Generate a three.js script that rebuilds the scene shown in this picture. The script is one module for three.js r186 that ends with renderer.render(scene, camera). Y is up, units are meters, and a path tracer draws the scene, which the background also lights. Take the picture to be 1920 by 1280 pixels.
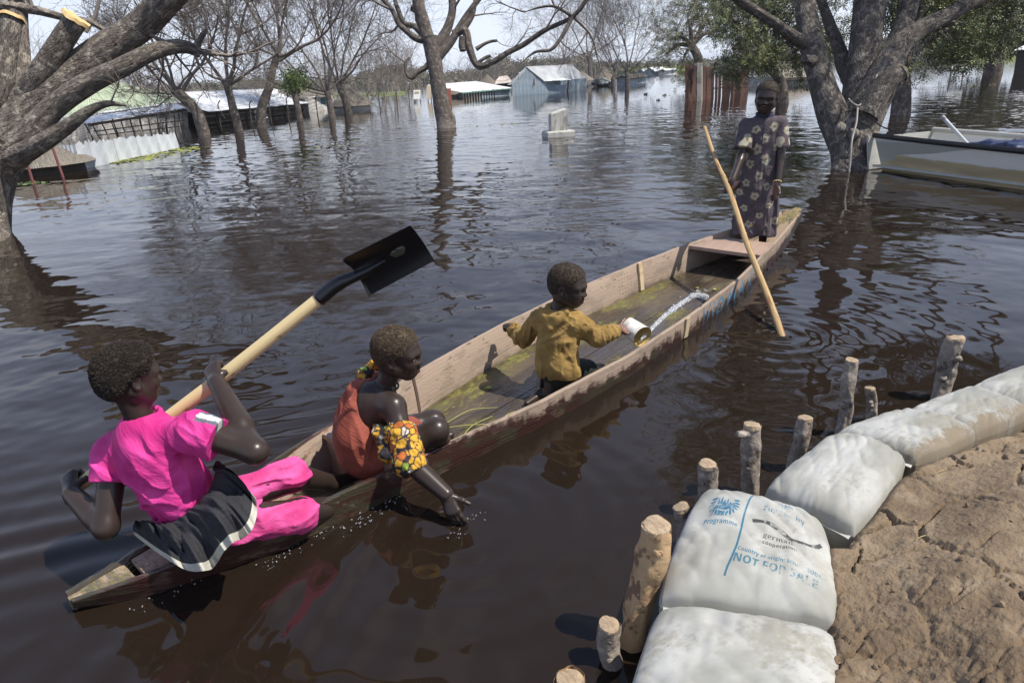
import * as THREE from 'three';
import { mergeGeometries, toCreasedNormals } from 'three/addons/utils/BufferGeometryUtils.js';
import { RoundedBoxGeometry } from 'three/addons/geometries/RoundedBoxGeometry.js';

// ---------------------------------------------------------------- camera, sky, sun, exposure
const scene = new THREE.Scene();
const FOCAL = 1280, EYE = 1.6, PITCH = Math.atan(506 / FOCAL), ROLL = THREE.MathUtils.degToRad(3);   // photograph of 1920 x 1280
const camera = new THREE.PerspectiveCamera(2 * Math.atan(640 / FOCAL) * 180 / Math.PI, 1920 / 1280, 0.05, 5000);
camera.position.set(0, EYE, 0);
camera.rotation.order = 'YXZ';
camera.rotation.set(-PITCH, 0, -ROLL);
scene.add(camera);

const renderer = new THREE.WebGLRenderer();
renderer.toneMapping = THREE.LinearToneMapping;
renderer.toneMappingExposure = 1.2;
renderer.shadowMap.enabled = true;

const sun = new THREE.DirectionalLight(new THREE.Color(1, 0.95, 0.86), 5.0);
const SUN = new THREE.Vector3(0.5, 0.84, 0.17).normalize();
sun.position.copy(SUN).multiplyScalar(60);
sun.castShadow = true;
Object.assign(sun.shadow.camera, { left: -40, right: 40, top: 60, bottom: -30, near: 1, far: 160 });
sun.shadow.mapSize.set(4096, 4096);
scene.add(sun); scene.add(sun.target);
scene.fog = new THREE.FogExp2(0xe4eaf2, 0.0004);

// seeded random numbers and smooth noise
function rng(a) { return () => { a |= 0; a = a + 0x6D2B79F5 | 0; let t = Math.imul(a ^ a >>> 15, 1 | a); t = t + Math.imul(t ^ t >>> 7, 61 | t) ^ t; return ((t ^ t >>> 14) >>> 0) / 4294967296; }; }
function hash3(i, j, k) { let h = Math.imul(i, 374761393) + Math.imul(j, 668265263) + Math.imul(k, 2147483647 ^ 0x5bd1e995); h = Math.imul(h ^ h >>> 13, 1274126177); return ((h ^ h >>> 16) >>> 0) / 4294967296; }
function noise(x, y, z = 0) {                       // value noise, -1..1
  const i = Math.floor(x), j = Math.floor(y), k = Math.floor(z);
  let u = x - i, v = y - j, w = z - k; u = u * u * (3 - 2 * u); v = v * v * (3 - 2 * v); w = w * w * (3 - 2 * w);
  const l = (a, b, t) => a + (b - a) * t;
  const f = (dk) => l(l(hash3(i, j, k + dk), hash3(i + 1, j, k + dk), u), l(hash3(i, j + 1, k + dk), hash3(i + 1, j + 1, k + dk), u), v);
  return 2 * (w === 0 ? f(0) : l(f(0), f(1), w)) - 1;
}
function fbm(x, y, z = 0, o = 4) { let s = 0, a = 0.5; for (let i = 0; i < o; i++) { s += a * noise(x, y, z); x = x * 2.03 + 17.1; y = y * 2.03 + 5.7; z = z * 2.03 + 9.2; a *= 0.5; } return s; }
const clamp = (x, a = 0, b = 1) => Math.min(b, Math.max(a, x));
const smooth = (a, b, x) => { const t = clamp((x - a) / (b - a)); return t * t * (3 - 2 * t); };
const mix = (a, b, t) => a + (b - a) * t;
const mix3 = (a, b, t) => [mix(a[0], b[0], t), mix(a[1], b[1], t), mix(a[2], b[2], t)];
const V = (x, y, z) => new THREE.Vector3(x, y, z);

{ // sky: pale tropical midday air with thin cloud
  const w = 1024, h = 512, d = new Float32Array(w * h * 4);
  for (let j = 0; j < h; j++) {
    const el = ((j + 0.5) / h - 0.5) * Math.PI, e = Math.max(0, Math.sin(el));
    for (let i = 0; i < w; i++) {
      const az = (i + 0.5) / w * 2 * Math.PI, x = Math.cos(az), z = Math.sin(az);
      let c = e < 0.35 ? mix3([0.84, 0.90, 1.0], [0.43, 0.54, 0.80], Math.pow(e / 0.35, 0.9)) : mix3([0.43, 0.54, 0.80], [0.105, 0.175, 0.36], Math.pow((e - 0.35) / 0.65, 0.7));
      const q = 1 / (e + 0.14);
      const f = fbm(x * q * 1.3 + 11, z * q * 1.3 + 3, e * 2, 6) * 0.5 + fbm(x * q * 4, z * q * 4 + 9, 2.5, 4) * 0.16;
      const cl = smooth(0.02, 0.34, f) * 0.6;
      c = mix3(c, [0.98, 1.0, 1.04], cl);
      const o = (j * w + i) * 4; d[o] = c[0]; d[o + 1] = c[1]; d[o + 2] = c[2]; d[o + 3] = 1;
    }
  }
  const t = new THREE.DataTexture(d, w, h, THREE.RGBAFormat, THREE.FloatType);
  t.mapping = THREE.EquirectangularReflectionMapping; t.minFilter = t.magFilter = THREE.LinearFilter; t.wrapS = THREE.RepeatWrapping; t.needsUpdate = true;
  scene.background = t; scene.environment = t;
}

// ---------------------------------------------------------------- places from the photograph's pixels
function ray(x, y) {
  const u = x - 960, v = y - 640, c = Math.cos(ROLL), s = Math.sin(ROLL), U = u * c - v * s, W_ = u * s + v * c, sp = Math.sin(PITCH), cp = Math.cos(PITCH);
  return V(U, -W_ * cp - FOCAL * sp, -(FOCAL * cp - W_ * sp)).divideScalar(FOCAL);
}
const atH = (x, y, h) => { const r = ray(x, y); return r.multiplyScalar((h - EYE) / r.y).add(camera.position); };   // on the level h
const atZ = (x, y, z) => { const r = ray(x, y); return r.multiplyScalar(z / r.z).add(camera.position); };           // in the upright plane z
const atD = (x, y, d) => ray(x, y).multiplyScalar(d).add(camera.position);                                       // at a depth
const depthOf = (p) => -p.z * Math.cos(PITCH) - (p.y - EYE) * Math.sin(PITCH);
const C = (s, n, h) => V(0.682 * s - 0.731 * n, h, -0.731 * s - 0.682 * n);                                       // along and across the canoe

// ---------------------------------------------------------------- things and parts
const taken = new Map();
function numbered(n) { const k = taken.get(n) || 0; taken.set(n, k + 1); return k ? `${n}_${String(k).padStart(3, '0')}` : n; }
function info(o, label, category, group, kind) { if (label) o.userData.label = label; if (category) o.userData.category = category; if (group) o.userData.group = group; if (kind) o.userData.kind = kind; return o; }
function thing(name, label, category, base, group) {
  const g = new THREE.Group(); g.name = numbered(name); if (base) g.position.copy(base); scene.add(g);
  return info(g, label, category, group);
}
function part(owner, name, geo, mat, label) {        // geometry in world places; owner is a thing or one of its parts
  let root = owner; while (root.parent && root.parent !== scene) root = root.parent;
  geo.translate(-root.position.x, -root.position.y, -root.position.z);
  const m = new THREE.Mesh(geo, mat); m.name = name; m.castShadow = m.receiveShadow = true; owner.add(m);
  if (label) m.userData.label = label;
  return m;
}
function structure(name, geo, mat) { const m = new THREE.Mesh(geo, mat); m.name = numbered(name); m.userData.kind = 'structure'; m.castShadow = m.receiveShadow = true; scene.add(m); return m; }
function copyOf(root, name, label, group) { const r = root.clone(); r.name = numbered(name); r.userData = { ...root.userData, label: label || root.userData.label }; if (group) r.userData.group = group; scene.add(r); return r; }

// ---------------------------------------------------------------- textures and materials
const lin2s = (c) => c <= 0.0031308 ? c * 12.92 : 1.055 * Math.pow(c, 1 / 2.4) - 0.055;
function tex(w, h, fn, data = false) {               // fn(u, v, i, j) -> [r, g, b] linear, or a number for data
  const d = new Uint8Array(w * h * 4);
  for (let j = 0; j < h; j++) for (let i = 0; i < w; i++) {
    const c = fn(i / w, j / h, i, j), o = (j * w + i) * 4;
    if (data) { d[o] = d[o + 1] = d[o + 2] = clamp(c) * 255; } else for (let k = 0; k < 3; k++) d[o + k] = lin2s(clamp(c[k])) * 255;
    d[o + 3] = 255;
  }
  const t = new THREE.DataTexture(d, w, h, THREE.RGBAFormat);
  t.wrapS = t.wrapT = THREE.RepeatWrapping; t.magFilter = THREE.LinearFilter; t.minFilter = THREE.LinearMipmapLinearFilter; t.generateMipmaps = true;
  if (!data) t.colorSpace = THREE.SRGBColorSpace;
  t.needsUpdate = true; return t;
}
function tiling(n, o, seed, sx = 4, sy = 4) {        // a tiling noise table, 0..1
  const r = rng(seed), layers = [];
  for (let k = 0; k < o; k++) { const a = sx << k, b = sy << k, t = new Float32Array(a * b); for (let i = 0; i < a * b; i++) t[i] = r(); layers.push([a, b, t]); }
  return (u, v) => {
    let s = 0, amp = 0.5, tot = 0;
    for (const [a, b, t] of layers) {
      let x = (u - Math.floor(u)) * a, y = (v - Math.floor(v)) * b; const i = Math.floor(x) % a, j = Math.floor(y) % b; x -= Math.floor(x); y -= Math.floor(y); x = x * x * (3 - 2 * x); y = y * y * (3 - 2 * y);
      const i1 = (i + 1) % a, j1 = (j + 1) % b;
      s += amp * mix(mix(t[j * a + i], t[j * a + i1], x), mix(t[j1 * a + i], t[j1 * a + i1], x), y); tot += amp; amp *= 0.55;
    }
    return s / tot;
  };
}
const rep = (t, x, y) => { const c = t.clone(); c.repeat.set(x, y); c.needsUpdate = true; return c; };
const std = (o) => new THREE.MeshStandardMaterial({ side: THREE.DoubleSide, ...o });
const phys = (o) => new THREE.MeshPhysicalMaterial({ side: THREE.DoubleSide, ...o });
const rgb = (r, g, b) => new THREE.Color().setRGB(r, g, b);

// ---------------------------------------------------------------- geometry helpers
function geoFrom(pos, idx, uv, col, nor) {
  const g = new THREE.BufferGeometry();
  g.setAttribute('position', new THREE.Float32BufferAttribute(pos, 3));
  if (uv) g.setAttribute('uv', new THREE.Float32BufferAttribute(uv, 2));
  if (col) g.setAttribute('color', new THREE.Float32BufferAttribute(col, 3));
  if (idx) g.setIndex(idx);
  if (nor) g.setAttribute('normal', new THREE.Float32BufferAttribute(nor, 3)); else g.computeVertexNormals();
  return g;
}
function merge(list) {
  const any = (k) => list.some((g) => g.attributes[k]);
  const uv = any('uv'), col = any('color');
  list = list.map((g) => { g = g.index ? g.toNonIndexed() : g; const n = g.attributes.position.count; if (uv && !g.attributes.uv) g.setAttribute('uv', new THREE.Float32BufferAttribute(new Float32Array(n * 2), 2)); if (col && !g.attributes.color) g.setAttribute('color', new THREE.Float32BufferAttribute(new Float32Array(n * 3).fill(1), 3)); return g; });
  return mergeGeometries(list);
}
function spline(pts, n) { const c = new THREE.CatmullRomCurve3(pts, false, 'centripetal'); return c.getPoints(n); }
// a bent tapering tube through points with radii; bump(u, v) -> radius factor; ends closed
function tube(pts, radii, o = {}) {
  const { sides = 8, n = pts.length * 3, rough = 0, seed = 0, freq = 3, capEnd = true, capStart = false, uvs = 1, smoothPath = true } = o;
  const P = smoothPath ? spline(pts, n) : pts, N = P.length - 1;
  const R = (t) => { const x = t * (radii.length - 1), i = Math.min(radii.length - 2, Math.floor(x)); return mix(radii[i], radii[i + 1], x - i); };
  const pos = [], uv = [], idx = []; let up = V(0, 0, 0), len = 0;
  const t0 = P[1].clone().sub(P[0]).normalize(); up.set(Math.abs(t0.y) > 0.9 ? 1 : 0, Math.abs(t0.y) > 0.9 ? 0 : 1, 0);
  const circ = 2 * Math.PI * Math.max(...radii) * uvs;
  for (let i = 0; i <= N; i++) {
    const T = P[Math.min(N, i + 1)].clone().sub(P[Math.max(0, i - 1)]).normalize();
    const B = T.clone().cross(up).normalize(), Nn = B.clone().cross(T).normalize(); up = Nn;
    if (i) len += P[i].distanceTo(P[i - 1]);
    const r = R(i / N);
    for (let k = 0; k <= sides; k++) {
      const a = k / sides * 2 * Math.PI, ca = Math.cos(a), sa = Math.sin(a);
      let rr = r; if (rough) rr *= 1 + rough * (fbm(ca * 1.6 + seed, sa * 1.6 + 3.1 * seed, len * freq, 3) * 1.6);
      pos.push(P[i].x + (Nn.x * ca + B.x * sa) * rr, P[i].y + (Nn.y * ca + B.y * sa) * rr, P[i].z + (Nn.z * ca + B.z * sa) * rr);
      uv.push(k / sides * circ, len * uvs);
    }
  }
  const S = sides + 1;
  for (let i = 0; i < N; i++) for (let k = 0; k < sides; k++) { const a = i * S + k, b = a + S; idx.push(a, a + 1, b, b, a + 1, b + 1); }
  const cap = (i, flip) => { const c = pos.length / 3; pos.push(P[i].x, P[i].y, P[i].z); uv.push(0, 0); for (let k = 0; k < sides; k++) flip ? idx.push(c, i * S + k + 1, i * S + k) : idx.push(c, i * S + k, i * S + k + 1); };
  if (capEnd) cap(N, false); if (capStart) cap(0, true);
  return geoFrom(pos, idx, uv);
}
// straight-sided solid lofted through sections, each a ring of points in world places; uv in metres
function loft(sections, crease = 0.6, closed = true) {
  const pos = [], uv = [], idx = [], m = sections[0].length, M = closed ? m + 1 : m; let u = 0;
  sections.forEach((s, i) => {
    if (i) u += s[0].distanceTo(sections[i - 1][0]); let v = 0;
    for (let k = 0; k < M; k++) { const p = s[k % m]; if (k) v += p.distanceTo(s[k - 1]); pos.push(p.x, p.y, p.z); uv.push(u, v); }
  });
  for (let i = 0; i + 1 < sections.length; i++) for (let k = 0; k + 1 < M; k++) { const a = i * M + k, b = a + M; idx.push(a, b, a + 1, b, b + 1, a + 1); }
  if (closed) for (const [i, f] of [[0, 0], [sections.length - 1, 1]]) for (let k = 1; k + 1 < m; k++) { const a = i * M; f ? idx.push(a, a + k + 1, a + k) : idx.push(a, a + k, a + k + 1); }
  return toCreasedNormals(geoFrom(pos, idx, uv), crease);
}
// a beam from a to b with a rectangular section (w across, h upright), edges slightly rounded by a chamfer
function beam(a, b, w, h, up = V(0, 1, 0), ch = 0.12) {
  const T = b.clone().sub(a).normalize(), S = T.clone().cross(up).normalize(), U = S.clone().cross(T).normalize(), c = ch * Math.min(w, h);
  const ring = (p) => [[-w / 2 + c, -h / 2], [w / 2 - c, -h / 2], [w / 2, -h / 2 + c], [w / 2, h / 2 - c], [w / 2 - c, h / 2], [-w / 2 + c, h / 2], [-w / 2, h / 2 - c], [-w / 2, -h / 2 + c]].map(([x, y]) => p.clone().addScaledVector(S, x).addScaledVector(U, y));
  return loft([ring(a), ring(b)], 0.5);
}
// surface of a signed distance field, meshed by surface nets on a sparse grid
function nets(fn, lo, hi, cell, colorFn) {
  const n = [0, 1, 2].map((k) => Math.ceil((hi[k] - lo[k]) / cell) + 1), [nx, ny, nz] = n;
  const val = new Float32Array(nx * ny * nz).fill(9), Bk = 6;
  for (let bz = 0; bz < nz; bz += Bk) for (let by = 0; by < ny; by += Bk) for (let bx = 0; bx < nx; bx += Bk) {
    const d = fn(lo[0] + (bx + Bk / 2) * cell, lo[1] + (by + Bk / 2) * cell, lo[2] + (bz + Bk / 2) * cell);
    const far = Math.abs(d) > cell * Bk * 1.9, ex = Math.min(nx, bx + Bk), ey = Math.min(ny, by + Bk), ez = Math.min(nz, bz + Bk);
    for (let z = bz; z < ez; z++) for (let y = by; y < ey; y++) for (let x = bx; x < ex; x++) val[(z * ny + y) * nx + x] = far ? d : fn(lo[0] + x * cell, lo[1] + y * cell, lo[2] + z * cell);
  }
  const vid = new Int32Array(nx * ny * nz).fill(-1), pos = [], idx = [];
  const st = [1, nx, nx * ny];
  for (let z = 0; z < nz - 1; z++) for (let y = 0; y < ny - 1; y++) for (let x = 0; x < nx - 1; x++) {
    const c = (z * ny + y) * nx + x; let m = 0;
    for (let k = 0; k < 8; k++) if (val[c + (k & 1) + (k >> 1 & 1) * nx + (k >> 2) * nx * ny] < 0) m |= 1 << k;
    if (m === 0 || m === 255) continue;
    let sx = 0, sy = 0, sz = 0, q = 0;
    for (let k = 0; k < 8; k++) for (let a = 0; a < 3; a++) {
      if (k >> a & 1) continue; const k2 = k | 1 << a; if ((m >> k & 1) === (m >> k2 & 1)) continue;
      const v0 = val[c + (k & 1) + (k >> 1 & 1) * nx + (k >> 2) * nx * ny], v1 = val[c + (k2 & 1) + (k2 >> 1 & 1) * nx + (k2 >> 2) * nx * ny], t = v0 / (v0 - v1);
      sx += (k & 1) + (a === 0 ? t : 0); sy += (k >> 1 & 1) + (a === 1 ? t : 0); sz += (k >> 2) + (a === 2 ? t : 0); q++;
    }
    vid[c] = pos.length / 3; pos.push(lo[0] + (x + sx / q) * cell, lo[1] + (y + sy / q) * cell, lo[2] + (z + sz / q) * cell);
  }
  for (let z = 1; z < nz - 1; z++) for (let y = 1; y < ny - 1; y++) for (let x = 1; x < nx - 1; x++) {
    const c = (z * ny + y) * nx + x, s0 = val[c] < 0;
    for (let a = 0; a < 3; a++) {
      const s1 = val[c + st[a]] < 0; if (s0 === s1) continue;
      const u = st[(a + 1) % 3], w = st[(a + 2) % 3], A = vid[c], B = vid[c - u], D = vid[c - u - w], E = vid[c - w];
      if (A < 0 || B < 0 || D < 0 || E < 0) continue;
      if (s0) idx.push(A, B, D, A, D, E); else idx.push(A, D, B, A, E, D);
    }
  }
  const nor = new Float32Array(pos.length), col = colorFn ? new Float32Array(pos.length) : null, e = cell * 0.6;
  for (let i = 0; i < pos.length; i += 3) {
    const [x, y, z] = [pos[i], pos[i + 1], pos[i + 2]];
    let a = fn(x + e, y, z) - fn(x - e, y, z), b = fn(x, y + e, z) - fn(x, y - e, z), c = fn(x, y, z + e) - fn(x, y, z - e); const l = Math.hypot(a, b, c) || 1; a /= l; b /= l; c /= l;
    nor[i] = a; nor[i + 1] = b; nor[i + 2] = c;
    if (col) { const q = colorFn(x, y, z, a, b, c); col[i] = q[0]; col[i + 1] = q[1]; col[i + 2] = q[2]; }
  }
  const uv = new Float32Array(pos.length / 3 * 2); for (let i = 0; i < uv.length / 2; i++) { uv[i * 2] = 0.8 * pos[i * 3] - 0.6 * pos[i * 3 + 2]; uv[i * 2 + 1] = pos[i * 3 + 1] + 0.35 * pos[i * 3] + 0.45 * pos[i * 3 + 2]; }
  return geoFrom(pos, idx, uv, col, nor);
}
const smin = (a, b, k) => { const h = Math.max(k - Math.abs(a - b), 0) / k; return Math.min(a, b) - h * h * k * 0.25; };
const smax = (a, b, k) => -smin(-a, -b, k);
function capsule(a, b, ra, rb = ra) {                // tapered capsule between two points
  const bx = b.x - a.x, by = b.y - a.y, bz = b.z - a.z, L = 1 / (bx * bx + by * by + bz * bz + 1e-12);
  return (x, y, z) => { const px = x - a.x, py = y - a.y, pz = z - a.z; let t = (px * bx + py * by + pz * bz) * L; t = t < 0 ? 0 : t > 1 ? 1 : t; return Math.hypot(px - bx * t, py - by * t, pz - bz * t) - (ra + (rb - ra) * t); };
}
function ellipsoid(c, r, X, Y, Z) {                  // axes X, Y, Z are unit vectors, r their radii
  return (x, y, z) => {
    const px = x - c.x, py = y - c.y, pz = z - c.z;
    const a = px * X.x + py * X.y + pz * X.z, b = px * Y.x + py * Y.y + pz * Y.z, d = px * Z.x + py * Z.y + pz * Z.z;
    const k0 = Math.hypot(a / r[0], b / r[1], d / r[2]), k1 = Math.hypot(a / r[0] ** 2, b / r[1] ** 2, d / r[2] ** 2);
    return k1 < 1e-9 ? -Math.min(...r) : k0 * (k0 - 1) / k1;
  };
}
const union = (list, k) => (x, y, z) => { let d = 1e3; for (const f of list) d = smin(d, f(x, y, z), k); return d; };
// ---------------------------------------------------------------- canoe lines (shared with the water around the hull)
const CS = [0.299, 0.5, 0.9, 1.3, 1.7, 2.2, 2.9, 3.7, 4.5, 5.1, 5.6, 6.0, 6.4];
const CN = [2.312, 2.185, 2.055, 2.0, 1.955, 1.895, 1.862, 1.895, 1.975, 2.065, 2.13, 2.18, 2.22];
const CF = [2.388, 2.365, 2.43, 2.52, 2.60, 2.70, 2.80, 2.85, 2.84, 2.79, 2.68, 2.52, 2.345];
const CH = [0.056, 0.095, 0.125, 0.13, 0.13, 0.13, 0.13, 0.135, 0.14, 0.155, 0.185, 0.235, 0.31];
const CB = [0.008, -0.012, -0.07, -0.11, -0.12, -0.12, -0.12, -0.12, -0.12, -0.11, -0.07, 0.03, 0.2];     // keel level
function table(T, s) { if (s <= CS[0]) return T[0]; for (let i = 1; i < CS.length; i++) if (s <= CS[i]) { const t = (s - CS[i - 1]) / (CS[i] - CS[i - 1]); return mix(T[i - 1], T[i], t); } return T[T.length - 1]; }
const FLARE = 0.03;
function hullAt(s, side, y) {                         // across-place of the outer face at a level
  const top = table(CH, s), bot = table(CB, s), t = clamp((y - bot) / Math.max(0.02, top - bot)), e = FLARE * (1 - t);
  return side < 0 ? table(CN, s) + e : table(CF, s) - e;
}
function inCanoe(x, z) {
  const s = 0.682 * x - 0.731 * z, n = -0.731 * x - 0.682 * z;
  if (s < 0.30 || s > 6.0 || table(CB, s) > -0.004) return false;
  return n > hullAt(s, -1, 0) + 0.013 && n < hullAt(s, 1, 0) - 0.013;
}

// ---------------------------------------------------------------- water: brown flood, rippled, out to the horizon
{
  const r = rng(7), waves = [];
  for (let i = 0; i < 34; i++) {
    const lam = 0.11 * Math.pow(1.093, i) , main = 1.75 + (r() - 0.5) * 1.9;      // crests mostly lie across the view
    const a = i % 5 === 4 ? r() * 6.28 : main;
    waves.push([Math.cos(a) * 6.283 / lam, Math.sin(a) * 6.283 / lam, r() * 6.28, lam * 0.001 * (0.6 + 0.8 * r()), r() * 40]);
  }
  const rings = [[...Object.values(atH(1462, 628, 0)), 0.0016], [...Object.values(atH(860, 985, 0)), 0.0016], [...Object.values(C(3.4, 1.4, 0)), 0.001]].map(([x, , z, a]) => [x, z, a]);
  const height = (x, z) => {
    const wx = x + 0.16 * fbm(x * 1.1, z * 1.1, 3.3, 2), wz = z + 0.16 * fbm(x * 1.1 + 7, z * 1.1, 8.3, 2);
    const calm = 0.45 + 0.95 * smooth(-0.3, 0.4, fbm(x * 0.33 + 3, z * 0.5, 0.4, 3));
    let h = 0;
    for (const w of waves) h += w[3] * Math.sin(wx * w[0] + wz * w[1] + w[2]);
    h = h * calm + 0.0035 * fbm(x * 3.1, z * 5.2, 1.2, 3);
    for (const q of rings) { const d = Math.hypot(x - q[0], z - q[1]); h += q[2] * Math.sin(d * 46) * Math.exp(-d * 1.4); }
    const cs = 0.682 * x - 0.731 * z, cn = -0.731 * x - 0.682 * z;               // wake off the stern half of the canoe
    if (cs > -1 && cs < 3.4) { const d = Math.abs(cn - 2.3) - 0.25 - 0.16 * Math.max(0, 2.2 - cs); h += 0.0042 * Math.sin((d * 0.9 + cs * 0.35) * 34) * Math.exp(-Math.abs(d) * 2.6) * smooth(3.4, 1.6, cs); }
    return h;
  };
  const R = []; let q = 0.35; while (q < 9.5) { R.push(q); q *= 1.0072; } while (q < 34) { R.push(q); q *= 1.0105; } while (q < 4200) { R.push(q); q *= 1.09; }
  const A0 = -1.08, A1 = 1.08, NA = 390, pos = [], uv = [], nor = [], idx = [];
  const ang = []; for (let k = 0; k <= NA; k++) ang.push(mix(A0, A1, k / NA)); for (let k = 1; k < 40; k++) ang.push(A1 + (2 * Math.PI - (A1 - A0)) * k / 40); ang.push(A0 + 2 * Math.PI);
  const S = ang.length;
  for (const rr of R) for (let k = 0; k < S; k++) {
    const x = Math.sin(ang[k]) * rr, z = -Math.cos(ang[k]) * rr, fade = rr < 36 ? smooth(34, 20, rr) : 0;
    let y = 0, a = 0, b = 0;
    if (fade > 0 && k <= NA) { const e = 0.004 + rr * 0.0012; y = height(x, z) * fade; a = (height(x + e, z) * fade - y) / e; b = (height(x, z + e) * fade - y) / e; }
    if (rr < 9 && inCanoe(x, z)) y = -0.28;
    pos.push(x, y, z); uv.push(x, z); const l = Math.hypot(a, 1, b); nor.push(-a / l, 1 / l, -b / l);
  }
  for (let i = 0; i + 1 < R.length; i++) for (let k = 0; k + 1 < S; k++) { const a = i * S + k, b = a + S; idx.push(a, a + 1, b, b, a + 1, b + 1); }
  const P = 1024, size = 9, tw = [], r2 = rng(99);                                // tiling fine ripple relief
  for (let i = 0; i < 46; i++) { const a = 1.68 + (r2() - 0.5) * (i % 4 ? 1.5 : 4), lam = 0.14 * Math.pow(1.052, i), kx = Math.round(Math.cos(a) * size / lam), ky = Math.round(Math.sin(a) * size / lam), L = size / Math.hypot(kx, ky); tw.push([kx * 6.283, ky * 6.283, r2() * 6.28, Math.min(L, 0.75) * (0.5 + r2())]); }
  const calmT = tiling(0, 3, 5, 3, 5), warpT = tiling(0, 3, 6, 7, 9), tot = tw.reduce((s, w) => s + w[3], 0) * 0.42;
  const bump = tex(P, P, (u, v) => { const wu = u + 0.02 * (warpT(u, v) - 0.5), wv = v + 0.02 * (warpT(v, u) - 0.5); let h = 0; for (const w of tw) h += w[3] * Math.sin(wu * w[0] + wv * w[1] + w[2]); return 0.5 + 0.5 * (h / tot) * (0.35 + 1.1 * calmT(u, v)); }, true);
  bump.repeat.set(1 / size, 1 / size);
  const water = phys({ color: rgb(0.0155, 0.0102, 0.0068), roughness: 0.035, ior: 1.333, bumpMap: bump, bumpScale: 0.005 });
  structure('water', geoFrom(pos, idx, uv, null, nor), water);
}

// ---------------------------------------------------------------- the earth dyke on the near right
let landAt;
const dykeEdge = [[1500, 1900], [1548, 1340], [1572, 1175], [1562, 985], [1602, 985], [1700, 862], [1745, 840], [1830, 803], [1925, 768], [2080, 715]].map(([x, y]) => atH(x, y, 0.33));
dykeEdge[0].set(0.62, 0.33, 0.9); dykeEdge.unshift(V(0.5, 0.33, 7));
dykeEdge.push(V(5.5, 0.33, -4.2), V(11, 0.33, -4.4));
function dykeDistance(x, z) {                          // positive on the land side
  let best = 1e9, sgn = 1;
  for (let i = 0; i + 1 < dykeEdge.length; i++) {
    const a = dykeEdge[i], b = dykeEdge[i + 1], dx = b.x - a.x, dz = b.z - a.z, t = clamp(((x - a.x) * dx + (z - a.z) * dz) / (dx * dx + dz * dz)), ex = x - a.x - dx * t, ez = z - a.z - dz * t, d = ex * ex + ez * ez;
    if (d < best) { best = d; sgn = dx * (z - a.z) - dz * (x - a.x) > 0 ? 1 : -1; }
  }
  return Math.sqrt(best) * sgn;
}
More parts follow.
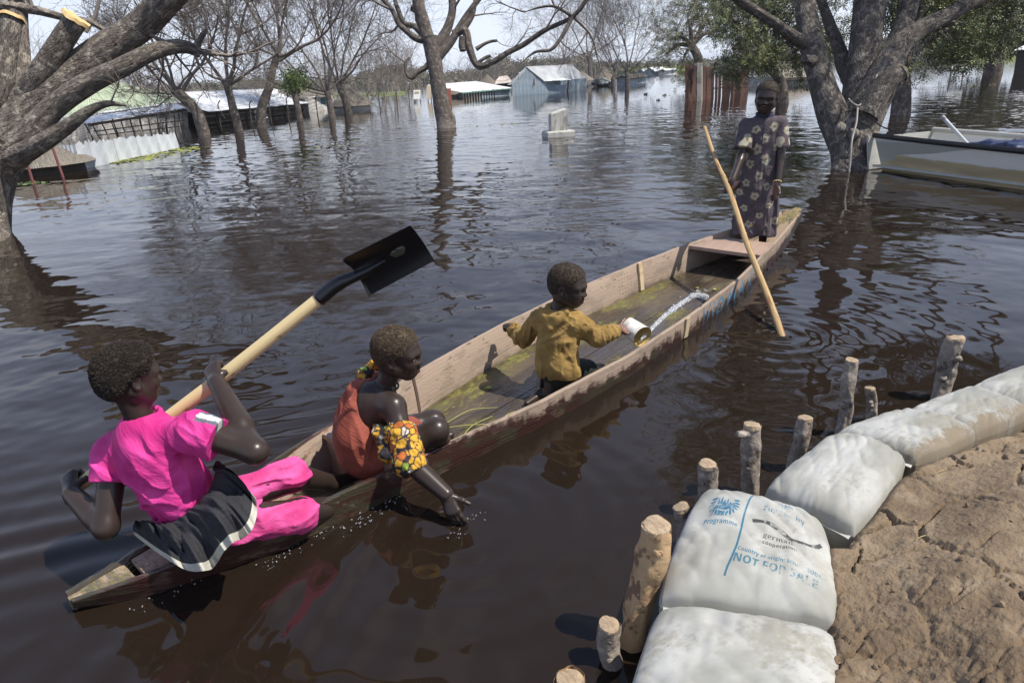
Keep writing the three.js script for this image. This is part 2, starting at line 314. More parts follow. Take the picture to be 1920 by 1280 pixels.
{
  const cellPt = (i, j, s) => [i + 0.1 + 0.8 * hash3(i, j, s), j + 0.1 + 0.8 * hash3(i, j, s + 1)];
  const voro = (x, y, s) => {                          // gap between the nearest and the second cell
    const i0 = Math.floor(x), j0 = Math.floor(y); let a = 9, b = 9, id = 0;
    for (let j = j0 - 1; j <= j0 + 1; j++) for (let i = i0 - 1; i <= i0 + 1; i++) { const [px, py] = cellPt(i, j, s), d = Math.hypot(x - px, y - py); if (d < a) { b = a; a = d; id = hash3(i, j, s + 5); } else if (d < b) b = d; }
    return [b - a, id];
  };
  const land = (x, z) => {
    const d = dykeDistance(x, z);
    if (d < -0.3) return -0.7;
    let y = 0.262 + 0.115 * smooth(0.02, 0.4, d) + 0.05 * clamp(d) - 0.9 * smooth(0.02, -0.25, d);
    y += 0.035 * fbm(x * 2.1, z * 2.1, 5, 3) + 0.02 * fbm(x * 8, z * 8, 2, 3) + 0.008 * fbm(x * 30, z * 30, 7, 3);
    if (x < 3.4 && z > -3.8 && z < 0.5) {
      const wx = x + 0.07 * fbm(x * 6, z * 6, 1, 5), wz = z + 0.07 * fbm(x * 6 + 9, z * 6, 4, 5);
      const keep = smooth(-0.28, 0.1, fbm(x * 2.2, z * 2.2, 9, 3)), [g1, id1] = voro(wx * 5.2, wz * 5.2, 11), [g2, id2] = voro(wx * 13, wz * 13, 31);
      const open = 0.35 + 0.8 * (0.5 + 0.5 * noise(x * 6, z * 6, 3)), fine = smooth(0.02, 0.3, fbm(x * 3.1, z * 3.1, 12, 2));
      y -= 0.032 * keep * (1 - smooth(0.015 * open, 0.062 * open, g1)) + 0.009 * fine * (1 - smooth(0.03, 0.16, g2));
      y += 0.006 * (id1 - 0.5) * keep * smooth(0.02, 0.25, g1) + 0.005 * (id2 - 0.5) * fine * smooth(0.05, 0.3, g2);
    }
    return y;
  };
  const xs = [], zs = []; for (let x = 0.15; x < 0.6; x += 0.02) xs.push(x); for (let x = 0.6, st = 0.0052; x < 14; x += st, st *= st < 0.011 ? 1.003 : 1.1) xs.push(x);
  for (let z = -6; z < -3.2; z += 0.1) zs.push(z); for (let z = -3.2; z < -0.85; z += mix(0.0052, 0.011, smooth(-1.2, -3.2, z))) zs.push(z); for (let z = -0.85, st = 0.01; z < 8; z += st, st *= 1.2) zs.push(z);
  const pos = [], uv = [], idx = [], nx = xs.length;
  for (const z of zs) for (const x of xs) { pos.push(x, land(x, z), z); uv.push(x, z); }
  for (let j = 0; j + 1 < zs.length; j++) for (let i = 0; i + 1 < nx; i++) { const a = j * nx + i, b = a + nx; if (pos[a * 3 + 1] < -0.6 && pos[b * 3 + 4] < -0.6 && pos[a * 3 + 4] < -0.6) continue; idx.push(a, b, a + 1, b, b + 1, a + 1); }
  const n1 = tiling(0, 6, 21, 4, 4), n2 = tiling(0, 5, 22, 16, 16), n3 = tiling(0, 3, 23, 60, 60);
  const map = tex(1024, 1024, (u, v) => {
    const a = n1(u, v), b = n2(u, v), c = n3(u, v); let q = mix3([0.14, 0.096, 0.058], [0.225, 0.163, 0.102], smooth(0.3, 0.72, a * 0.6 + b * 0.4));
    q = mix3(q, [0.255, 0.195, 0.132], 0.6 * smooth(0.58, 0.75, b)); q = mix3(q, [0.11, 0.072, 0.046], 0.6 * smooth(0.55, 0.7, n1(v + 0.3, u)) * smooth(0.4, 0.65, c));
    return q;
  });
  const bm = tex(1024, 1024, (u, v) => 0.5 * n2(u, v) + 0.5 * n3(u, v), true);
  map.repeat.set(0.8, 0.8); bm.repeat.set(1.6, 1.6);
  structure('dyke', geoFrom(pos, idx, uv), std({ map, roughness: 0.95, bumpMap: bm, bumpScale: 0.011 }));
  landAt = land;
}
// ---------------------------------------------------------------- the plank canoe
const grainT = tiling(0, 5, 41, 2, 32), blotT = tiling(0, 5, 42, 12, 6), specT = tiling(0, 3, 43, 256, 96), dripT = tiling(0, 4, 44, 90, 3), mossT = tiling(0, 6, 45, 8, 8);
const grain = (u, v) => grainT(u * 1.0, v * 3.0 + 0.02 * blotT(u, v));
const canoeBump = tex(1024, 256, (u, v) => 0.65 * grain(u, v) + 0.35 * specT(u, v), true);
const canoe = thing('canoe', 'long weathered plank canoe carrying four children across the flood water', 'canoe', C(3.3, 2.35, 0));
const FLOOR = (s) => table(CB, s) + 0.035;
{
  const TH = 0.026, st = []; for (let s = 0.3; s <= 6.401; s += 0.085) st.push(s); 
  const wob = (s, k) => 0.004 * fbm(s * 2.2, k * 7, 1, 3);
  const plank = (side) => loft(st.map((s) => {
    const top = table(CH, s) + wob(s, 3 + side) + 0.004 * fbm(s * 9, side + 5, 2, 2), bot = Math.min(table(CB, s), top - 0.035), o = (y) => hullAt(s, side, y) + wob(s, side), t = -side * TH;
    return [[o(bot), bot], [o(mix(bot, top, 0.5)) + side * 0.006, mix(bot, top, 0.5)], [o(top) - side * 0.003, top - 0.004], [o(top) + t * 0.2, top], [o(top) + t * 0.85, top], [o(top) + t, top - 0.006], [o(mix(bot, top, 0.5)) + t, mix(bot, top, 0.5)], [o(bot) + t, bot]].map(([n, y]) => C(s, n, y));
  }), 0.5);
  const blue = (x, y) => {                              // hand-painted letters on the near plank, x metres along from s 3.9, y metres above the keel
    const seg = [[0.02, 0.235, 0.05, 0.1], [0.05, 0.1, 0.1, 0.09], [0.1, 0.09, 0.13, 0.235], [0.2, 0.1, 0.21, 0.22], [0.28, 0.2, 0.34, 0.225], [0.34, 0.225, 0.4, 0.17], [0.4, 0.17, 0.35, 0.11], [0.35, 0.11, 0.28, 0.13], [0.28, 0.13, 0.28, 0.2], [0.47, 0.1, 0.5, 0.22], [0.5, 0.22, 0.55, 0.14], [0.55, 0.14, 0.6, 0.225], [0.6, 0.225, 0.63, 0.1], [0.72, 0.1, 0.78, 0.225], [0.78, 0.225, 0.84, 0.1], [0.74, 0.15, 0.82, 0.15], [0.95, 0.12, 0.99, 0.23], [1.02, 0.1, 1.03, 0.22]];
    let d = 9; for (const [a, b, c, e] of seg) { const dx = c - a, dy = e - b, t = clamp(((x - a) * dx + (y - b) * dy) / (dx * dx + dy * dy)); d = Math.min(d, Math.hypot(x - a - dx * t, y - b - dy * t)); }
    return d;
  };
  const plankMap = (near) => tex(2048, 200, (u, v) => {
    const s = 0.28 + u * 6.6, w = v * 0.6, g = grain(u, v), b = blotT(u, v), sp = specT(u, v);
    let c = mix3([0.285, 0.21, 0.155], [0.42, 0.325, 0.245], g); c = mix3(c, [0.30, 0.215, 0.165], 0.6 * b); c = mix3(c, [0.22, 0.17, 0.125], 0.55 * smooth(0.5, 0.62, mossT(u * 6, v * 1.5)));
    c = mix3(c, [0.17, 0.10, 0.075], 0.55 * smooth(0.62, 0.74, g * 0.6 + b * 0.4));
    c = mix3(c, [0.09, 0.05, 0.04], 0.8 * smooth(0.70, 0.8, sp * 0.55 + b * 0.45));
    if (w < 0.262) {                                     // outer face: dark red wet wood with a ragged edge of dry wood along the top
      const edge = 0.2 + 0.045 * (dripT(u * 2.3, 0.1) - 0.5) * 2 + 0.09 * (b - 0.5) + 0.05 * (mossT(u * 14, v * 2) - 0.5) - 0.035 * smooth(3.2, 4.6, s) + 0.10 * smooth(2.4, 1.2, s);
      const wet = smooth(edge + 0.025, edge - 0.02, w + 0.05 * (sp - 0.5));
      let d0 = mix3([0.032, 0.014, 0.011], [0.062, 0.028, 0.021], g); d0 = mix3(d0, [0.13, 0.08, 0.06], 0.8 * smooth(0.56, 0.68, mossT(u * 9, v * 1.7) * 0.7 + sp * 0.3)); d0 = mix3(d0, [0.05, 0.052, 0.03], 0.6 * smooth(0.55, 0.65, mossT(u * 4 + 0.3, v))); c = mix3(c, d0, wet);
      if (near) { const d = blue((s - 3.92), w + 0.004 * (b - 0.5)); const k = smooth(0.017, 0.007, d) * smooth(0.34, 0.5, b * 0.6 + sp * 0.4); c = mix3(c, [0.055, 0.19, 0.32], 0.85 * k); }
    } else {                                             // inner face: dry pinkish boards, splashes, a damp foot
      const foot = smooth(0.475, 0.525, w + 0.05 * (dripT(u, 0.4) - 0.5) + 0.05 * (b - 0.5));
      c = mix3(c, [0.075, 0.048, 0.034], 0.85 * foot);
      const red = smooth(0.60, 0.66, mossT(u * 5, v * 1.2) * 0.62 + sp * 0.38) * smooth(2.3, 1.2, s); c = mix3(c, [0.16, 0.055, 0.025], 0.8 * red);
      const sp2 = smooth(0.66, 0.72, mossT(u * 9, v * 2.2) * 0.75 + sp * 0.25); c = mix3(c, [0.11, 0.07, 0.055], 0.65 * sp2);
      if (s > 4.25 && s < 4.45) { const hx = ((s - 4.25) / 0.04) % 1, hy = ((w - 0.3) / 0.028) % 1; if (w > 0.3 && w < 0.46 && Math.hypot(hx - 0.5, hy - 0.5) < 0.16 + 0.5 * (sp - 0.5)) c = mix3(c, [0.10, 0.07, 0.05], 0.7); }
    }
    return c;
  });
  const rough = tex(1024, 100, (u, v) => { const w = v * 0.6, s = 0.28 + u * 6.6, edge = 0.19 + 0.07 * (dripT(u, 0.1) - 0.5) * 2 - 0.035 * smooth(3.2, 4.6, s) + 0.10 * smooth(2.4, 1.2, s); return w < 0.262 && w < edge ? 0.28 : 0.8; }, true);
  const up = (t) => { t.repeat.set(1 / 6.6, 1 / 0.6); return t; };
  const bump = rep(canoeBump, 1 / 3, 1 / 0.5);
  part(canoe, 'side_plank', plank(-1), std({ map: up(plankMap(true)), roughnessMap: up(rough), roughness: 1, bumpMap: bump, bumpScale: 0.004 }), 'near side plank, dark and wet, with blue painted letters');
  part(canoe, 'side_plank', plank(1), std({ map: up(plankMap(false)), roughnessMap: up(rough.clone()), roughness: 1, bumpMap: bump, bumpScale: 0.004 }), 'far side plank, dry and pinkish inside');
  const fmap = tex(2048, 256, (u, v) => {               // u along 6 m, v from the near side to the far side
    const s = 0.4 + u * 6, g = grain(u * 2, v), b = blotT(u, v), m = mossT(u * 3, v), sp = specT(u, v);
    let c = mix3([0.028, 0.02, 0.014], [0.068, 0.05, 0.036], g); c = mix3(c, [0.11, 0.085, 0.06], 0.7 * smooth(0.48, 0.7, b));
    const side = Math.max(smooth(0.70, 0.97, v + 0.25 * (b - 0.5)), 0.45 * smooth(0.22, 0.05, v));
    const k = smooth(0.46, 0.68, m * 0.6 + 0.4 * sp + 0.22 * side - 0.035) * smooth(5.4, 4.8, s);
    c = mix3(c, mix3([0.085, 0.085, 0.02], [0.21, 0.195, 0.04], sp), (0.35 + 0.6 * smooth(0.4, 0.62, mossT(u * 11, v * 3))) * k);
    return c;
  });
  const fr = tex(512, 128, (u, v) => 0.22 + 0.6 * smooth(0.4, 0.6, mossT(u * 3, v)), true);
  const floorMat = std({ map: fmap, roughnessMap: fr, roughness: 1, bumpMap: rep(canoeBump, 2, 1), bumpScale: 0.006 });
  for (let k = 0; k < 4; k++) {                           // lengthwise floor boards
    const a = k / 4 + 0.003, b = (k + 1) / 4 - 0.003, sec = []; for (let s = 0.75; s <= 5.95; s += 0.13) sec.push(s);
    const g = loft(sec.map((s) => { const n0 = hullAt(s, -1, FLOOR(s)) + TH, n1 = hullAt(s, 1, FLOOR(s)) - TH, y = FLOOR(s) + 0.004 * hash3(k, 3, 1) + 0.003 * fbm(s * 3, k * 4, 0, 2); return [[a, -0.022], [a, 0], [b, 0], [b, -0.022]].map(([t, d]) => C(s, mix(n0, n1, t), y + d)); }), 0.4);
    const p = g.attributes.position, uv = g.attributes.uv;
    for (let i = 0; i < p.count; i++) { const x = p.getX(i), z = p.getZ(i), s = 0.682 * x - 0.731 * z, n = -0.731 * x - 0.682 * z; uv.setXY(i, (s - 0.4) / 6, clamp((n - table(CN, s)) / (table(CF, s) - table(CN, s)))); }
    part(canoe, 'floor_board', g, floorMat);
  }
  const board = std({ map: tex(512, 256, (u, v) => { const g = grain(u, v * 2), b = blotT(u * 0.5, v), sp = specT(u * 0.5, v); let c = mix3([0.27, 0.175, 0.13], [0.40, 0.285, 0.22], g); c = mix3(c, [0.10, 0.06, 0.045], 0.8 * smooth(0.60, 0.72, b * 0.6 + sp * 0.4)); return c; }), roughness: 0.75, bumpMap: rep(canoeBump, 1, 2), bumpScale: 0.004 });
  const across = (s0, s1, y, th, a = 0.004) => {           // a board between the two sides
    const r = (s) => { const n0 = hullAt(s, -1, y) + TH + a, n1 = Math.max(n0 + 0.02, hullAt(s, 1, y) - TH - a); return [[n0, y - th], [n0, y - 0.004], [n0 + 0.01, y], [n1 - 0.01, y], [n1, y - 0.004], [n1, y - th]].map(([n, h]) => C(s, n, h)); };
    return loft([r(s0), r(mix(s0, s1, 0.5)), r(s1)], 0.5);
  };
  part(canoe, 'stern_deck', across(0.5, 0.98, 0.09, 0.022), board);
  part(canoe, 'thwart', across(1.40, 1.62, 0.12, 0.026), board);
  part(canoe, 'thwart', across(5.2, 5.62, 0.15, 0.028), board);
  const post = (s) => part(canoe, 'bulkhead', loft([[0, 1].map(() => 0)].flatMap(() => [s, s + 0.022].map((q) => { const y1 = 0.098, y0 = FLOOR(s) + 0.004, n = (y, sd) => hullAt(q, sd, y) - sd * (TH + 0.003); return [C(q, n(y0, -1), y0), C(q, n(y1, -1), y1), C(q, n(y1, 1), y1), C(q, n(y0, 1), y0)]; })), 0.4), board);
  post(1.41);
  // end blocks: stern wedge under old moss, bow wedge filled with dry chaff
  const endMat = (seed, hue) => std({ map: tex(512, 256, (u, v) => { const m = mossT(u + seed, v), sp = specT(u, v), g = grain(u, v); let c = mix3([0.30, 0.21, 0.15], [0.48, 0.37, 0.27], g); c = mix3(c, [0.09, 0.085, 0.075], smooth(0.45, 0.6, m)); c = mix3(c, hue, smooth(0.5, 0.62, 0.5 * m + 0.5 * sp)); return c; }), roughness: 0.9, bumpMap: rep(canoeBump, 2, 2), bumpScale: 0.008 });
  const wedge = (ss, top, rough) => loft(ss.map((s) => { const y1 = top(s), y0 = table(CB, s) + 0.002, half = 0.5 * (hullAt(s, 1, y1) - hullAt(s, -1, y1)), r = (y, sd) => hullAt(s, sd, y) - sd * Math.min(TH + 0.002, half * 0.7); const m = 5, a = []; a.push(C(s, r(y0, -1), Math.min(y0, y1 - 0.03))); for (let i = 0; i <= m; i++) a.push(C(s, mix(r(y1, -1), r(y1, 1), i / m), y1 + rough * fbm(s * 14, i * 1.7, 3, 3))); a.push(C(s, r(y0, 1), Math.min(y0, y1 - 0.03))); return a; }), 0.7);
  part(canoe, 'stern_block', wedge([0.298, 0.33, 0.37, 0.42, 0.475], (s) => table(CH, s) - 0.008, 0.008), endMat(0, [0.20, 0.16, 0.05]));
  part(canoe, 'bow_block', wedge([5.86, 5.92, 5.98, 6.05, 6.12, 6.2, 6.28, 6.35, 6.405], (s) => mix(0.02, table(CH, s) - 0.006, smooth(5.8, 6.36, s)), 0.02), endMat(0.37, [0.33, 0.25, 0.08]));
  // battens: a pale one inside the far plank, a frayed one outside the near plank
  const pale = std({ map: tex(64, 256, (u, v) => mix3([0.40, 0.29, 0.16], [0.58, 0.46, 0.30], grainT(v, u)), false), roughness: 0.8 });
  const bat = (s, side, out, w, th) => { const y1 = table(CH, s) + 0.006, y0 = out ? 0.01 : FLOOR(s) + 0.01; const q = (y, d) => hullAt(s, side, y) - (out ? -side * d : side * (TH + d)); return loft([0, 0.5, 1].map((t) => { const y = mix(y0, y1, t), e = 0.003 * Math.sin(t * 5); return [C(s - w / 2 + e, q(y, 0.001), y), C(s - w / 2 + e, q(y, th), y), C(s + w / 2 + e, q(y, th), y), C(s + w / 2 + e, q(y, 0.001), y)]; }), 0.4); };
  part(canoe, 'batten', bat(4.53, 1, false, 0.05, 0.018), pale, 'pale batten nailed inside the far plank');
  part(canoe, 'batten', bat(3.62, -1, true, 0.045, 0.012), pale, 'pale batten nailed outside the near plank');
  part(canoe, 'batten', bat(2.05, 1, false, 0.016, 0.006), std({ color: rgb(0.10, 0.06, 0.045), roughness: 0.9 }));
}
// ---------------------------------------------------------------- things held: the punting pole, the spade used as a paddle, the cup
const polePath = (() => { const e = atH(1462, 626, 0), h = atD(1366, 352, 5.42), d = h.clone().sub(e).normalize(); return [e.clone().addScaledVector(d, -0.55), h, h.clone().addScaledVector(d, 0.95).add(V(-0.03, 0.02, 0))]; })();
{
  const pts = [polePath[0], polePath[0].clone().lerp(polePath[1], 0.33).add(V(0.012, 0, 0)), polePath[0].clone().lerp(polePath[1], 0.7).add(V(-0.008, 0.004, 0)), polePath[1], polePath[1].clone().lerp(polePath[2], 0.42).add(V(-0.015, 0, 0)), polePath[2]];
  const t = thing('punting_pole', 'long pale bamboo punting pole held upright in the bow and dipped in the water', 'pole', polePath[0].clone());
  const g = tiling(0, 5, 61, 6, 6);
  const map = tex(256, 512, (u, v) => { const a = g(u * 3, v * 0.4), b = g(u, v); let c = mix3([0.33, 0.20, 0.08], [0.52, 0.37, 0.18], a); c = mix3(c, [0.25, 0.11, 0.03], 0.75 * smooth(0.56, 0.7, b)); return c; });
  map.repeat.set(4, 0.6);
  const m = std({ map, roughness: 0.5, bumpMap: tex(128, 256, (u, v) => g(u * 4, v), true), bumpScale: 0.003 });
  part(t, 'shaft', tube(pts, [0.021, 0.0215, 0.021, 0.020, 0.018, 0.016], { sides: 12, n: 60, rough: 0.09, seed: 4, freq: 9, capStart: true }), m);
  for (const f of [0.2, 0.36, 0.5, 0.63, 0.75, 0.86]) { const c = new THREE.CatmullRomCurve3(pts, false, 'centripetal'), p = c.getPointAt(f), d = c.getTangentAt(f); part(t, 'node_ring', tube([p.clone().addScaledVector(d, -0.008), p, p.clone().addScaledVector(d, 0.008)], [0.019, 0.0228, 0.019], { sides: 12, n: 6 }), m); }
}
const spadeL = atD(140, 915, 2.40), spadeR = atD(415, 707, 2.39), spadeEnd = atD(632, 533, 2.36);
{
  const t = thing('spade', 'long handled spade with black steel blade, raised out of the water as a paddle', 'spade', spadeL.clone());
  const dir = spadeEnd.clone().sub(spadeR).normalize(), g = tiling(0, 5, 63, 4, 4);
  const wood = std({ map: (() => { const m = tex(128, 1024, (u, v) => { const a = g(u * 6, v * 0.3), b = g(u, v * 3); let c = mix3([0.56, 0.42, 0.20], [0.70, 0.56, 0.31], a); c = mix3(c, [0.18, 0.10, 0.04], 0.8 * smooth(0.72, 0.78, b)); return c; }); m.repeat.set(5, 0.8); return m; })(), roughness: 0.45 });
  const st = spadeL.clone().addScaledVector(dir, -0.03);
  part(t, 'handle', tube([st, st.clone().lerp(spadeR, 0.5), spadeR, spadeEnd.clone().addScaledVector(dir, -0.03)], [0.0235, 0.024, 0.024, 0.0225], { sides: 16, n: 30, capStart: true, rough: 0.03, freq: 3 }), wood);
  const steel = phys({ color: rgb(0.006, 0.006, 0.008), roughness: 0.3 });
  const corners = [[641, 481, 2.30], [768, 417, 2.27], [813, 483, 2.40], [691, 550, 2.43]].map((q) => atD(...q)), W4 = (u, v) => corners[0].clone().lerp(corners[1], u).lerp(corners[3].clone().lerp(corners[2], u), v);
  const nrm = corners[1].clone().sub(corners[0]).cross(corners[3].clone().sub(corners[0])).normalize(); if (nrm.dot(camera.position.clone().sub(corners[0])) < 0) nrm.negate();
  const N = 28, M = 20, pos = [], idx = [];
  for (const side of [0, 1]) for (let i = 0; i <= N; i++) for (let j = 0; j <= M; j++) { let u = i / N, v = j / M; const c = Math.abs(v - 0.5) * 2, dish = 0.02 * (c * c) - 0.012 * Math.exp(-((v - 0.5) ** 2) * 90) * smooth(0.55, 0, u) * -1.6; if (i === 0) u = 0.02 * (1 - c); const p = W4(u, v).addScaledVector(nrm, dish + 0.004 * u - 0.006 + (side ? -0.0028 : 0)); if (i === 0) p.addScaledVector(nrm, 0.012 * smooth(0.2, 0.9, c)); pos.push(p.x, p.y, p.z); }
  const S = M + 1, K = (N + 1) * S; for (let i = 0; i < N; i++) for (let j = 0; j < M; j++) { const a = i * S + j; idx.push(a, a + 1, a + S, a + 1, a + S + 1, a + S, K + a, K + a + S, K + a + 1, K + a + 1, K + a + S, K + a + S + 1); }
  const rim = []; for (let j = 0; j <= M; j++) rim.push(j); for (let i = 1; i <= N; i++) rim.push(i * S + M); for (let j = M - 1; j >= 0; j--) rim.push(N * S + j); for (let i = N - 1; i >= 0; i--) rim.push(i * S);
  for (let k = 0; k + 1 < rim.length; k++) idx.push(rim[k], K + rim[k], rim[k + 1], rim[k + 1], K + rim[k], K + rim[k + 1]);
  part(t, 'blade', toCreasedNormals(geoFrom(pos, idx), 0.8), steel);
  const sk = spadeEnd.clone(), bm = W4(0.45, 0.5).addScaledVector(nrm, 0.002);
  part(t, 'socket', tube([sk.clone().addScaledVector(dir, -0.085), sk, W4(0.1, 0.5).addScaledVector(nrm, 0.006), bm], [0.0265, 0.026, 0.017, 0.005], { sides: 14, n: 24, capStart: true }), steel);
  // a smear of wet mud stuck on the blade
  const q = W4(0.66, 0.47).addScaledVector(nrm, 0.0), U = W4(1, 0.47).sub(W4(0, 0.47)).normalize(), Vv = nrm.clone().cross(U);
  const mud = (x, y, z) => { const p = V(x, y, z).sub(q), a = p.dot(U), b = p.dot(Vv), c = p.dot(nrm); return (Math.hypot(a / 0.028, b / 0.02, c / 0.006) - 1 + 0.55 * fbm(x * 55, y * 55, z * 55, 3)) * 0.006; };
  part(t, 'mud_smear', nets(mud, [q.x - 0.05, q.y - 0.05, q.z - 0.05], [q.x + 0.05, q.y + 0.05, q.z + 0.05], 0.003), phys({ color: rgb(0.06, 0.06, 0.045), roughness: 0.3 }));
}
// ---------------------------------------------------------------- people: bodies as one skinned surface each, clothes and hair over them
const X_ = V(1, 0, 0), Y_ = V(0, 1, 0), Z_ = V(0, 0, 1), CANOE_DIR = V(0.682, 0, -0.731), CANOE_NEAR = V(0.731, 0, 0.682);
function frame(f, u) { const F = f.clone().normalize(), R = F.clone().cross(u).normalize(), U = R.clone().cross(F).normalize(); return { F, R, U }; }   // R is the person's own right
const skinMat = phys({ vertexColors: true, roughness: 0.33, specularIntensity: 1, ior: 1.42 });
const eyeMat = phys({ vertexColors: true, roughness: 0.12 });
const SKIN = [0.037, 0.025, 0.020];
const limb = (out, pts, rad) => { for (let i = 0; i + 1 < pts.length; i++) out.push(capsule(pts[i], pts[i + 1], rad[i], rad[i + 1])); return out; };
const box = (pts, m) => { const lo = [1e9, 1e9, 1e9], hi = [-1e9, -1e9, -1e9]; for (const p of pts) [p.x, p.y, p.z].forEach((q, k) => { lo[k] = Math.min(lo[k], q - m); hi[k] = Math.max(hi[k], q + m); }); return [lo, hi]; };
// head with its origin at the chin's level under the skull's middle; k scales a head 0.215 m tall
function headField(o, fr, k, opt = {}) {
  const L = (x, y, z) => o.clone().addScaledVector(fr.R, x * k).addScaledVector(fr.U, y * k).addScaledVector(fr.F, z * k);
  const E = (x, y, z, a, b, c) => ellipsoid(L(x, y, z), [a * k, b * k, c * k], fr.R, fr.U, fr.F);
  const cp = (x, y, z, x2, y2, z2, r, r2) => capsule(L(x, y, z), L(x2, y2, z2), r * k, r2 * k);
  const skull = [E(0, 0.138, -0.012, 0.074, 0.078, 0.091), E(0, 0.125, 0.03, 0.064, 0.07, 0.056), E(0, 0.092, -0.036, 0.06, 0.058, 0.055)], face = [E(0, 0.075, 0.036, 0.056, 0.066, 0.05), E(0, 0.034, 0.045, 0.036, 0.03, 0.038), cp(0.022, 0.03, 0.045, 0.052, 0.06, 0.0, 0.022, 0.024), cp(-0.022, 0.03, 0.045, -0.052, 0.06, 0.0, 0.022, 0.024)];
  const soft = union([...skull, ...face, E(0.036, 0.078, 0.062, 0.02, 0.02, 0.016), E(-0.036, 0.078, 0.062, 0.02, 0.02, 0.016), cp(0.014, 0.121, 0.083, 0.044, 0.12, 0.07, 0.009, 0.008), cp(-0.014, 0.121, 0.083, -0.044, 0.12, 0.07, 0.009, 0.008)], 0.026 * k);
  const nose = union([cp(0, 0.108, 0.08, 0, 0.082, 0.096, 0.008, 0.0105), E(0.012, 0.078, 0.09, 0.0105, 0.009, 0.011), E(-0.012, 0.078, 0.09, 0.0105, 0.009, 0.011)], 0.012 * k);
  const lips = union([cp(-0.019, 0.0535, 0.078, 0, 0.056, 0.087, 0.0062, 0.0085), cp(0.019, 0.0535, 0.078, 0, 0.056, 0.087, 0.0062, 0.0085), cp(-0.015, 0.043, 0.077, 0, 0.041, 0.085, 0.0065, 0.0088), cp(0.015, 0.043, 0.077, 0, 0.041, 0.085, 0.0065, 0.0088)], 0.006 * k);
  const sock = [E(0.031, 0.103, 0.091, 0.017, 0.011, 0.014), E(-0.031, 0.103, 0.091, 0.017, 0.011, 0.014)], lid = [E(0.031, 0.103, 0.069, 0.0165, 0.0125, 0.0155), E(-0.031, 0.103, 0.069, 0.0165, 0.0125, 0.0155)];
  const slit = cp(-0.018, 0.0485, 0.09, 0.018, 0.0485, 0.09, 0.0028, 0.0028), gap = [cp(-0.041, 0.1015, 0.08, -0.021, 0.1015, 0.088, 0.0026, 0.0026), cp(0.041, 0.1015, 0.08, 0.021, 0.1015, 0.088, 0.0026, 0.0026)];
  const nostril = [E(0.007, 0.0715, 0.094, 0.0036, 0.003, 0.005), E(-0.007, 0.0715, 0.094, 0.0036, 0.003, 0.005)];
  const ear = [1, -1].map((s) => { const a = E(s * 0.077, 0.098, -0.006, 0.0085, 0.028, 0.0175), lobe = E(s * 0.074, 0.076, 0.001, 0.008, 0.009, 0.009), b = E(s * 0.086, 0.1, -0.003, 0.008, 0.018, 0.010); return (x, y, z) => smax(smin(a(x, y, z), lobe(x, y, z), 0.008 * k), -b(x, y, z), 0.006 * k); });
  const neck = opt.neck ? capsule(L(0, 0.06, -0.02), opt.neck, 0.044 * k, opt.neckR || 0.043 * k) : null;
  const fn = (x, y, z) => {
    let d = soft(x, y, z);
    for (const s of sock) d = smax(d, -s(x, y, z), 0.012 * k);
    for (const s of lid) d = smin(d, s(x, y, z), 0.004 * k);
    d = smin(d, nose(x, y, z), 0.011 * k); d = smin(d, lips(x, y, z), 0.006 * k);
    d = smax(d, -slit(x, y, z), 0.003 * k); for (const g of gap) d = smax(d, -g(x, y, z), 0.002 * k); for (const g of nostril) d = smax(d, -g(x, y, z), 0.003 * k);
    for (const e of ear) d = smin(d, e(x, y, z), 0.009 * k);
    if (neck) d = smin(d, neck(x, y, z), 0.03 * k);
    return d;
  };
  const lipC = [0.055, 0.028, 0.024];
  const col = (x, y, z) => { const p = V(x, y, z).sub(o).divideScalar(k), b = p.dot(fr.U), c = p.dot(fr.F), a = p.dot(fr.R); const n = 1 + 0.12 * fbm(x * 60, y * 60, z * 60, 2); if (c > 0.07 && Math.abs(a) < 0.022 && b > 0.034 && b < 0.063) return opt.teeth && b > 0.046 && b < 0.0515 && Math.abs(a) < 0.014 ? [0.5, 0.45, 0.4] : lipC.map((q) => q * n); return SKIN.map((q) => q * n); };
  const [lo, hi] = box([L(-0.09, -0.01, -0.115), L(0.09, 0.225, 0.112), L(-0.09, 0.225, -0.115), L(0.09, -0.01, 0.112), L(0.09, 0.225, -0.115), L(-0.09, -0.01, 0.112)], 0.012);
  return { fn, L, skull: union(skull, 0.03 * k), lo, hi, geo: () => nets(fn, lo, hi, 0.0037 * Math.max(1, opt.cell || 1), col) };
}
function eyes(owner, H) {                             // two eyeballs with dark irises behind the lids
  for (const s of [1, -1]) { const g = new THREE.SphereGeometry(0.0112, 16, 12), c = []; for (let i = 0; i < g.attributes.position.count; i++) { const z = g.attributes.position.getZ(i); c.push(...(z > 0.0095 ? [0.012, 0.008, 0.006] : [0.22, 0.18, 0.155])); } g.setAttribute('color', new THREE.Float32BufferAttribute(c, 3)); const q = H.L(0.031 * s, 0.1015, 0.0735), t = H.L(0.031 * s, 0.1015, 0.2); g.lookAt(t.clone().sub(q)); g.translate(q.x, q.y, q.z); part(owner, 'eye', g, eyeMat); }
}
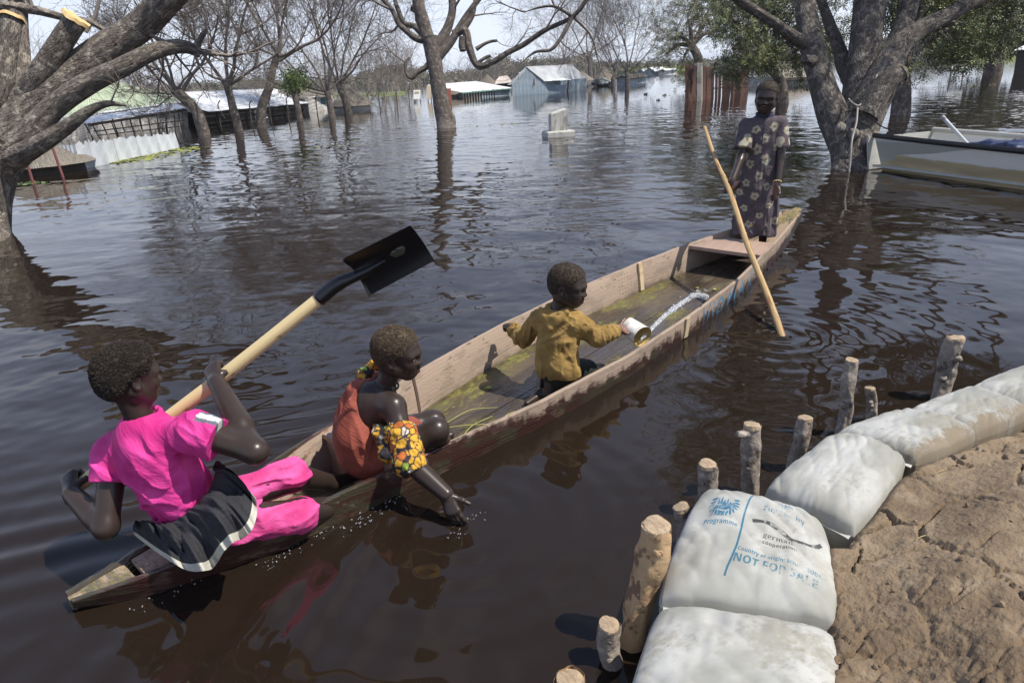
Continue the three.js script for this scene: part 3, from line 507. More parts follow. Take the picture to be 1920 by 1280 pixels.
// short tight curls standing on a bumpy cap; hairline given in head coordinates
function hair(owner, H, o, fr, k, opt) {
  const { thick, n, color, tip, size = 0.0042, seed } = opt, r = rng(seed);
  const LC = [-0.2, -0.07, -0.04, -0.01, 0.03, 0.055, 0.09, 0.2], LB = [opt.nape ?? 0.045, opt.nape ?? 0.045, 0.074, 0.108, 0.13, 0.16, 0.176, 0.18];
  const inHair = (p) => { const q = p.clone().sub(o).divideScalar(k), a = q.dot(fr.R), b = q.dot(fr.U), c = q.dot(fr.F) - 0.25 * Math.max(0, Math.abs(a) - 0.05); let i = 1; while (i < 7 && c > LC[i]) i++; return b - mix(LB[i - 1], LB[i], clamp((c - LC[i - 1]) / (LC[i] - LC[i - 1]))); };
  const cap = (x, y, z) => { const e = inHair(V(x, y, z)); return H.skull(x, y, z) - thick * k * smooth(-0.006, 0.055, e) - (e > 0 ? 0.0016 * noise(x * 330, y * 330, z * 330) : 0) - 0.0012; };
  const fn = (x, y, z) => smax(cap(x, y, z), -(inHair(V(x, y, z)) + 0.006 * noise(x * 110, y * 110, z * 110)) * k * 0.9, 0.006);
  const cc = (x, y, z) => { const t = clamp(0.5 + 0.9 * noise(x * 120, y * 120, z * 120)); return mix3(color, tip, t * 0.55); };
  const list = [nets(fn, H.lo.map((q) => q - 0.02), H.hi.map((q) => q + 0.02), 0.0044, cc)];
  const c0 = H.L(0, 0.135, -0.012), pos = [], col = [], idx = [];
  for (let i = 0, tries = 0; i < n && tries < n * 6; tries++) {
    const z = 2 * r() - 1, a = r() * 6.283, q = Math.sqrt(1 - z * z), d = V(q * Math.cos(a), z, q * Math.sin(a)); let t = 0.05 * k, p;
    for (let s = 0; s < 14; s++) { p = c0.clone().addScaledVector(d, t); t -= fn(p.x, p.y, p.z) * 0.9; }
    p = c0.clone().addScaledVector(d, t); if (Math.abs(fn(p.x, p.y, p.z)) > 0.003 || inHair(p) < -0.008 * r()) continue;
    i++; const m = size * (0.7 + 0.7 * r()), t1 = V(r() - 0.5, r() - 0.5, r() - 0.5).cross(d).normalize(), t2 = d.clone().cross(t1), ph = r() * 6.28, sh = mix3(color, tip, r()); const base = pos.length / 3;
    for (let s = 0; s <= 3; s++) { const w = ph + s * 1.6, rr = m * 0.55, ct = p.clone().addScaledVector(t1, Math.cos(w) * rr).addScaledVector(t2, Math.sin(w) * rr).addScaledVector(d, m * (s * 0.42 - 0.35)); for (let e = 0; e < 3; e++) { const v = e * 2.094, th = m * 0.26 * (s === 3 ? 0.3 : 1); const g = ct.clone().addScaledVector(d, Math.cos(v) * th).addScaledVector(t1, Math.sin(v) * Math.cos(w) * th).addScaledVector(t2, Math.sin(v) * Math.sin(w) * th); pos.push(g.x, g.y, g.z); col.push(...sh); } }
    for (let s = 0; s < 3; s++) for (let e = 0; e < 3; e++) { const A = base + s * 3 + e, B = base + s * 3 + (e + 1) % 3; idx.push(A, B, A + 3, B, B + 3, A + 3); }
  }
  list.push(geoFrom(pos, idx, null, col));
  part(owner, 'hair', merge(list.map((g) => { g.deleteAttribute('uv'); return g; })), std({ vertexColors: true, roughness: 0.85 }));
}
// a hand: Y towards the fingers, Z where the palm faces, T the thumb's side
function hand(w, Yd, Zd, T, L, curl, opt = {}) {
  const Y = Yd.clone().normalize(), Z = Zd.clone().addScaledVector(Y, -Zd.dot(Y)).normalize(), X = Y.clone().cross(Z); if (X.dot(T) < 0) X.negate();
  const at = (x, y, z) => w.clone().addScaledVector(X, x * L).addScaledVector(Y, y * L).addScaledVector(Z, z * L);
  const palm = [], fingers = [], pts = [w.clone()];
  const base = [[0.16, 0.50], [0.055, 0.53], [-0.055, 0.51], [-0.155, 0.46]], len = [0.42, 0.47, 0.43, 0.34], rad = [0.066, 0.068, 0.065, 0.058];
  base.forEach(([x, y], i) => { palm.push(capsule(at(x * 0.55, 0.04, 0), at(x, y, -0.01), 0.085 * L, 0.072 * L)); });
  base.forEach(([x, y], i) => {
    let p = at(x, y, -0.01), a = 0; const c = curl[i + 1], sp = (opt.spread || 0) * x, list = [];
    [0.44, 0.31, 0.25].forEach((f, j) => { a += c[j]; const d = Y.clone().multiplyScalar(Math.cos(a)).addScaledVector(Z, Math.sin(a)).addScaledVector(X, sp).normalize(), q = p.clone().addScaledVector(d, f * len[i] * L); list.push(capsule(p, q, rad[i] * L * (1 - 0.09 * j), rad[i] * L * (0.93 - 0.09 * j))); p = q; pts.push(q.clone()); });
    fingers.push(union(list, 0.004));
  });
  const th = opt.thumb || [0.75, 0.15, 0.35], tb = at(0.17, 0.16, 0.03), d1 = X.clone().multiplyScalar(Math.sin(th[0])).addScaledVector(Y, Math.cos(th[0])).addScaledVector(Z, th[1]).normalize(), t1 = tb.clone().addScaledVector(d1, 0.24 * L), d2 = d1.clone().addScaledVector(Z, th[2]).addScaledVector(Y, 0.3).normalize(), t2 = t1.clone().addScaledVector(d2, 0.2 * L);
  fingers.push(union([capsule(at(0.06, 0.1, 0), tb, 0.08 * L, 0.085 * L), capsule(tb, t1, 0.085 * L, 0.07 * L), capsule(t1, t2, 0.07 * L, 0.058 * L)], 0.006)); pts.push(t1, t2, at(0.2, 0.2, 0), at(-0.2, 0.2, 0));
  const P = union(palm, 0.02 * L / 0.14), wr = capsule(at(0, -0.35, 0), w, 0.16 * L * (opt.wrist || 1.15), 0.155 * L), grip = opt.avoid;
  const fn = (x, y, z) => { let d = smin(P(x, y, z), wr(x, y, z), 0.02); for (const f of fingers) d = smin(d, f(x, y, z), 0.0055); return grip ? Math.max(d, -grip(x, y, z)) : d; };
  const [lo, hi] = box(pts, 0.02 * L / 0.14 + 0.004), palmC = [0.22, 0.115, 0.085];
  const col = (x, y, z, a, b, c) => { const f = a * Z.x + b * Z.y + c * Z.z, n = 1 + 0.12 * fbm(x * 80, y * 80, z * 80, 2); return mix3(SKIN, palmC, (opt.pale || 0.6) * smooth(0.45, 0.8, f)).map((q) => q * n); };
  return nets(fn, lo, hi, 0.0033, col);
}
const grip = [[0.5, 0.6, 0.4], [0.95, 1.35, 0.9], [1.0, 1.4, 0.9], [1.05, 1.4, 0.9], [1.1, 1.4, 0.9]], relaxed = [[0.3, 0.3, 0.2], [0.25, 0.4, 0.25], [0.32, 0.5, 0.3], [0.4, 0.55, 0.35], [0.45, 0.6, 0.35]];
function skinBody(fn, pts, cell = 0.009) { const [lo, hi] = box(pts, 0.11); return nets(fn, lo, hi, cell, (x, y, z) => { const n = 1 + 0.14 * fbm(x * 40, y * 40, z * 40, 3); return SKIN.map((q) => q * n); }); }
const noUv = (list) => merge(list.map((g) => { g.deleteAttribute('uv'); return g; }));
const crumple = (() => { const a = tiling(0, 5, 121, 5, 9), b = tiling(0, 4, 122, 14, 30), t = tex(512, 512, (u, v) => 0.65 * (1 - Math.abs(2 * a(u, v) - 1)) + 0.35 * b(u, v), true); t.repeat.set(5, 5); return t; })();
const clothMat = (o) => phys({ vertexColors: true, roughness: 0.85, sheen: 0.2, sheenRoughness: 0.6, bumpMap: crumple, bumpScale: 0.004, ...o });
function print3(x, y, z, cell) {                       // bold fruit-like wax print: outlined blobs
  const i0 = Math.floor(x / cell), j0 = Math.floor(y / cell), k0 = Math.floor(z / cell); let a = 9, b = 9, id = 0;
  for (let i = i0 - 1; i <= i0 + 1; i++) for (let j = j0 - 1; j <= j0 + 1; j++) for (let k = k0 - 1; k <= k0 + 1; k++) { const d = Math.hypot(x / cell - i - hash3(i, j, k + 3), y / cell - j - hash3(i + 5, j, k), z / cell - k - hash3(i, j + 9, k)); if (d < a) { b = a; a = d; id = hash3(i + 2, j + 4, k + 8); } else if (d < b) b = d; }
  if (b - a < 0.09 || id < 0.09) return [0.022, 0.016, 0.02];
  const base = id < 0.62 ? [0.62, 0.33, 0.025] : id < 0.78 ? [0.48, 0.13, 0.02] : id < 0.89 ? [0.30, 0.42, 0.06] : [0.66, 0.6, 0.5];
  return a < 0.2 && id < 0.5 ? [0.16, 0.045, 0.015] : base.map((q) => q * (1.1 - 0.5 * a));
}

// cloth creases: ridged folds running along direction d (world), plus crumple; negative is outward
function creases(d, wave, amp, seed) { const D = d.clone().normalize(), A = Math.abs(D.y) > 0.8 ? V(1, 0, 0) : V(0, 1, 0), P1 = D.clone().cross(A).normalize(), P2 = D.clone().cross(P1); return (x, y, z) => { const l = (x * D.x + y * D.y + z * D.z) / wave * 0.28, a = (x * P1.x + y * P1.y + z * P1.z) / wave, b = (x * P2.x + y * P2.y + z * P2.z) / wave, w = 0.7 * noise(a * 0.6 + seed, b * 0.6, l * 1.3); const n = noise(a + w + seed, b + w, l), m = noise(a * 2.1 + w, b * 2.1 + seed, l * 2); return amp * (2.2 * (Math.abs(n) - 0.32) + 0.7 * (Math.abs(m) - 0.3)); }; }
{ // standing girl in the flowered dress, poling from the bow
  const o = C(5.78, 2.42, FLOOR(5.7)), T = thing('person', 'girl in a purple dress with cream flowers standing in the bow', 'person', o);
  const J = (x, y, d) => atD(x, y, d);
  const neck = J(1434, 217, 5.60), pel = J(1424, 335, 5.82), chest = J(1430, 262, 5.67);
  const shR = J(1400, 236, 5.63), shL = J(1463, 232, 5.57), elR = J(1389, 297, 5.62), wrR = J(1372, 341, 5.45), elL = J(1464, 292, 5.64), wrL = J(1458, 343, 5.62);
  const fR = C(5.77, 2.50, FLOOR(5.77) + 0.01), fL = C(5.78, 2.34, FLOOR(5.78) + 0.01), up = neck.clone().sub(pel).normalize(), fwd = V(-0.36, 0, 0.93), B = frame(fwd, up);
  const hipR = pel.clone().addScaledVector(B.R, 0.075), hipL = pel.clone().addScaledVector(B.R, -0.075), kR = hipR.clone().lerp(fR, 0.5).addScaledVector(fwd, 0.02), kL = hipL.clone().lerp(fL, 0.5).addScaledVector(fwd, 0.02);
  const hf = frame(V(-0.46, -0.1, 0.88), V(0.03, 1, 0.12)), hk = 1.1, ho = J(1434, 211, 5.545), H = headField(ho, hf, hk, { neck: neck.clone().addScaledVector(B.F, -0.02), cell: 1.5 });
  const body = union([ellipsoid(chest, [0.125, 0.15, 0.08], B.R, B.U, B.F), ellipsoid(pel, [0.115, 0.13, 0.085], B.R, B.U, B.F), ...limb([], [shR, elR, wrR], [0.043, 0.034, 0.025]), ...limb([], [shL, elL, wrL], [0.043, 0.034, 0.025]), ...limb([], [hipR, kR, fR.clone().add(V(0, 0.06, 0))], [0.068, 0.048, 0.03]), ...limb([], [hipL, kL, fL.clone().add(V(0, 0.06, 0))], [0.068, 0.048, 0.03]), capsule(chest, neck, 0.09, 0.05), capsule(shR, shL, 0.045), capsule(fR.clone().add(V(0, 0.03, 0)), fR.clone().addScaledVector(fwd, 0.13).add(V(0, 0.018, 0)), 0.032, 0.02), capsule(fL.clone().add(V(0, 0.03, 0)), fL.clone().addScaledVector(fwd, 0.13).add(V(0, 0.018, 0)), 0.032, 0.02)], 0.03);
  const poleDir = polePath[2].clone().sub(polePath[1]).normalize(), gp = polePath[1], toW = wrR.clone().sub(gp).normalize();
  const gripAxis = capsule(polePath[0], polePath[2], 0.0205), hz = gp.clone().sub(wrR).addScaledVector(poleDir, -gp.clone().sub(wrR).dot(poleDir)).normalize();
  const hy = V(-0.45, -0.75, 0.45).addScaledVector(poleDir, -V(-0.45, -0.75, 0.45).dot(poleDir)).normalize(), zz = hy.clone().cross(poleDir).normalize(); if (zz.dot(hz) < 0) zz.negate();
  const gw = gp.clone().addScaledVector(zz, -0.033).addScaledVector(hy, -0.055);
  const hR = hand(gw, hy, zz, poleDir.clone(), 0.152, grip, { avoid: gripAxis, thumb: [0.9, 0.7, 0.8] });
  const hL = hand(wrL.clone().add(V(0, -0.012, 0)), V(-0.1, -1, 0.12), V(-0.85, 0, 0.3), V(-0.4, 0, 0.9), 0.15, relaxed);
  const arm2 = skinBody(union(limb([], [elR, wrR, gw], [0.034, 0.026, 0.023]), 0.01), [elR, gw], 0.008);
  part(T, 'body', noUv([skinBody(body, [neck, pel, shR, shL, elR, elL, wrR, wrL, fR, fL, kR, kL, fR.clone().addScaledVector(fwd, 0.15)], 0.010), H.geo(), hR, hL, arm2]), skinMat);
  eyes(T, H);
  hair(T, H, ho, hf, hk, { thick: 0.005, n: 2600, color: [0.03, 0.022, 0.016], tip: [0.09, 0.065, 0.045], seed: 51, size: 0.004 });
  // dress: an easy A-line to the calf with folds, short sleeves, a navy collar
  const hem = C(5.78, 2.42, 0.17), topY = neck.y - 0.03, Hh = topY - hem.y;
  const crD = creases(V(0, 1, 0), 0.06, 0.013, 3.3);
  const dressCore = (x, y, z) => {
    const t = clamp((topY - y) / Hh, -0.1, 1.05), cx = mix(neck.x, hem.x, clamp(t)), cz = mix(neck.z, hem.z, clamp(t)); const px = x - cx, pz = z - cz, a = px * B.R.x + pz * B.R.z, b = px * B.F.x + pz * B.F.z;
    const w = mix(0.138, 0.182, smooth(0.15, 0.95, t)) - 0.05 * smooth(0.1, -0.02, t), d = mix(0.105, 0.145, smooth(0.1, 0.8, t)) - 0.03 * smooth(0.1, -0.02, t), an = Math.atan2(a, b);
    const fold = -crD(x, y, z) * (0.5 + 0.9 * smooth(0.15, 0.9, t)) + 0.006 * smooth(0.2, 0.9, t) * Math.sin(an * 9 + 1.5 * noise(an * 2, t * 3, 2));
    const k0 = Math.hypot(a / (w + fold), b / (d + fold)); return (k0 - 1) * Math.min(w, d) * 0.85;
  };
  const slv = (s, e) => { const m = s.clone().lerp(e, 0.72), dir = e.clone().sub(s).normalize(), c = capsule(s, m, 0.062, 0.073); return (x, y, z) => smax(c(x, y, z) - 0.005 * fbm(x * 22, y * 22, z * 22, 2), (x - m.x) * dir.x + (y - m.y) * dir.y + (z - m.z) * dir.z, 0.006); };
  const yoke = union([capsule(shR, shL, 0.06), ellipsoid(chest.clone().addScaledVector(B.U, 0.03), [0.14, 0.14, 0.095], B.R, B.U, B.F), capsule(chest, neck.clone().addScaledVector(B.U, -0.02), 0.1, 0.066)], 0.05), sR = slv(shR, elR), sL = slv(shL, elL), nk = capsule(neck.clone().addScaledVector(B.F, 0.015), neck.clone().addScaledVector(B.U, 0.2).addScaledVector(B.F, 0.06), 0.05, 0.08);
  const dress = (x, y, z) => { let d = smax(dressCore(x, y, z), Math.max(y - topY, hem.y - y + 0.012 * Math.sin(x * 30 + z * 21)), 0.02); d = smin(d, yoke(x, y, z), 0.03); d = smin(d, sR(x, y, z), 0.014); d = smin(d, sL(x, y, z), 0.014); return smax(d, -nk(x, y, z), 0.006); };
  const fl = []; { const spots = [[-0.085, 0.05], [0.055, 0.07], [-0.02, 0.15], [0.115, 0.14], [-0.12, 0.22], [0.03, 0.235], [-0.04, 0.32], [0.13, 0.29], [0.08, 0.36], [-0.15, 0.42], [0.0, 0.46], [-0.07, 0.55], [0.1, 0.52], [0.02, 0.63], [-0.17, 0.62], [0.15, 0.61], [-0.1, 0.71], [0.1, 0.74], [-0.03, 0.8], [0.17, 0.8], [0.05, 0.88], [-0.16, 0.86]]; for (const [a, t] of spots) { fl.push([a, t * Hh, 1]); fl.push([-a * 1.07 + 0.02, t * Hh + 0.03, -1]); } }
  const sleeveSpots = [shR.clone().lerp(elR, 0.25).addScaledVector(B.R, 0.05), shR.clone().lerp(elR, 0.55).addScaledVector(B.F, 0.06), shL.clone().lerp(elL, 0.2).addScaledVector(B.R, -0.05).addScaledVector(B.F, 0.03), shL.clone().lerp(elL, 0.5).addScaledVector(B.F, 0.055), shL.clone().lerp(elL, 0.55).addScaledVector(B.R, -0.06)];
  const petal = (u, v, s) => { const r = Math.hypot(u, v * (1 + 0.2 * Math.sin(s * 3))), a = Math.atan2(v, u) + s, R = 0.034 * (0.74 + 0.26 * Math.abs(Math.cos(a * 2.5))) * (0.85 + 0.3 * hash3(s, 2, 5) + 0.18 * noise(a * 2, s, 1)); return r < R ? (r < 0.011 ? 2 : 1) : 0; };
  const dc = (x, y, z, nx, ny, nz) => {
    const n = 0.9 + 0.35 * fbm(x * 30, y * 30, z * 30, 3); let c = mix3([0.07, 0.054, 0.066], [0.118, 0.091, 0.10], clamp(0.5 + fbm(x * 7, y * 7, z * 7, 3))).map((q) => q * n);
    const t = topY - y, px = x - mix(neck.x, hem.x, clamp(t / Hh)), pz = z - mix(neck.z, hem.z, clamp(t / Hh)), a = px * B.R.x + pz * B.R.z, b = px * B.F.x + pz * B.F.z;
    let f = 0; for (let i = 0; i < fl.length && !f; i++) if (fl[i][2] * b > 0 && Math.abs(a - fl[i][0]) < 0.045 && Math.abs(t - fl[i][1]) < 0.045) f = petal(a - fl[i][0], t - fl[i][1], i);
    for (let i = 0; i < sleeveSpots.length && !f; i++) { const q = sleeveSpots[i], e = Math.hypot(x - q.x, y - q.y, z - q.z); if (e < 0.036) f = e < 0.012 ? 2 : 1; }
    if (f === 1) c = [0.40, 0.365, 0.27].map((q) => q * n); if (f === 2) c = [0.16, 0.11, 0.07];
    const dn = Math.hypot(x - neck.x, y - neck.y, z - neck.z); if (dn < 0.085 || (b > 0 && Math.abs(a) < 0.006 && t < 0.17)) c = [0.028, 0.026, 0.055];
    return c;
  };
  const [lo, hi] = box([neck, shR, shL, elR, elL, hem], 0.2); lo[1] = hem.y - 0.03;
  part(T, 'dress', nets(dress, lo, hi, 0.007, dc), clothMat({ roughness: 0.9 }));
  const col = []; for (let i = 0; i <= 22; i++) { const a = mix(-2.75, 2.75, i / 22); col.push(neck.clone().addScaledVector(B.F, -Math.cos(a) * 0.052 + 0.015).addScaledVector(B.R, Math.sin(a) * 0.06).addScaledVector(B.U, 0.022 - 0.02 * smooth(1.2, 2.75, Math.abs(a)))); }
  part(T, 'collar', tube(col, [0.011, 0.013, 0.011], { sides: 7, n: 40, capStart: true }), std({ color: rgb(0.028, 0.026, 0.055), roughness: 0.9 }));
  const br = []; const wax = wrL.clone().sub(elL).normalize(), wf = frame(wax, V(1, 0.1, 0)); for (let i = 0; i <= 20; i++) { const a = i / 20 * 6.283; br.push(wrL.clone().addScaledVector(wax, -0.012).addScaledVector(wf.R, Math.cos(a) * 0.029).addScaledVector(wf.U, Math.sin(a) * 0.029)); }
  const beads = []; br.slice(0, 20).forEach((p, i) => { const g = new THREE.SphereGeometry(0.0055, 7, 5); g.translate(p.x, p.y, p.z); const c = i % 3 ? [0.55, 0.36, 0.04] : [0.6, 0.58, 0.5], a = []; for (let k = 0; k < g.attributes.position.count; k++) a.push(...c); g.setAttribute('color', new THREE.Float32BufferAttribute(a, 3)); beads.push(g); });
  part(T, 'bracelet', merge(beads), std({ vertexColors: true, roughness: 0.4 }));
}
const cupPos = atD(1192, 622, 3.84);
{ // small boy in the mustard hoodie kneeling amidships, bailing with a cup
  const J = (x, y, d) => atD(x, y, d), base = C(2.66, 2.2, FLOOR(2.6)), T = thing('person', 'small boy in a mustard hooded top kneeling and bailing water with a cup', 'person', base);
  const pel = J(1048, 690, 3.72), chest = J(1046, 622, 3.66), neck = J(1046, 580, 3.62), shL = J(1014, 597, 3.74), shR = J(1078, 602, 3.60), elL = J(980, 634, 3.90), wrL = J(956, 612, 4.06), elR = J(1120, 632, 3.62), wrR = J(1160, 616, 3.76);
  const fwd = V(0.5, 0, -0.86), up = neck.clone().sub(pel).normalize(), B = frame(fwd, up), fl = FLOOR(2.6);
  const kR = C(2.98, 2.10, fl + 0.045), kL = C(2.86, 2.40, fl + 0.045), fR = C(2.66, 2.13, fl + 0.03), fL = C(2.56, 2.2, fl + 0.03), hipR = pel.clone().addScaledVector(B.R, 0.05), hipL = pel.clone().addScaledVector(B.R, -0.05);
  const hf = frame(V(0.78, -0.14, 0.36), V(0.05, 1, 0.04)), hk = 1.03, ho = J(1060, 572, 3.62), H = headField(ho, hf, hk, { neck: neck.clone(), neckR: 0.036, cell: 1.2 });
  const aR = kR.clone().lerp(fR, 0.0);
  const body = union([ellipsoid(chest, [0.085, 0.11, 0.065], B.R, B.U, B.F), ellipsoid(pel, [0.085, 0.08, 0.075], B.R, B.U, B.F), ...limb([], [shL, elL, wrL], [0.036, 0.029, 0.023]), ...limb([], [shR, elR, wrR], [0.036, 0.029, 0.023]), ...limb([], [hipR, kR, fR], [0.055, 0.042, 0.028]), ...limb([], [hipL, kL, fL], [0.055, 0.042, 0.028]), capsule(fR, C(2.56, 2.12, fl + 0.022), 0.026, 0.018), capsule(fL, C(2.45, 2.2, fl + 0.022), 0.026, 0.018), capsule(J(1034, 700, 3.72), J(1032, 738, 3.72), 0.042, 0.034)], 0.025);
  const hL = hand(wrL, J(940, 606, 4.2).sub(wrL), V(0.1, -1, 0.1), V(0.4, 0, -0.9), 0.115, [[0.4, 0.4, 0.3], [0.6, 0.7, 0.5], [0.6, 0.7, 0.5], [0.65, 0.7, 0.5], [0.7, 0.7, 0.5]]);
  const cupAx = V(0.45, -0.38, 0.6).normalize(), hY = cupPos.clone().sub(wrR).normalize();
  const hR = hand(wrR, hY.clone().add(V(0, -0.12, -0.15)), V(0.25, 0.75, 0.6), V(0.1, 0.3, -0.9), 0.12, [[0.3, 0.3, 0.2], [0.3, 0.5, 0.3], [0.25, 0.45, 0.3], [0.25, 0.45, 0.3], [0.3, 0.5, 0.3]], { pale: 1, thumb: [1.0, 0.5, 0.3], spread: 0.5 });
  part(T, 'body', noUv([skinBody(body, [pel, chest, neck, shL, shR, elL, elR, wrL, wrR, kR, kL, fR, fL, C(2.44, 2.2, fl)], 0.008), H.geo(), hL, hR]), skinMat);
  eyes(T, H);
  hair(T, H, ho, hf, hk, { thick: 0.006, n: 6000, color: [0.022, 0.014, 0.009], tip: [0.085, 0.055, 0.032], seed: 52, size: 0.003 });
  // hooded top: loose body, long creased sleeves, hood hanging behind the neck
  const crS = creases(V(0.1, 0.9, 0.3), 0.034, 0.009, 8.3);
  const slv = (a, b, c, end) => { const e = b.clone().lerp(c, end), d = c.clone().sub(b).normalize(), f = union([capsule(a, b, 0.054, 0.050), capsule(b, e, 0.049, 0.042)], 0.02); const L = a.distanceTo(b); return (x, y, z) => { const s = (x - a.x) * (b.x - a.x) / L + (y - a.y) * (b.y - a.y) / L + (z - a.z) * (b.z - a.z) / L, s2 = (x - b.x) * d.x + (y - b.y) * d.y + (z - b.z) * d.z; const cr = crS(x, y, z) + 0.003 * fbm(x * 30, y * 30, z * 30, 2); return smax(f(x, y, z) + cr, (x - e.x) * d.x + (y - e.y) * d.y + (z - e.z) * d.z, 0.006); }; };
  const sl = slv(shL, elL, wrL, 0.8), sr = slv(shR, elR, wrR, 0.82), hemP = pel.clone().addScaledVector(B.U, -0.035);
  const torso = union([ellipsoid(chest.clone().addScaledVector(B.U, 0.015), [0.112, 0.12, 0.083], B.R, B.U, B.F), ellipsoid(chest.clone().lerp(pel, 0.5), [0.118, 0.13, 0.092], B.R, B.U, B.F), ellipsoid(pel, [0.124, 0.11, 0.105], B.R, B.U, B.F), capsule(shL, shR, 0.05)], 0.05);
  const nk = capsule(neck.clone().addScaledVector(B.U, 0.005), neck.clone().addScaledVector(B.U, 0.2).addScaledVector(B.F, 0.03), 0.037, 0.08);
  const hoodRing = []; for (let i = 0; i <= 10; i++) { const a = i / 10 * 6.283; hoodRing.push(neck.clone().addScaledVector(B.R, Math.sin(a) * 0.062).addScaledVector(B.F, Math.cos(a) * 0.052 - 0.006).addScaledVector(B.U, 0.002 + 0.014 * Math.cos(a))); }
  const hoodR = union([...limb([], hoodRing, new Array(11).fill(0.0155))], 0.012), hoodBag = union([ellipsoid(neck.clone().addScaledVector(B.F, -0.062).addScaledVector(B.U, -0.03), [0.078, 0.048, 0.03], B.R, B.U, B.F), capsule(neck.clone().addScaledVector(B.F, -0.05).addScaledVector(B.R, 0.075).addScaledVector(B.U, 0.008), neck.clone().addScaledVector(B.F, -0.088).addScaledVector(B.U, -0.075), 0.016, 0.016), capsule(neck.clone().addScaledVector(B.F, -0.05).addScaledVector(B.R, -0.075).addScaledVector(B.U, 0.008), neck.clone().addScaledVector(B.F, -0.088).addScaledVector(B.U, -0.075), 0.016, 0.016)], 0.018), hoodIn = ellipsoid(neck.clone().addScaledVector(B.F, -0.066).addScaledVector(B.U, 0.02), [0.052, 0.045, 0.02], B.R, B.U, B.F);
  const cr1 = creases(B.U, 0.055, 0.011, 2.2), cr2 = creases(B.R.clone().addScaledVector(B.U, 0.5), 0.055, 0.009, 6.1);
  const top = (x, y, z) => {
    const p = V(x, y, z).sub(hemP), h = p.dot(B.U), a = p.dot(B.R), w = cr1(x, y, z) * smooth(0.28, 0.1, h) + cr2(x, y, z) * smooth(0.06, 0.2, h) + 0.003 * fbm(x * 26, y * 26, z * 26, 2);
    let d = smax(torso(x, y, z) + w, -h + 0.006 * Math.sin(a * 40), 0.008); d = smin(d, sl(x, y, z), 0.03); d = smin(d, sr(x, y, z), 0.03); d = smin(d, hoodR(x, y, z) + 0.003 * noise(x * 40, y * 40, z * 40), 0.012); d = smin(d, smax(hoodBag(x, y, z) + 0.004 * noise(x * 30, y * 30, z * 30), -hoodIn(x, y, z), 0.01), 0.012); return smax(d, -nk(x, y, z), 0.006);
  };
  const [lo, hi] = box([neck, shL, shR, elL, elR, wrL, wrR, pel], 0.13);
  part(T, 'hooded_top', nets(top, lo, hi, 0.0052, (x, y, z) => { const n = fbm(x * 16, y * 16, z * 16, 4); return mix3([0.19, 0.112, 0.028], [0.34, 0.215, 0.065], clamp(0.55 + n)); }), clothMat({ roughness: 0.95 }));
  const sh = union([ellipsoid(pel.clone().addScaledVector(B.U, -0.03), [0.105, 0.085, 0.092], B.R, B.U, B.F), capsule(hipR, hipR.clone().lerp(kR, 0.6), 0.068, 0.064), capsule(hipL, hipL.clone().lerp(kL, 0.6), 0.068, 0.064)], 0.03), [l2, h2] = box([pel, hipR, hipL, kR, kL], 0.12);
  part(T, 'shorts', nets((x, y, z) => sh(x, y, z) + 0.005 * fbm(x * 25, y * 25, z * 25, 2), l2, h2, 0.006, () => [0.012, 0.016, 0.011]), clothMat({ roughness: 0.9 }));
}
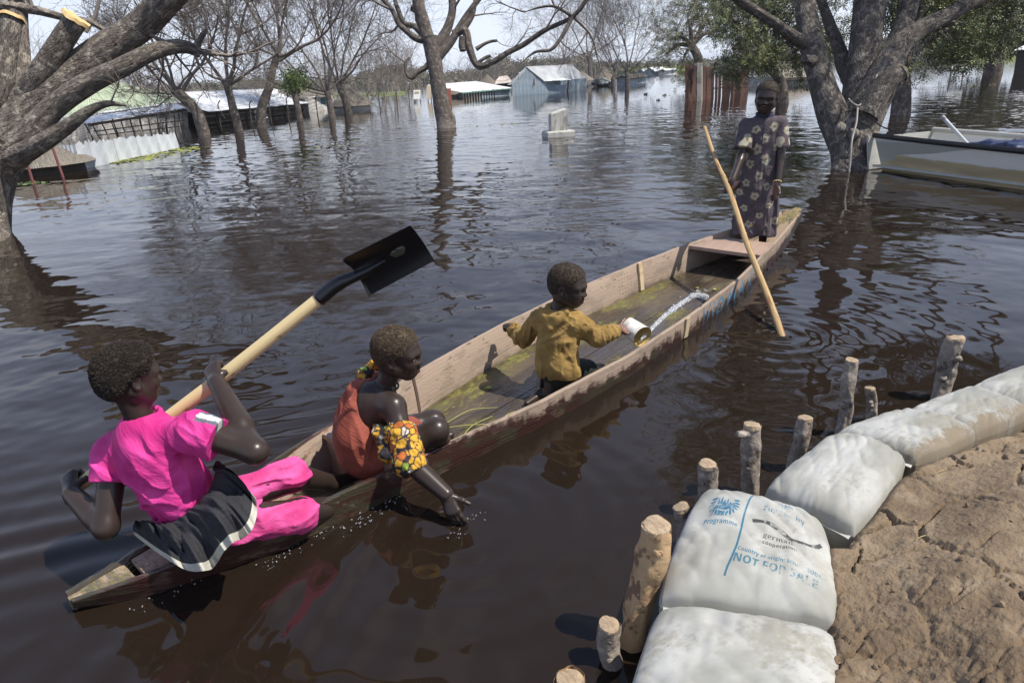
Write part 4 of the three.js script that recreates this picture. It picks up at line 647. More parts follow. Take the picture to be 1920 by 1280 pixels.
{ // the cup: a cut-down dirty white plastic can with an open mouth, and the water thrown from it
  const t = thing('bailing_cup', 'dirty white plastic cup tipped in the small boy\'s hand', 'cup', cupPos), ax = V(0.62, -0.35, 0.62).normalize(), f = frame(ax, Y_), L = 0.14, r0 = 0.052, r1 = 0.062;
  const n1 = tiling(0, 5, 71, 5, 5), map = tex(256, 256, (u, v) => { const a = n1(u, v); let c = mix3([0.50, 0.46, 0.40], [0.72, 0.70, 0.66], smooth(0.3, 0.6, a)); return mix3(c, [0.22, 0.17, 0.12], 0.8 * smooth(0.6, 0.72, n1(v, u))); }), m = phys({ map, roughness: 0.45 }), inn = std({ map: tex(128, 128, (u, v) => mix3([0.30, 0.19, 0.05], [0.50, 0.36, 0.12], n1(u, v))), roughness: 0.6 });
  const shell = (ra, rb, l0, cut) => { const pos = [], idx = [], uv = [], S = 33; for (let i = 0; i <= 12; i++) for (let k = 0; k < S; k++) { const a = k / (S - 1) * 6.283, c = cut * (0.5 + 0.5 * Math.cos(a - 0.6)), y = mix(l0, L - c * L * 0.5, i / 12), r = mix(ra, rb, i / 12) * (1 + 0.02 * Math.sin(3 * a)); const p = cupPos.clone().addScaledVector(ax, y - L / 2).addScaledVector(f.R, Math.cos(a) * r).addScaledVector(f.U, Math.sin(a) * r); pos.push(p.x, p.y, p.z); uv.push(k / (S - 1), i / 12); } for (let i = 0; i < 12; i++) for (let k = 0; k + 1 < S; k++) { const a = i * S + k, b = a + S; idx.push(a, a + 1, b, b, a + 1, b + 1); } const c0 = pos.length / 3, q = cupPos.clone().addScaledVector(ax, l0 - L / 2); pos.push(q.x, q.y, q.z); uv.push(0.5, 0.5); for (let k = 0; k + 1 < S; k++) idx.push(c0, k + 1, k); return toCreasedNormals(geoFrom(pos, idx, uv), 0.9); };
  part(t, 'wall', shell(r0, r1, 0, 0.55), m); part(t, 'lining', shell(r0 - 0.003, r1 - 0.003, 0.004, 0.56), inn);
  const mouth = cupPos.clone().addScaledVector(ax, L * 0.35).addScaledVector(f.U, -0.02), path = [mouth, atD(1238, 600, 3.98), atD(1262, 580, 4.1), atD(1288, 562, 4.22), atD(1306, 553, 4.32), atD(1324, 556, 4.36)], sp = spline(path, 34), r = rng(12), blobs = [];
  sp.forEach((p, i) => { const u = i / 34, rr = 0.007 + 0.007 * Math.abs(Math.sin(i * 0.8)) * (0.4 + 0.8 * u); blobs.push(capsule(p, sp[Math.min(34, i + 1)], rr, 0.0105)); if (u > 0.3) for (let k = 0; k < 2; k++) { const q = p.clone().add(V(r() - 0.5, r() - 0.3, r() - 0.5).multiplyScalar(0.06)); blobs.push(capsule(q, q.clone().add(V(r() - 0.5, r() - 0.5, r() - 0.5).multiplyScalar(0.02)), 0.0016 + 0.0028 * r())); } });
  const fn = union(blobs, 0.014), [lo, hi] = box(path, 0.07), w = thing('water_splash', 'clear arc of water thrown from the white cup', 'water splash', mouth);
  part(w, 'stream', nets((x, y, z) => fn(x, y, z) + 0.0012 * noise(x * 70, y * 70, z * 70), lo, hi, 0.0036), phys({ color: rgb(0.97, 0.98, 1), transmission: 0.8, thickness: 0.02, ior: 1.333, roughness: 0.06 }));
}
{ // girl in the rust dress trailing her hand in the water
  const J = (x, y, d) => atD(x, y, d), base = C(1.52, 2.22, FLOOR(1.5)), T = thing('person', 'child in a rust red dress with yellow print sleeves trailing a hand in the water', 'person', base);
  const pel = J(700, 842, 2.93), chest = J(694, 768, 2.84), neck = J(722, 722, 2.80), shR = J(738, 762, 2.73), shL = J(694, 722, 2.93), elR = J(768, 866, 2.66), wrR = J(836, 926, 2.60), elL = J(760, 800, 3.02), wrL = J(800, 842, 3.05);
  const fwd = V(0.88, 0, -0.47), up = neck.clone().sub(pel).normalize(), B = frame(fwd, up), hipR = pel.clone().addScaledVector(B.R, 0.08), hipL = pel.clone().addScaledVector(B.R, -0.08), kR = J(818, 806, 2.87), kL = J(812, 790, 3.08), fR = C(1.78, 2.1, FLOOR(1.8) + 0.02), fL = C(1.85, 2.32, FLOOR(1.8) + 0.02);
  const hf = frame(V(0.93, -0.10, 0.17), V(0.10, 1, 0.06)), hk = 0.97, ho = J(747, 706, 2.775), H = headField(ho, hf, hk, { neck: neck.clone(), neckR: 0.042 });
  const body = union([ellipsoid(chest, [0.11, 0.13, 0.08], B.R, B.U, B.F), ellipsoid(pel, [0.115, 0.1, 0.095], B.R, B.U, B.F), ellipsoid(shR.clone().lerp(chest, 0.35), [0.06, 0.075, 0.055], B.R, B.U, B.F), capsule(shR, shL, 0.044), capsule(chest, neck, 0.085, 0.046), ...limb([], [shR, elR, wrR], [0.047, 0.036, 0.024]), ...limb([], [elR.clone().lerp(wrR, 0.35), wrR], [0.034, 0.024]), ...limb([], [shL, elL, wrL], [0.045, 0.034, 0.025]), ...limb([], [hipR, kR, fR], [0.07, 0.05, 0.034]), ...limb([], [hipL, kL, fL], [0.07, 0.05, 0.034]), capsule(fR, fR.clone().addScaledVector(fwd, 0.12), 0.03, 0.02), capsule(fL, fL.clone().addScaledVector(fwd, 0.12), 0.03, 0.02)], 0.028);
  const hR = hand(wrR, J(856, 978, 2.585).sub(wrR), V(0.35, -0.5, -0.6), V(0.75, 0.4, 0.1), 0.145, [[0.2, 0.2, 0.2], [0.18, 0.3, 0.2], [0.25, 0.35, 0.25], [0.32, 0.4, 0.3], [0.4, 0.45, 0.3]], { thumb: [0.85, 0.2, 0.2], spread: 0.45 });
  const hL = hand(wrL, V(0.5, -0.6, -0.2), V(0, -0.6, 0.6), V(0, 0.3, 0.9), 0.14, relaxed);
  part(T, 'body', noUv([skinBody(body, [pel, chest, neck, shR, shL, elR, wrR, elL, wrL, kR, kL, fR, fL, fL.clone().addScaledVector(fwd, 0.14)], 0.0075), H.geo(), hR, hL]), skinMat);
  eyes(T, H);
  hair(T, H, ho, hf, hk, { thick: 0.008, n: 9000, color: [0.03, 0.02, 0.012], tip: [0.16, 0.11, 0.065], seed: 53, size: 0.0034 });
  // dress: slips off the near shoulder
  const back = chest.clone().lerp(pel, 0.55).addScaledVector(B.F, -0.045);
  const core = union([ellipsoid(chest.clone().addScaledVector(B.F, -0.01), [0.122, 0.14, 0.096], B.R, B.U, B.F), ellipsoid(back, [0.135, 0.15, 0.115], B.R, B.U, B.F), ellipsoid(pel.clone().addScaledVector(B.F, -0.02), [0.15, 0.105, 0.13], B.R, B.U, B.F), capsule(shL, chest, 0.062, 0.09), capsule(pel, kL.clone().lerp(pel, 0.45), 0.1, 0.08)], 0.05);
  const cutN = B.U.clone().multiplyScalar(0.62).addScaledVector(B.R, 0.78).addScaledVector(B.F, 0.18).normalize(), cutP = J(706, 752, 2.80);
  const cr1 = creases(B.U.clone().multiplyScalar(0.9).addScaledVector(B.R, -0.4), 0.085, 0.014, 4.2);
  const dress = (x, y, z) => { const q = V(x, y, z), h = q.clone().sub(pel).dot(B.U), a = q.clone().sub(pel).dot(B.R), b = q.clone().sub(pel).dot(B.F); const w = cr1(x, y, z) * smooth(-0.12, 0.05, h) * (0.45 + 0.55 * smooth(0.05, -0.06, b)) + 0.003 * fbm(x * 20, y * 20, z * 20, 2); return smax(core(x, y, z) + w, q.sub(cutP).dot(cutN) + 0.004 * noise(x * 25, y * 25, z * 25), 0.007); };
  const [lo, hi] = box([pel, chest, neck, shL, kL.clone().lerp(pel, 0.4)], 0.17);
  part(T, 'dress', nets(dress, lo, hi, 0.0056, (x, y, z) => { const n = fbm(x * 14, y * 14, z * 14, 4); return mix3([0.20, 0.043, 0.026], [0.32, 0.075, 0.045], clamp(0.5 + n)); }), clothMat({ roughness: 0.8 }));
  const puff = (f, m) => (x, y, z) => f(x, y, z) + m * noise(x * 34, y * 34, z * 34) + m * 0.6 * noise(x * 70, y * 70, z * 70);
  const s0 = shR.clone().lerp(elR, 0.52), s1 = elR.clone().lerp(wrR, 0.16), sdir = s1.clone().sub(s0).normalize(), sf = union([capsule(s0, elR, 0.060, 0.064), capsule(elR, s1, 0.062, 0.050), capsule(J(712, 812, 2.73), s0, 0.028, 0.05), capsule(J(709, 800, 2.76), J(730, 850, 2.70), 0.024, 0.045)], 0.025);
  const sleeve = (x, y, z) => Math.max(puff(sf, 0.007)(x, y, z), (x - s1.x) * sdir.x + (y - s1.y) * sdir.y + (z - s1.z) * sdir.z - 0.02);
  const pc = (x, y, z) => print3(x, y, z, 0.031), [l2, h2] = box([s0, elR, s1, J(709, 800, 2.76)], 0.085);
  part(T, 'sleeve', nets(sleeve, l2, h2, 0.0034, pc), clothMat({ roughness: 0.8 }), 'gathered yellow print sleeve on the near arm');
  const ruf = union([capsule(J(676, 712, 2.86), J(706, 680, 2.87), 0.026, 0.024), capsule(J(706, 680, 2.87), J(722, 690, 2.93), 0.022, 0.018), capsule(J(680, 700, 2.9), J(690, 730, 2.85), 0.024, 0.016)], 0.015), [l3, h3] = box([J(676, 712, 2.86), J(722, 690, 2.93), J(690, 730, 2.85)], 0.06);
  part(T, 'shoulder_ruffle', nets(puff(ruf, 0.008), l3, h3, 0.0034, pc), clothMat({ roughness: 0.8 }), 'yellow print ruffle on the far shoulder');
  const nb = []; for (let i = 0; i <= 24; i++) { const a = i / 24 * 6.283; nb.push(neck.clone().lerp(ho, 0.42).addScaledVector(hf.R, Math.cos(a) * 0.05).addScaledVector(hf.F, Math.sin(a) * 0.047 - 0.02).add(V(0, -0.01 - 0.014 * Math.sin(a), 0))); }
  part(T, 'necklace', tube(nb, [0.0045, 0.0045], { sides: 6, n: 48 }), std({ color: rgb(0.008, 0.007, 0.007), roughness: 0.5 }));
}
{ // girl in the bright pink top sitting on the stern with the spade in both hands
  const J = (x, y, d) => atD(x, y, d), base = C(0.7, 2.22, 0.12), T = thing('person', 'girl in a bright pink top and black skirt sitting on the stern', 'person', base);
  const pel = J(352, 978, 2.37), waist = J(338, 925, 2.33), chest = J(288, 850, 2.27), neck = J(266, 790, 2.23), shL = J(214, 845, 2.31), shR = J(366, 808, 2.16), elL = J(198, 988, 2.26), wrL = J(155, 940, 2.36), elR = J(478, 846, 2.15), wrR = J(432, 733, 2.31);
  const fwd = CANOE_DIR.clone(), up = neck.clone().sub(pel).normalize(), B = frame(fwd, up);
  const hf = frame(V(0.70, -0.16, -0.70), V(-0.02, 1, -0.1)), hk = 0.89, ho = J(250, 760, 2.20), H = headField(ho, hf, hk, { neck: neck.clone(), neckR: 0.044 });
  const hipR = pel.clone().addScaledVector(B.R, 0.075), hipL = pel.clone().addScaledVector(B.R, -0.075), kL = J(548, 893, 2.58), aL = J(622, 905, 2.86), kR = J(562, 962, 2.52), aR = C(1.33, 2.12, FLOOR(1.3) + 0.04);
  const pd = spadeEnd.clone().sub(spadeR).normalize(), shaft = capsule(spadeL.clone().addScaledVector(pd, -0.2), spadeEnd, 0.0245);
  const gripHand = (p, el, view, Lh, ts) => { const hz0 = view.clone().addScaledVector(pd, -view.dot(pd)).normalize(); let hy = p.clone().sub(el); hy.addScaledVector(pd, -hy.dot(pd)).normalize(); let z = hz0.clone().addScaledVector(hy, -hz0.dot(hy)).normalize(); const w = p.clone().addScaledVector(z, -0.036).addScaledVector(hy, -0.05); return [hand(w, hy, z, pd.clone().multiplyScalar(ts), Lh, grip, { avoid: shaft, thumb: [0.95, 0.75, 0.7] }), w]; };
  const [hR, gR] = gripHand(spadeR, elR, V(-0.4, 0.1, -0.9), 0.15, 1), [hL, gL] = gripHand(spadeL.clone().addScaledVector(pd, 0.02), elL, V(0.35, 0.1, -0.95), 0.15, 1);
  const body = union([ellipsoid(chest, [0.12, 0.135, 0.082], B.R, B.U, B.F), ellipsoid(waist, [0.105, 0.1, 0.08], B.R, B.U, B.F), ellipsoid(pel, [0.12, 0.09, 0.1], B.R, B.U, B.F), capsule(shL, shR, 0.045), capsule(chest, neck, 0.08, 0.046), ...limb([], [shL, elL, gL], [0.047, 0.037, 0.023]), ...limb([], [elL.clone().lerp(gL, 0.3), gL], [0.037, 0.023]), ...limb([], [shR, elR, gR], [0.047, 0.037, 0.023]), ...limb([], [elR.clone().lerp(gR, 0.35), gR], [0.037, 0.023]), ...limb([], [hipL, kL, aL], [0.07, 0.052, 0.034]), ...limb([], [hipR, kR, aR], [0.07, 0.052, 0.034]), capsule(aL, aL.clone().add(V(0.1, -0.02, -0.08)), 0.03, 0.02), capsule(aR, aR.clone().add(V(0.09, -0.02, -0.08)), 0.03, 0.02)], 0.028);
  const body2 = union([body], 0.01);
  part(T, 'body', noUv([skinBody(body2, [pel, chest, neck, shL, shR, elL, elR, gL, gR, kL, kR, aL, aR, aL.clone().add(V(0.1, -0.02, -0.08))], 0.0075), H.geo(), hR, hL]), skinMat);
  eyes(T, H);
  hair(T, H, ho, hf, hk, { thick: 0.019, n: 10500, color: [0.010, 0.0075, 0.006], tip: [0.05, 0.034, 0.024], seed: 54, size: 0.0044, nape: 0.012 });
  // top
  const crS = creases(V(0.6, -0.5, 0.2), 0.05, 0.008, 2.2);
  const slv = (s, e, end) => { const m = s.clone().lerp(e, end), d = e.clone().sub(s).normalize(), c = capsule(s, m, 0.064, 0.072); return (x, y, z) => smax(c(x, y, z) + crS(x, y, z), (x - m.x) * d.x + (y - m.y) * d.y + (z - m.z) * d.z, 0.006); };
  const sL = slv(shL, elL, 0.42), sR = slv(shR, elR, 0.40), core = union([ellipsoid(chest, [0.14, 0.145, 0.10], B.R, B.U, B.F), ellipsoid(chest.clone().lerp(waist, 0.6), [0.128, 0.13, 0.1], B.R, B.U, B.F), ellipsoid(waist, [0.122, 0.1, 0.1], B.R, B.U, B.F), capsule(shL, shR, 0.058), capsule(chest, neck.clone().addScaledVector(B.U, -0.015), 0.1, 0.06)], 0.05);
  const hemP = J(338, 968, 2.36), nk = capsule(neck, neck.clone().addScaledVector(B.U, 0.2).addScaledVector(B.F, 0.03), 0.047, 0.09);
  const cr1 = creases(B.U.clone().multiplyScalar(0.8).addScaledVector(B.R, -0.75), 0.075, 0.012, 3.7), cr2 = creases(B.U, 0.045, 0.011, 9.1), cr3 = creases(V(1, 0.3, 0.4), 0.05, 0.009, 5.5), cr4 = creases(V(0.7, 0, -0.7), 0.06, 0.014, 1.5);
  const top = (x, y, z) => { const q = V(x, y, z).sub(pel), a = q.dot(B.R), h = q.dot(B.U), b = q.dot(B.F), w = cr1(x, y, z) * smooth(0.02, 0.12, h) * smooth(0.46, 0.30, h) + cr2(x, y, z) * smooth(0.17, 0.03, h) + 0.003 * fbm(x * 22, y * 22, z * 22, 2); let d = smax(core(x, y, z) + w, -(V(x, y, z).sub(hemP).dot(B.U)) + 0.008 * Math.sin(a * 50), 0.014); d = smin(d, sL(x, y, z), 0.02); d = smin(d, sR(x, y, z), 0.02); return smax(d, -nk(x, y, z), 0.006); };
  const m0 = shR.clone(), mD = elR.clone().sub(shR).normalize(), mU = V(0, 1, 0).addScaledVector(mD, -mD.y).normalize(), mS = mD.clone().cross(mU);
  const m1 = shL.clone(), mE = elL.clone().sub(shL).normalize();
  const tc = (x, y, z) => {
    const n = fbm(x * 13, y * 13, z * 13, 4), c = mix3([0.50, 0.012, 0.17], [0.72, 0.055, 0.31], clamp(0.5 + 1.3 * n));
    const q = V(x, y, z).sub(m0), t = q.dot(mD), s = q.dot(mS), u = q.dot(mU); if (t > 0.005 && u > 0.0) { const e = Math.abs(s - 0.006); if (e < 0.011) return [0.6, 0.6, 0.57]; if (e < 0.024) return [0.11, 0.11, 0.14]; }
    const q2 = V(x, y, z).sub(m1); if (q2.dot(mE) > 0.02 && q2.dot(B.R) < -0.055 && Math.abs(q2.dot(B.F)) < 0.012) return [0.22, 0.22, 0.25];
    return c;
  };
  const [lo, hi] = box([neck, shL, shR, shL.clone().lerp(elL, 0.4), shR.clone().lerp(elR, 0.4), waist, hemP], 0.15);
  part(T, 'top', nets(top, lo, hi, 0.005, tc), clothMat({ roughness: 0.7, sheen: 0.4 }));
  const cr = []; for (let i = 0; i <= 16; i++) { const a = mix(-3.0, 3.0, i / 16); cr.push(neck.clone().addScaledVector(B.F, -Math.cos(a) * 0.062).addScaledVector(B.R, Math.sin(a) * 0.066 - 0.008).addScaledVector(B.U, 0.004 - 0.016 * Math.cos(a))); }
  part(T, 'collar', tube(cr, [0.009, 0.013, 0.012, 0.009], { sides: 8, n: 50, rough: 0.2, freq: 30, capStart: true }), std({ color: rgb(0.62, 0.02, 0.22), roughness: 0.75 }));
  // trousers
  const leg = (h, k, a, t) => { const e = k.clone().lerp(a, t), d = a.clone().sub(k).normalize(), f = union([capsule(h, k, 0.08, 0.06), capsule(k, e, 0.06, 0.056)], 0.03); return (x, y, z) => smax(f(x, y, z) + cr4(x, y, z) + 0.004 * fbm(x * 25, y * 25, z * 25, 2), (x - e.x) * d.x + (y - e.y) * d.y + (z - e.z) * d.z, 0.008); };
  const l1 = leg(hipL, kL, aL, 0.12), r1 = leg(hipR, kR, aR, 0.1), hips = ellipsoid(pel, [0.128, 0.09, 0.11], B.R, B.U, B.F), [lo2, hi2] = box([pel, kL, kR, aL], 0.13);
  part(T, 'trousers', nets((x, y, z) => smin(smin(l1(x, y, z), r1(x, y, z), 0.012), hips(x, y, z), 0.03), lo2, hi2, 0.006, (x, y, z) => mix3([0.50, 0.03, 0.17], [0.70, 0.10, 0.33], clamp(0.5 + 1.2 * fbm(x * 18, y * 18, z * 18, 4)))), clothMat({ roughness: 0.8 }));
  // skirt: a gathered black sheet from the waist out over the near plank, pale hem
  const wa = spline([J(262, 992, 2.46), J(272, 975, 2.36), J(305, 982, 2.25), J(345, 965, 2.215), J(385, 928, 2.22), J(402, 890, 2.30), J(398, 880, 2.42)], 90), he = spline([J(250, 1002, 2.46), J(262, 1012, 2.36), J(312, 1048, 2.20), J(352, 1070, 2.15), J(392, 1070, 2.13), J(420, 1036, 2.13), J(442, 1016, 2.125), J(470, 998, 2.13), J(482, 950, 2.19), J(462, 920, 2.29), J(428, 893, 2.42)], 90);
  const N = 110, M = 20, billow = V(0.38, 0.62, 0.69);
  const pleat = (u, v) => (Math.abs(noise(u * 15 + 0.4 * v, v * 0.8, 1)) - 0.3) * 0.115 * smooth(0, 0.35, v) + (Math.abs(noise(u * 34, v * 1.5, 7)) - 0.3) * 0.03 + 0.02 * Math.sin(v * Math.PI) + 0.008 * fbm(u * 22, v * 3, 4, 3);
  const sheet = (j0, j1, lift) => { const pos = [], idx = [], uv = [], S = N + 1, R = j1 - j0 + 1, K = R * S; for (const th of [lift, lift - 0.004]) for (let j = j0; j <= j1; j++) for (let i = 0; i <= N; i++) { const u = i / N, v = j / M, f = u * 90, a = Math.min(89, Math.floor(f)), p = wa[a].clone().lerp(wa[a + 1], f - a).lerp(he[a].clone().lerp(he[a + 1], f - a), v).addScaledVector(billow, pleat(u, v) + th).add(V(0, 0.035 * Math.sin(v * 3.1), 0)); pos.push(p.x, p.y, p.z); uv.push(u * 0.7, v * 0.25); } for (let j = 0; j < R - 1; j++) for (let i = 0; i < N; i++) { const a = j * S + i; idx.push(a, a + S, a + 1, a + 1, a + S, a + S + 1, K + a, K + a + 1, K + a + S, K + a + 1, K + a + S + 1, K + a + S); } for (let i = 0; i < N; i++) { const a = (R - 1) * S + i; idx.push(a, K + a, a + 1, a + 1, K + a, K + a + 1); } return geoFrom(pos, idx, uv); };
  const skirt = part(T, 'skirt', sheet(0, M, 0), phys({ color: rgb(0.021, 0.021, 0.026), roughness: 0.85, bumpMap: crumple, bumpScale: 0.004 }));
  part(skirt, 'hem_band', sheet(M - 2, M, 0.004), phys({ color: rgb(0.46, 0.44, 0.37), roughness: 0.85, bumpMap: crumple, bumpScale: 0.004 }));
}
// ---------------------------------------------------------------- sandbags and stakes along the dyke
const weaveT = tex(128, 128, (u, v) => { const a = Math.sin(u * 6.283 * 16), b = Math.sin(v * 6.283 * 16), c = (Math.floor(u * 32) + Math.floor(v * 32)) % 2; return 0.5 + 0.25 * (c ? a : b); }, true);
{
  const d1 = tiling(0, 6, 81, 3, 3), d2 = tiling(0, 4, 82, 40, 40);
  const sack = (seed, dirt) => (u, v) => { const a = d1(u + seed, v + seed * 0.7), b = d2(u, v + seed), c = d1(v + seed * 2, u); let q = mix3([0.335, 0.33, 0.295], [0.50, 0.495, 0.465], smooth(0.28, 0.68, a)); q = mix3(q, [0.33, 0.31, 0.255], dirt * smooth(0.44, 0.68, c * 0.7 + b * 0.3)); q = mix3(q, [0.16, 0.15, 0.12], 0.6 * dirt * smooth(0.68, 0.78, b * 0.55 + a * 0.45)); if (dirt > 0.9) q = mix3(q, [0.25, 0.19, 0.12], 0.8 * smooth(0.56, 0.74, 0.42 * smooth(0.62, 1.0, u) + 0.4 * c + 0.3 * b)); return q; };
  const printed = () => {                               // the sack's blue and grey print on its upper face
    const W = 1024, H = 1024, cv = document.createElement('canvas'); cv.width = W; cv.height = H; const g = cv.getContext('2d'); g.fillStyle = '#fff'; g.fillRect(0, 0, W, H); g.setTransform(1, 0, 0, 1.32, 0, 40);
    const blue = '#3c9fd0', text = (s, x, y, f, col, rot = 0) => { g.save(); g.translate(x, y); g.rotate(rot); g.scale(1.02, 1); g.font = f; g.fillStyle = col; g.fillText(s, 0, 0); g.restore(); };
    g.strokeStyle = blue; g.lineWidth = 13; g.beginPath(); g.moveTo(452, 40); g.bezierCurveTo(405, 120, 425, 300, 415, 420); g.bezierCurveTo(410, 520, 385, 560, 375, 640); g.stroke();
    g.fillStyle = blue; g.lineWidth = 7;                 // laurel wreath with a hand over the words
    for (const s of [-1, 1]) for (let k = 0; k < 9; k++) { const a = 1.1 + k * 0.27, x = 262 + s * Math.sin(a) * 92, y = 175 - Math.cos(a) * 95; g.save(); g.translate(x, y); g.rotate(s * (a + 0.5)); g.beginPath(); g.ellipse(0, 0, 8, 24, 0, 0, 6.3); g.fill(); g.restore(); }
    g.beginPath(); g.moveTo(200, 232); for (let k = 0; k < 5; k++) { g.lineTo(212 + k * 22, 120 - (k % 2) * 22 + k * 6); g.lineTo(224 + k * 22, 165); } g.lineTo(318, 215); g.lineTo(280, 240); g.closePath(); g.fill();
    for (let k = 0; k < 5; k++) { g.beginPath(); g.arc(290, 190, 14 + k * 9, -0.9, 1.1); g.stroke(); }
    text('World Food', 185, 290, '30px sans-serif', '#9cc6de'); text('Programme', 160, 336, 'bold 40px sans-serif', blue);
    text('TSAM', 640, 92, 'bold 44px sans-serif', '#6fb4d8', 0.04); text('Funded by:', 540, 168, 'bold 58px sans-serif', blue, 0.05);
    g.strokeStyle = '#55565a'; g.lineWidth = 26; g.beginPath(); g.moveTo(480, 262); g.bezierCurveTo(640, 215, 690, 335, 800, 335); g.bezierCurveTo(860, 335, 900, 305, 935, 278); g.stroke();
    text('german', 560, 358, 'bold 48px serif', '#5c5d61', 0.04); text('cooperation', 560, 408, 'bold 36px sans-serif', '#5c5d61', 0.06);
    text('Country of origin: SOUTH SUDAN', 420, 490, 'bold 33px sans-serif', '#4aa3cf', 0.09); text('NOT FOR SALE', 400, 562, 'bold 72px sans-serif', '#58aad2', 0.09);
    const im = g.getImageData(0, 0, W, H).data, base = sack(0.3, 0.55), toLin = (q) => { q /= 255; return q <= 0.04045 ? q / 12.92 : Math.pow((q + 0.055) / 1.055, 2.4); };
    return tex(W, H, (u, v, i, j) => { const o = (Math.min(H - 1, H - 1 - j) * W + i) * 4, b = base(u, v), worn = smooth(0.30, 0.52, d1(u * 1.7 + 0.2, v * 1.7) * 0.62 + d2(u, v) * 0.38 + 0.1 * smooth(0.62, 0.3, u)), k = [0, 1, 2].map((c) => toLin(im[o + c])); return b.map((q, c) => q * mix(1, k[c], worn * 0.95)); });
  };
  // plan corners in pixels: near-left, near-right, far-right, far-left, seen at the level of the bag's edge
  const bags = [
    ['white woven sandbag at the end of the row with a wide plain grey-stained top', [[1150, 1420], [1566, 1420], [1578, 1178], [1232, 1128]], 0.20, 0.292, 1, 0.9],
    ['printed white sandbag with blue and grey lettering and a wreath emblem', [[1226, 1122], [1578, 1172], [1548, 968], [1318, 905]], 0.21, 0.302, 2, 0.6],
    ['clean white sandbag lying over the end of the printed sandbag', [[1428, 912], [1606, 992], [1708, 852], [1570, 804]], 0.23, 0.318, 3, 0.5],
    ['white sandbag with a muddy land side next to the clean sandbag', [[1558, 806], [1722, 858], [1842, 806], [1700, 762]], 0.23, 0.312, 4, 1],
    ['rust-stained white sandbag between two others, behind it the leaning stake', [[1682, 776], [1826, 812], [1940, 766], [1816, 724]], 0.23, 0.312, 5, 0.95],
    ['pale sandbag running out past the tallest leaning stake', [[1806, 730], [1930, 772], [2090, 716], [1950, 672]], 0.23, 0.312, 6, 0.8]];
  bags.forEach(([label, q, y0, y1, seed, dirt]) => {
    const P = q.map(([x, y]) => atH(x, y, y0 + 0.04)), cen = P[0].clone().add(P[1]).add(P[2]).add(P[3]).multiplyScalar(0.25), N = 64, pos = [], uv = [], idx = [];
    const t = thing('sandbag', label, 'sandbag', V(cen.x, y0 - 0.24, cen.z), 'sandbags along the dyke');
    const bi = (u, v) => P[0].clone().lerp(P[1], u).lerp(P[3].clone().lerp(P[2], u), v);
    const topY = (u, v) => { const a = 1 - Math.pow(Math.abs(2 * u - 1), 2.6), b = 1 - Math.pow(Math.abs(2 * v - 1), 6); return Math.pow(Math.max(0, a), 0.42) * Math.pow(Math.max(0, b), 0.42); };
    for (const side of [1, 0]) for (let j = 0; j <= N; j++) for (let i = 0; i <= N; i++) {
      let u = i / N, v = j / N; const bu = u + 0.0, k = topY(u, v), p = bi(u, v);
      const fat = 1 + 0.05 * Math.sin(Math.PI * v) , c = bi(0.5, v); p.lerp(c, -(fat - 1)); const r = 0.025 * Math.pow(Math.abs(2 * u - 1), 4) * Math.pow(Math.abs(2 * v - 1), 4); p.lerp(cen.clone().setY(p.y), r * 2);
      const wr = 0.014 * fbm(p.x * 8 + seed * 5, p.z * 8, seed, 3) + 0.006 * (Math.abs(noise(u * 14 + seed, v * 5, seed)) - 0.3) * (0.4 + 0.6 * Math.abs(2 * v - 1)) + 0.008 * (Math.abs(noise((u + v) * 7, (u - v) * 3 + seed, 3)) - 0.3);
      p.y = side ? y0 + (y1 - y0) * k + wr * smooth(0.05, 0.4, k) : y0 - 0.24 * Math.pow(k, 0.7);
      pos.push(p.x, p.y, p.z); uv.push(u, v);
    }
    const S = N + 1, K = S * S; for (let j = 0; j < N; j++) for (let i = 0; i < N; i++) { const a = j * S + i; idx.push(a, a + 1, a + S, a + 1, a + S + 1, a + S, K + a, K + a + S, K + a + 1, K + a + 1, K + a + S, K + a + S + 1); }
    const map = seed === 2 ? printed() : tex(512, 512, sack(seed * 0.17, dirt)), wv = weaveT.clone(); wv.repeat.set(14, 17); wv.needsUpdate = true;
    part(t, 'sack', geoFrom(pos, idx, uv), std({ map, roughness: 0.72, bumpMap: wv, bumpScale: 0.0013 }));
    const lip = []; for (let i = 0; i <= 18; i++) { const u = 0.05 + 0.9 * i / 18, p = bi(u, 0.03); p.y = y0 + 0.002 + 0.008 * noise(u * 9, seed, 2); lip.push(p.add(bi(u, 0).sub(bi(u, 1)).normalize().multiplyScalar(0.008 + 0.006 * noise(u * 6, 3, seed)))); }
    part(t, 'stitched_hem', loft(lip.map((p, i) => { const d = (lip[Math.min(18, i + 1)].clone().sub(lip[Math.max(0, i - 1)])).normalize(), n = V(-d.z, 0, d.x).multiplyScalar(-1); const s = bi(0.5, 0).sub(cen).dot(n) > 0 ? 1 : -1; return [p.clone().addScaledVector(n, -0.03 * s), p.clone().addScaledVector(n, -0.03 * s).add(V(0, 0.007, 0)), p.clone().addScaledVector(n, (0.010 + 0.006 * noise(i * 0.9, seed, 5)) * s).add(V(0, -0.002, 0)), p.clone().addScaledVector(n, (0.010 + 0.006 * noise(i * 0.9, seed, 5)) * s).add(V(0, -0.005, 0))]; }), 0.7), std({ color: rgb(0.5, 0.49, 0.45), roughness: 0.8, bumpMap: wv, bumpScale: 0.002 }));
  });
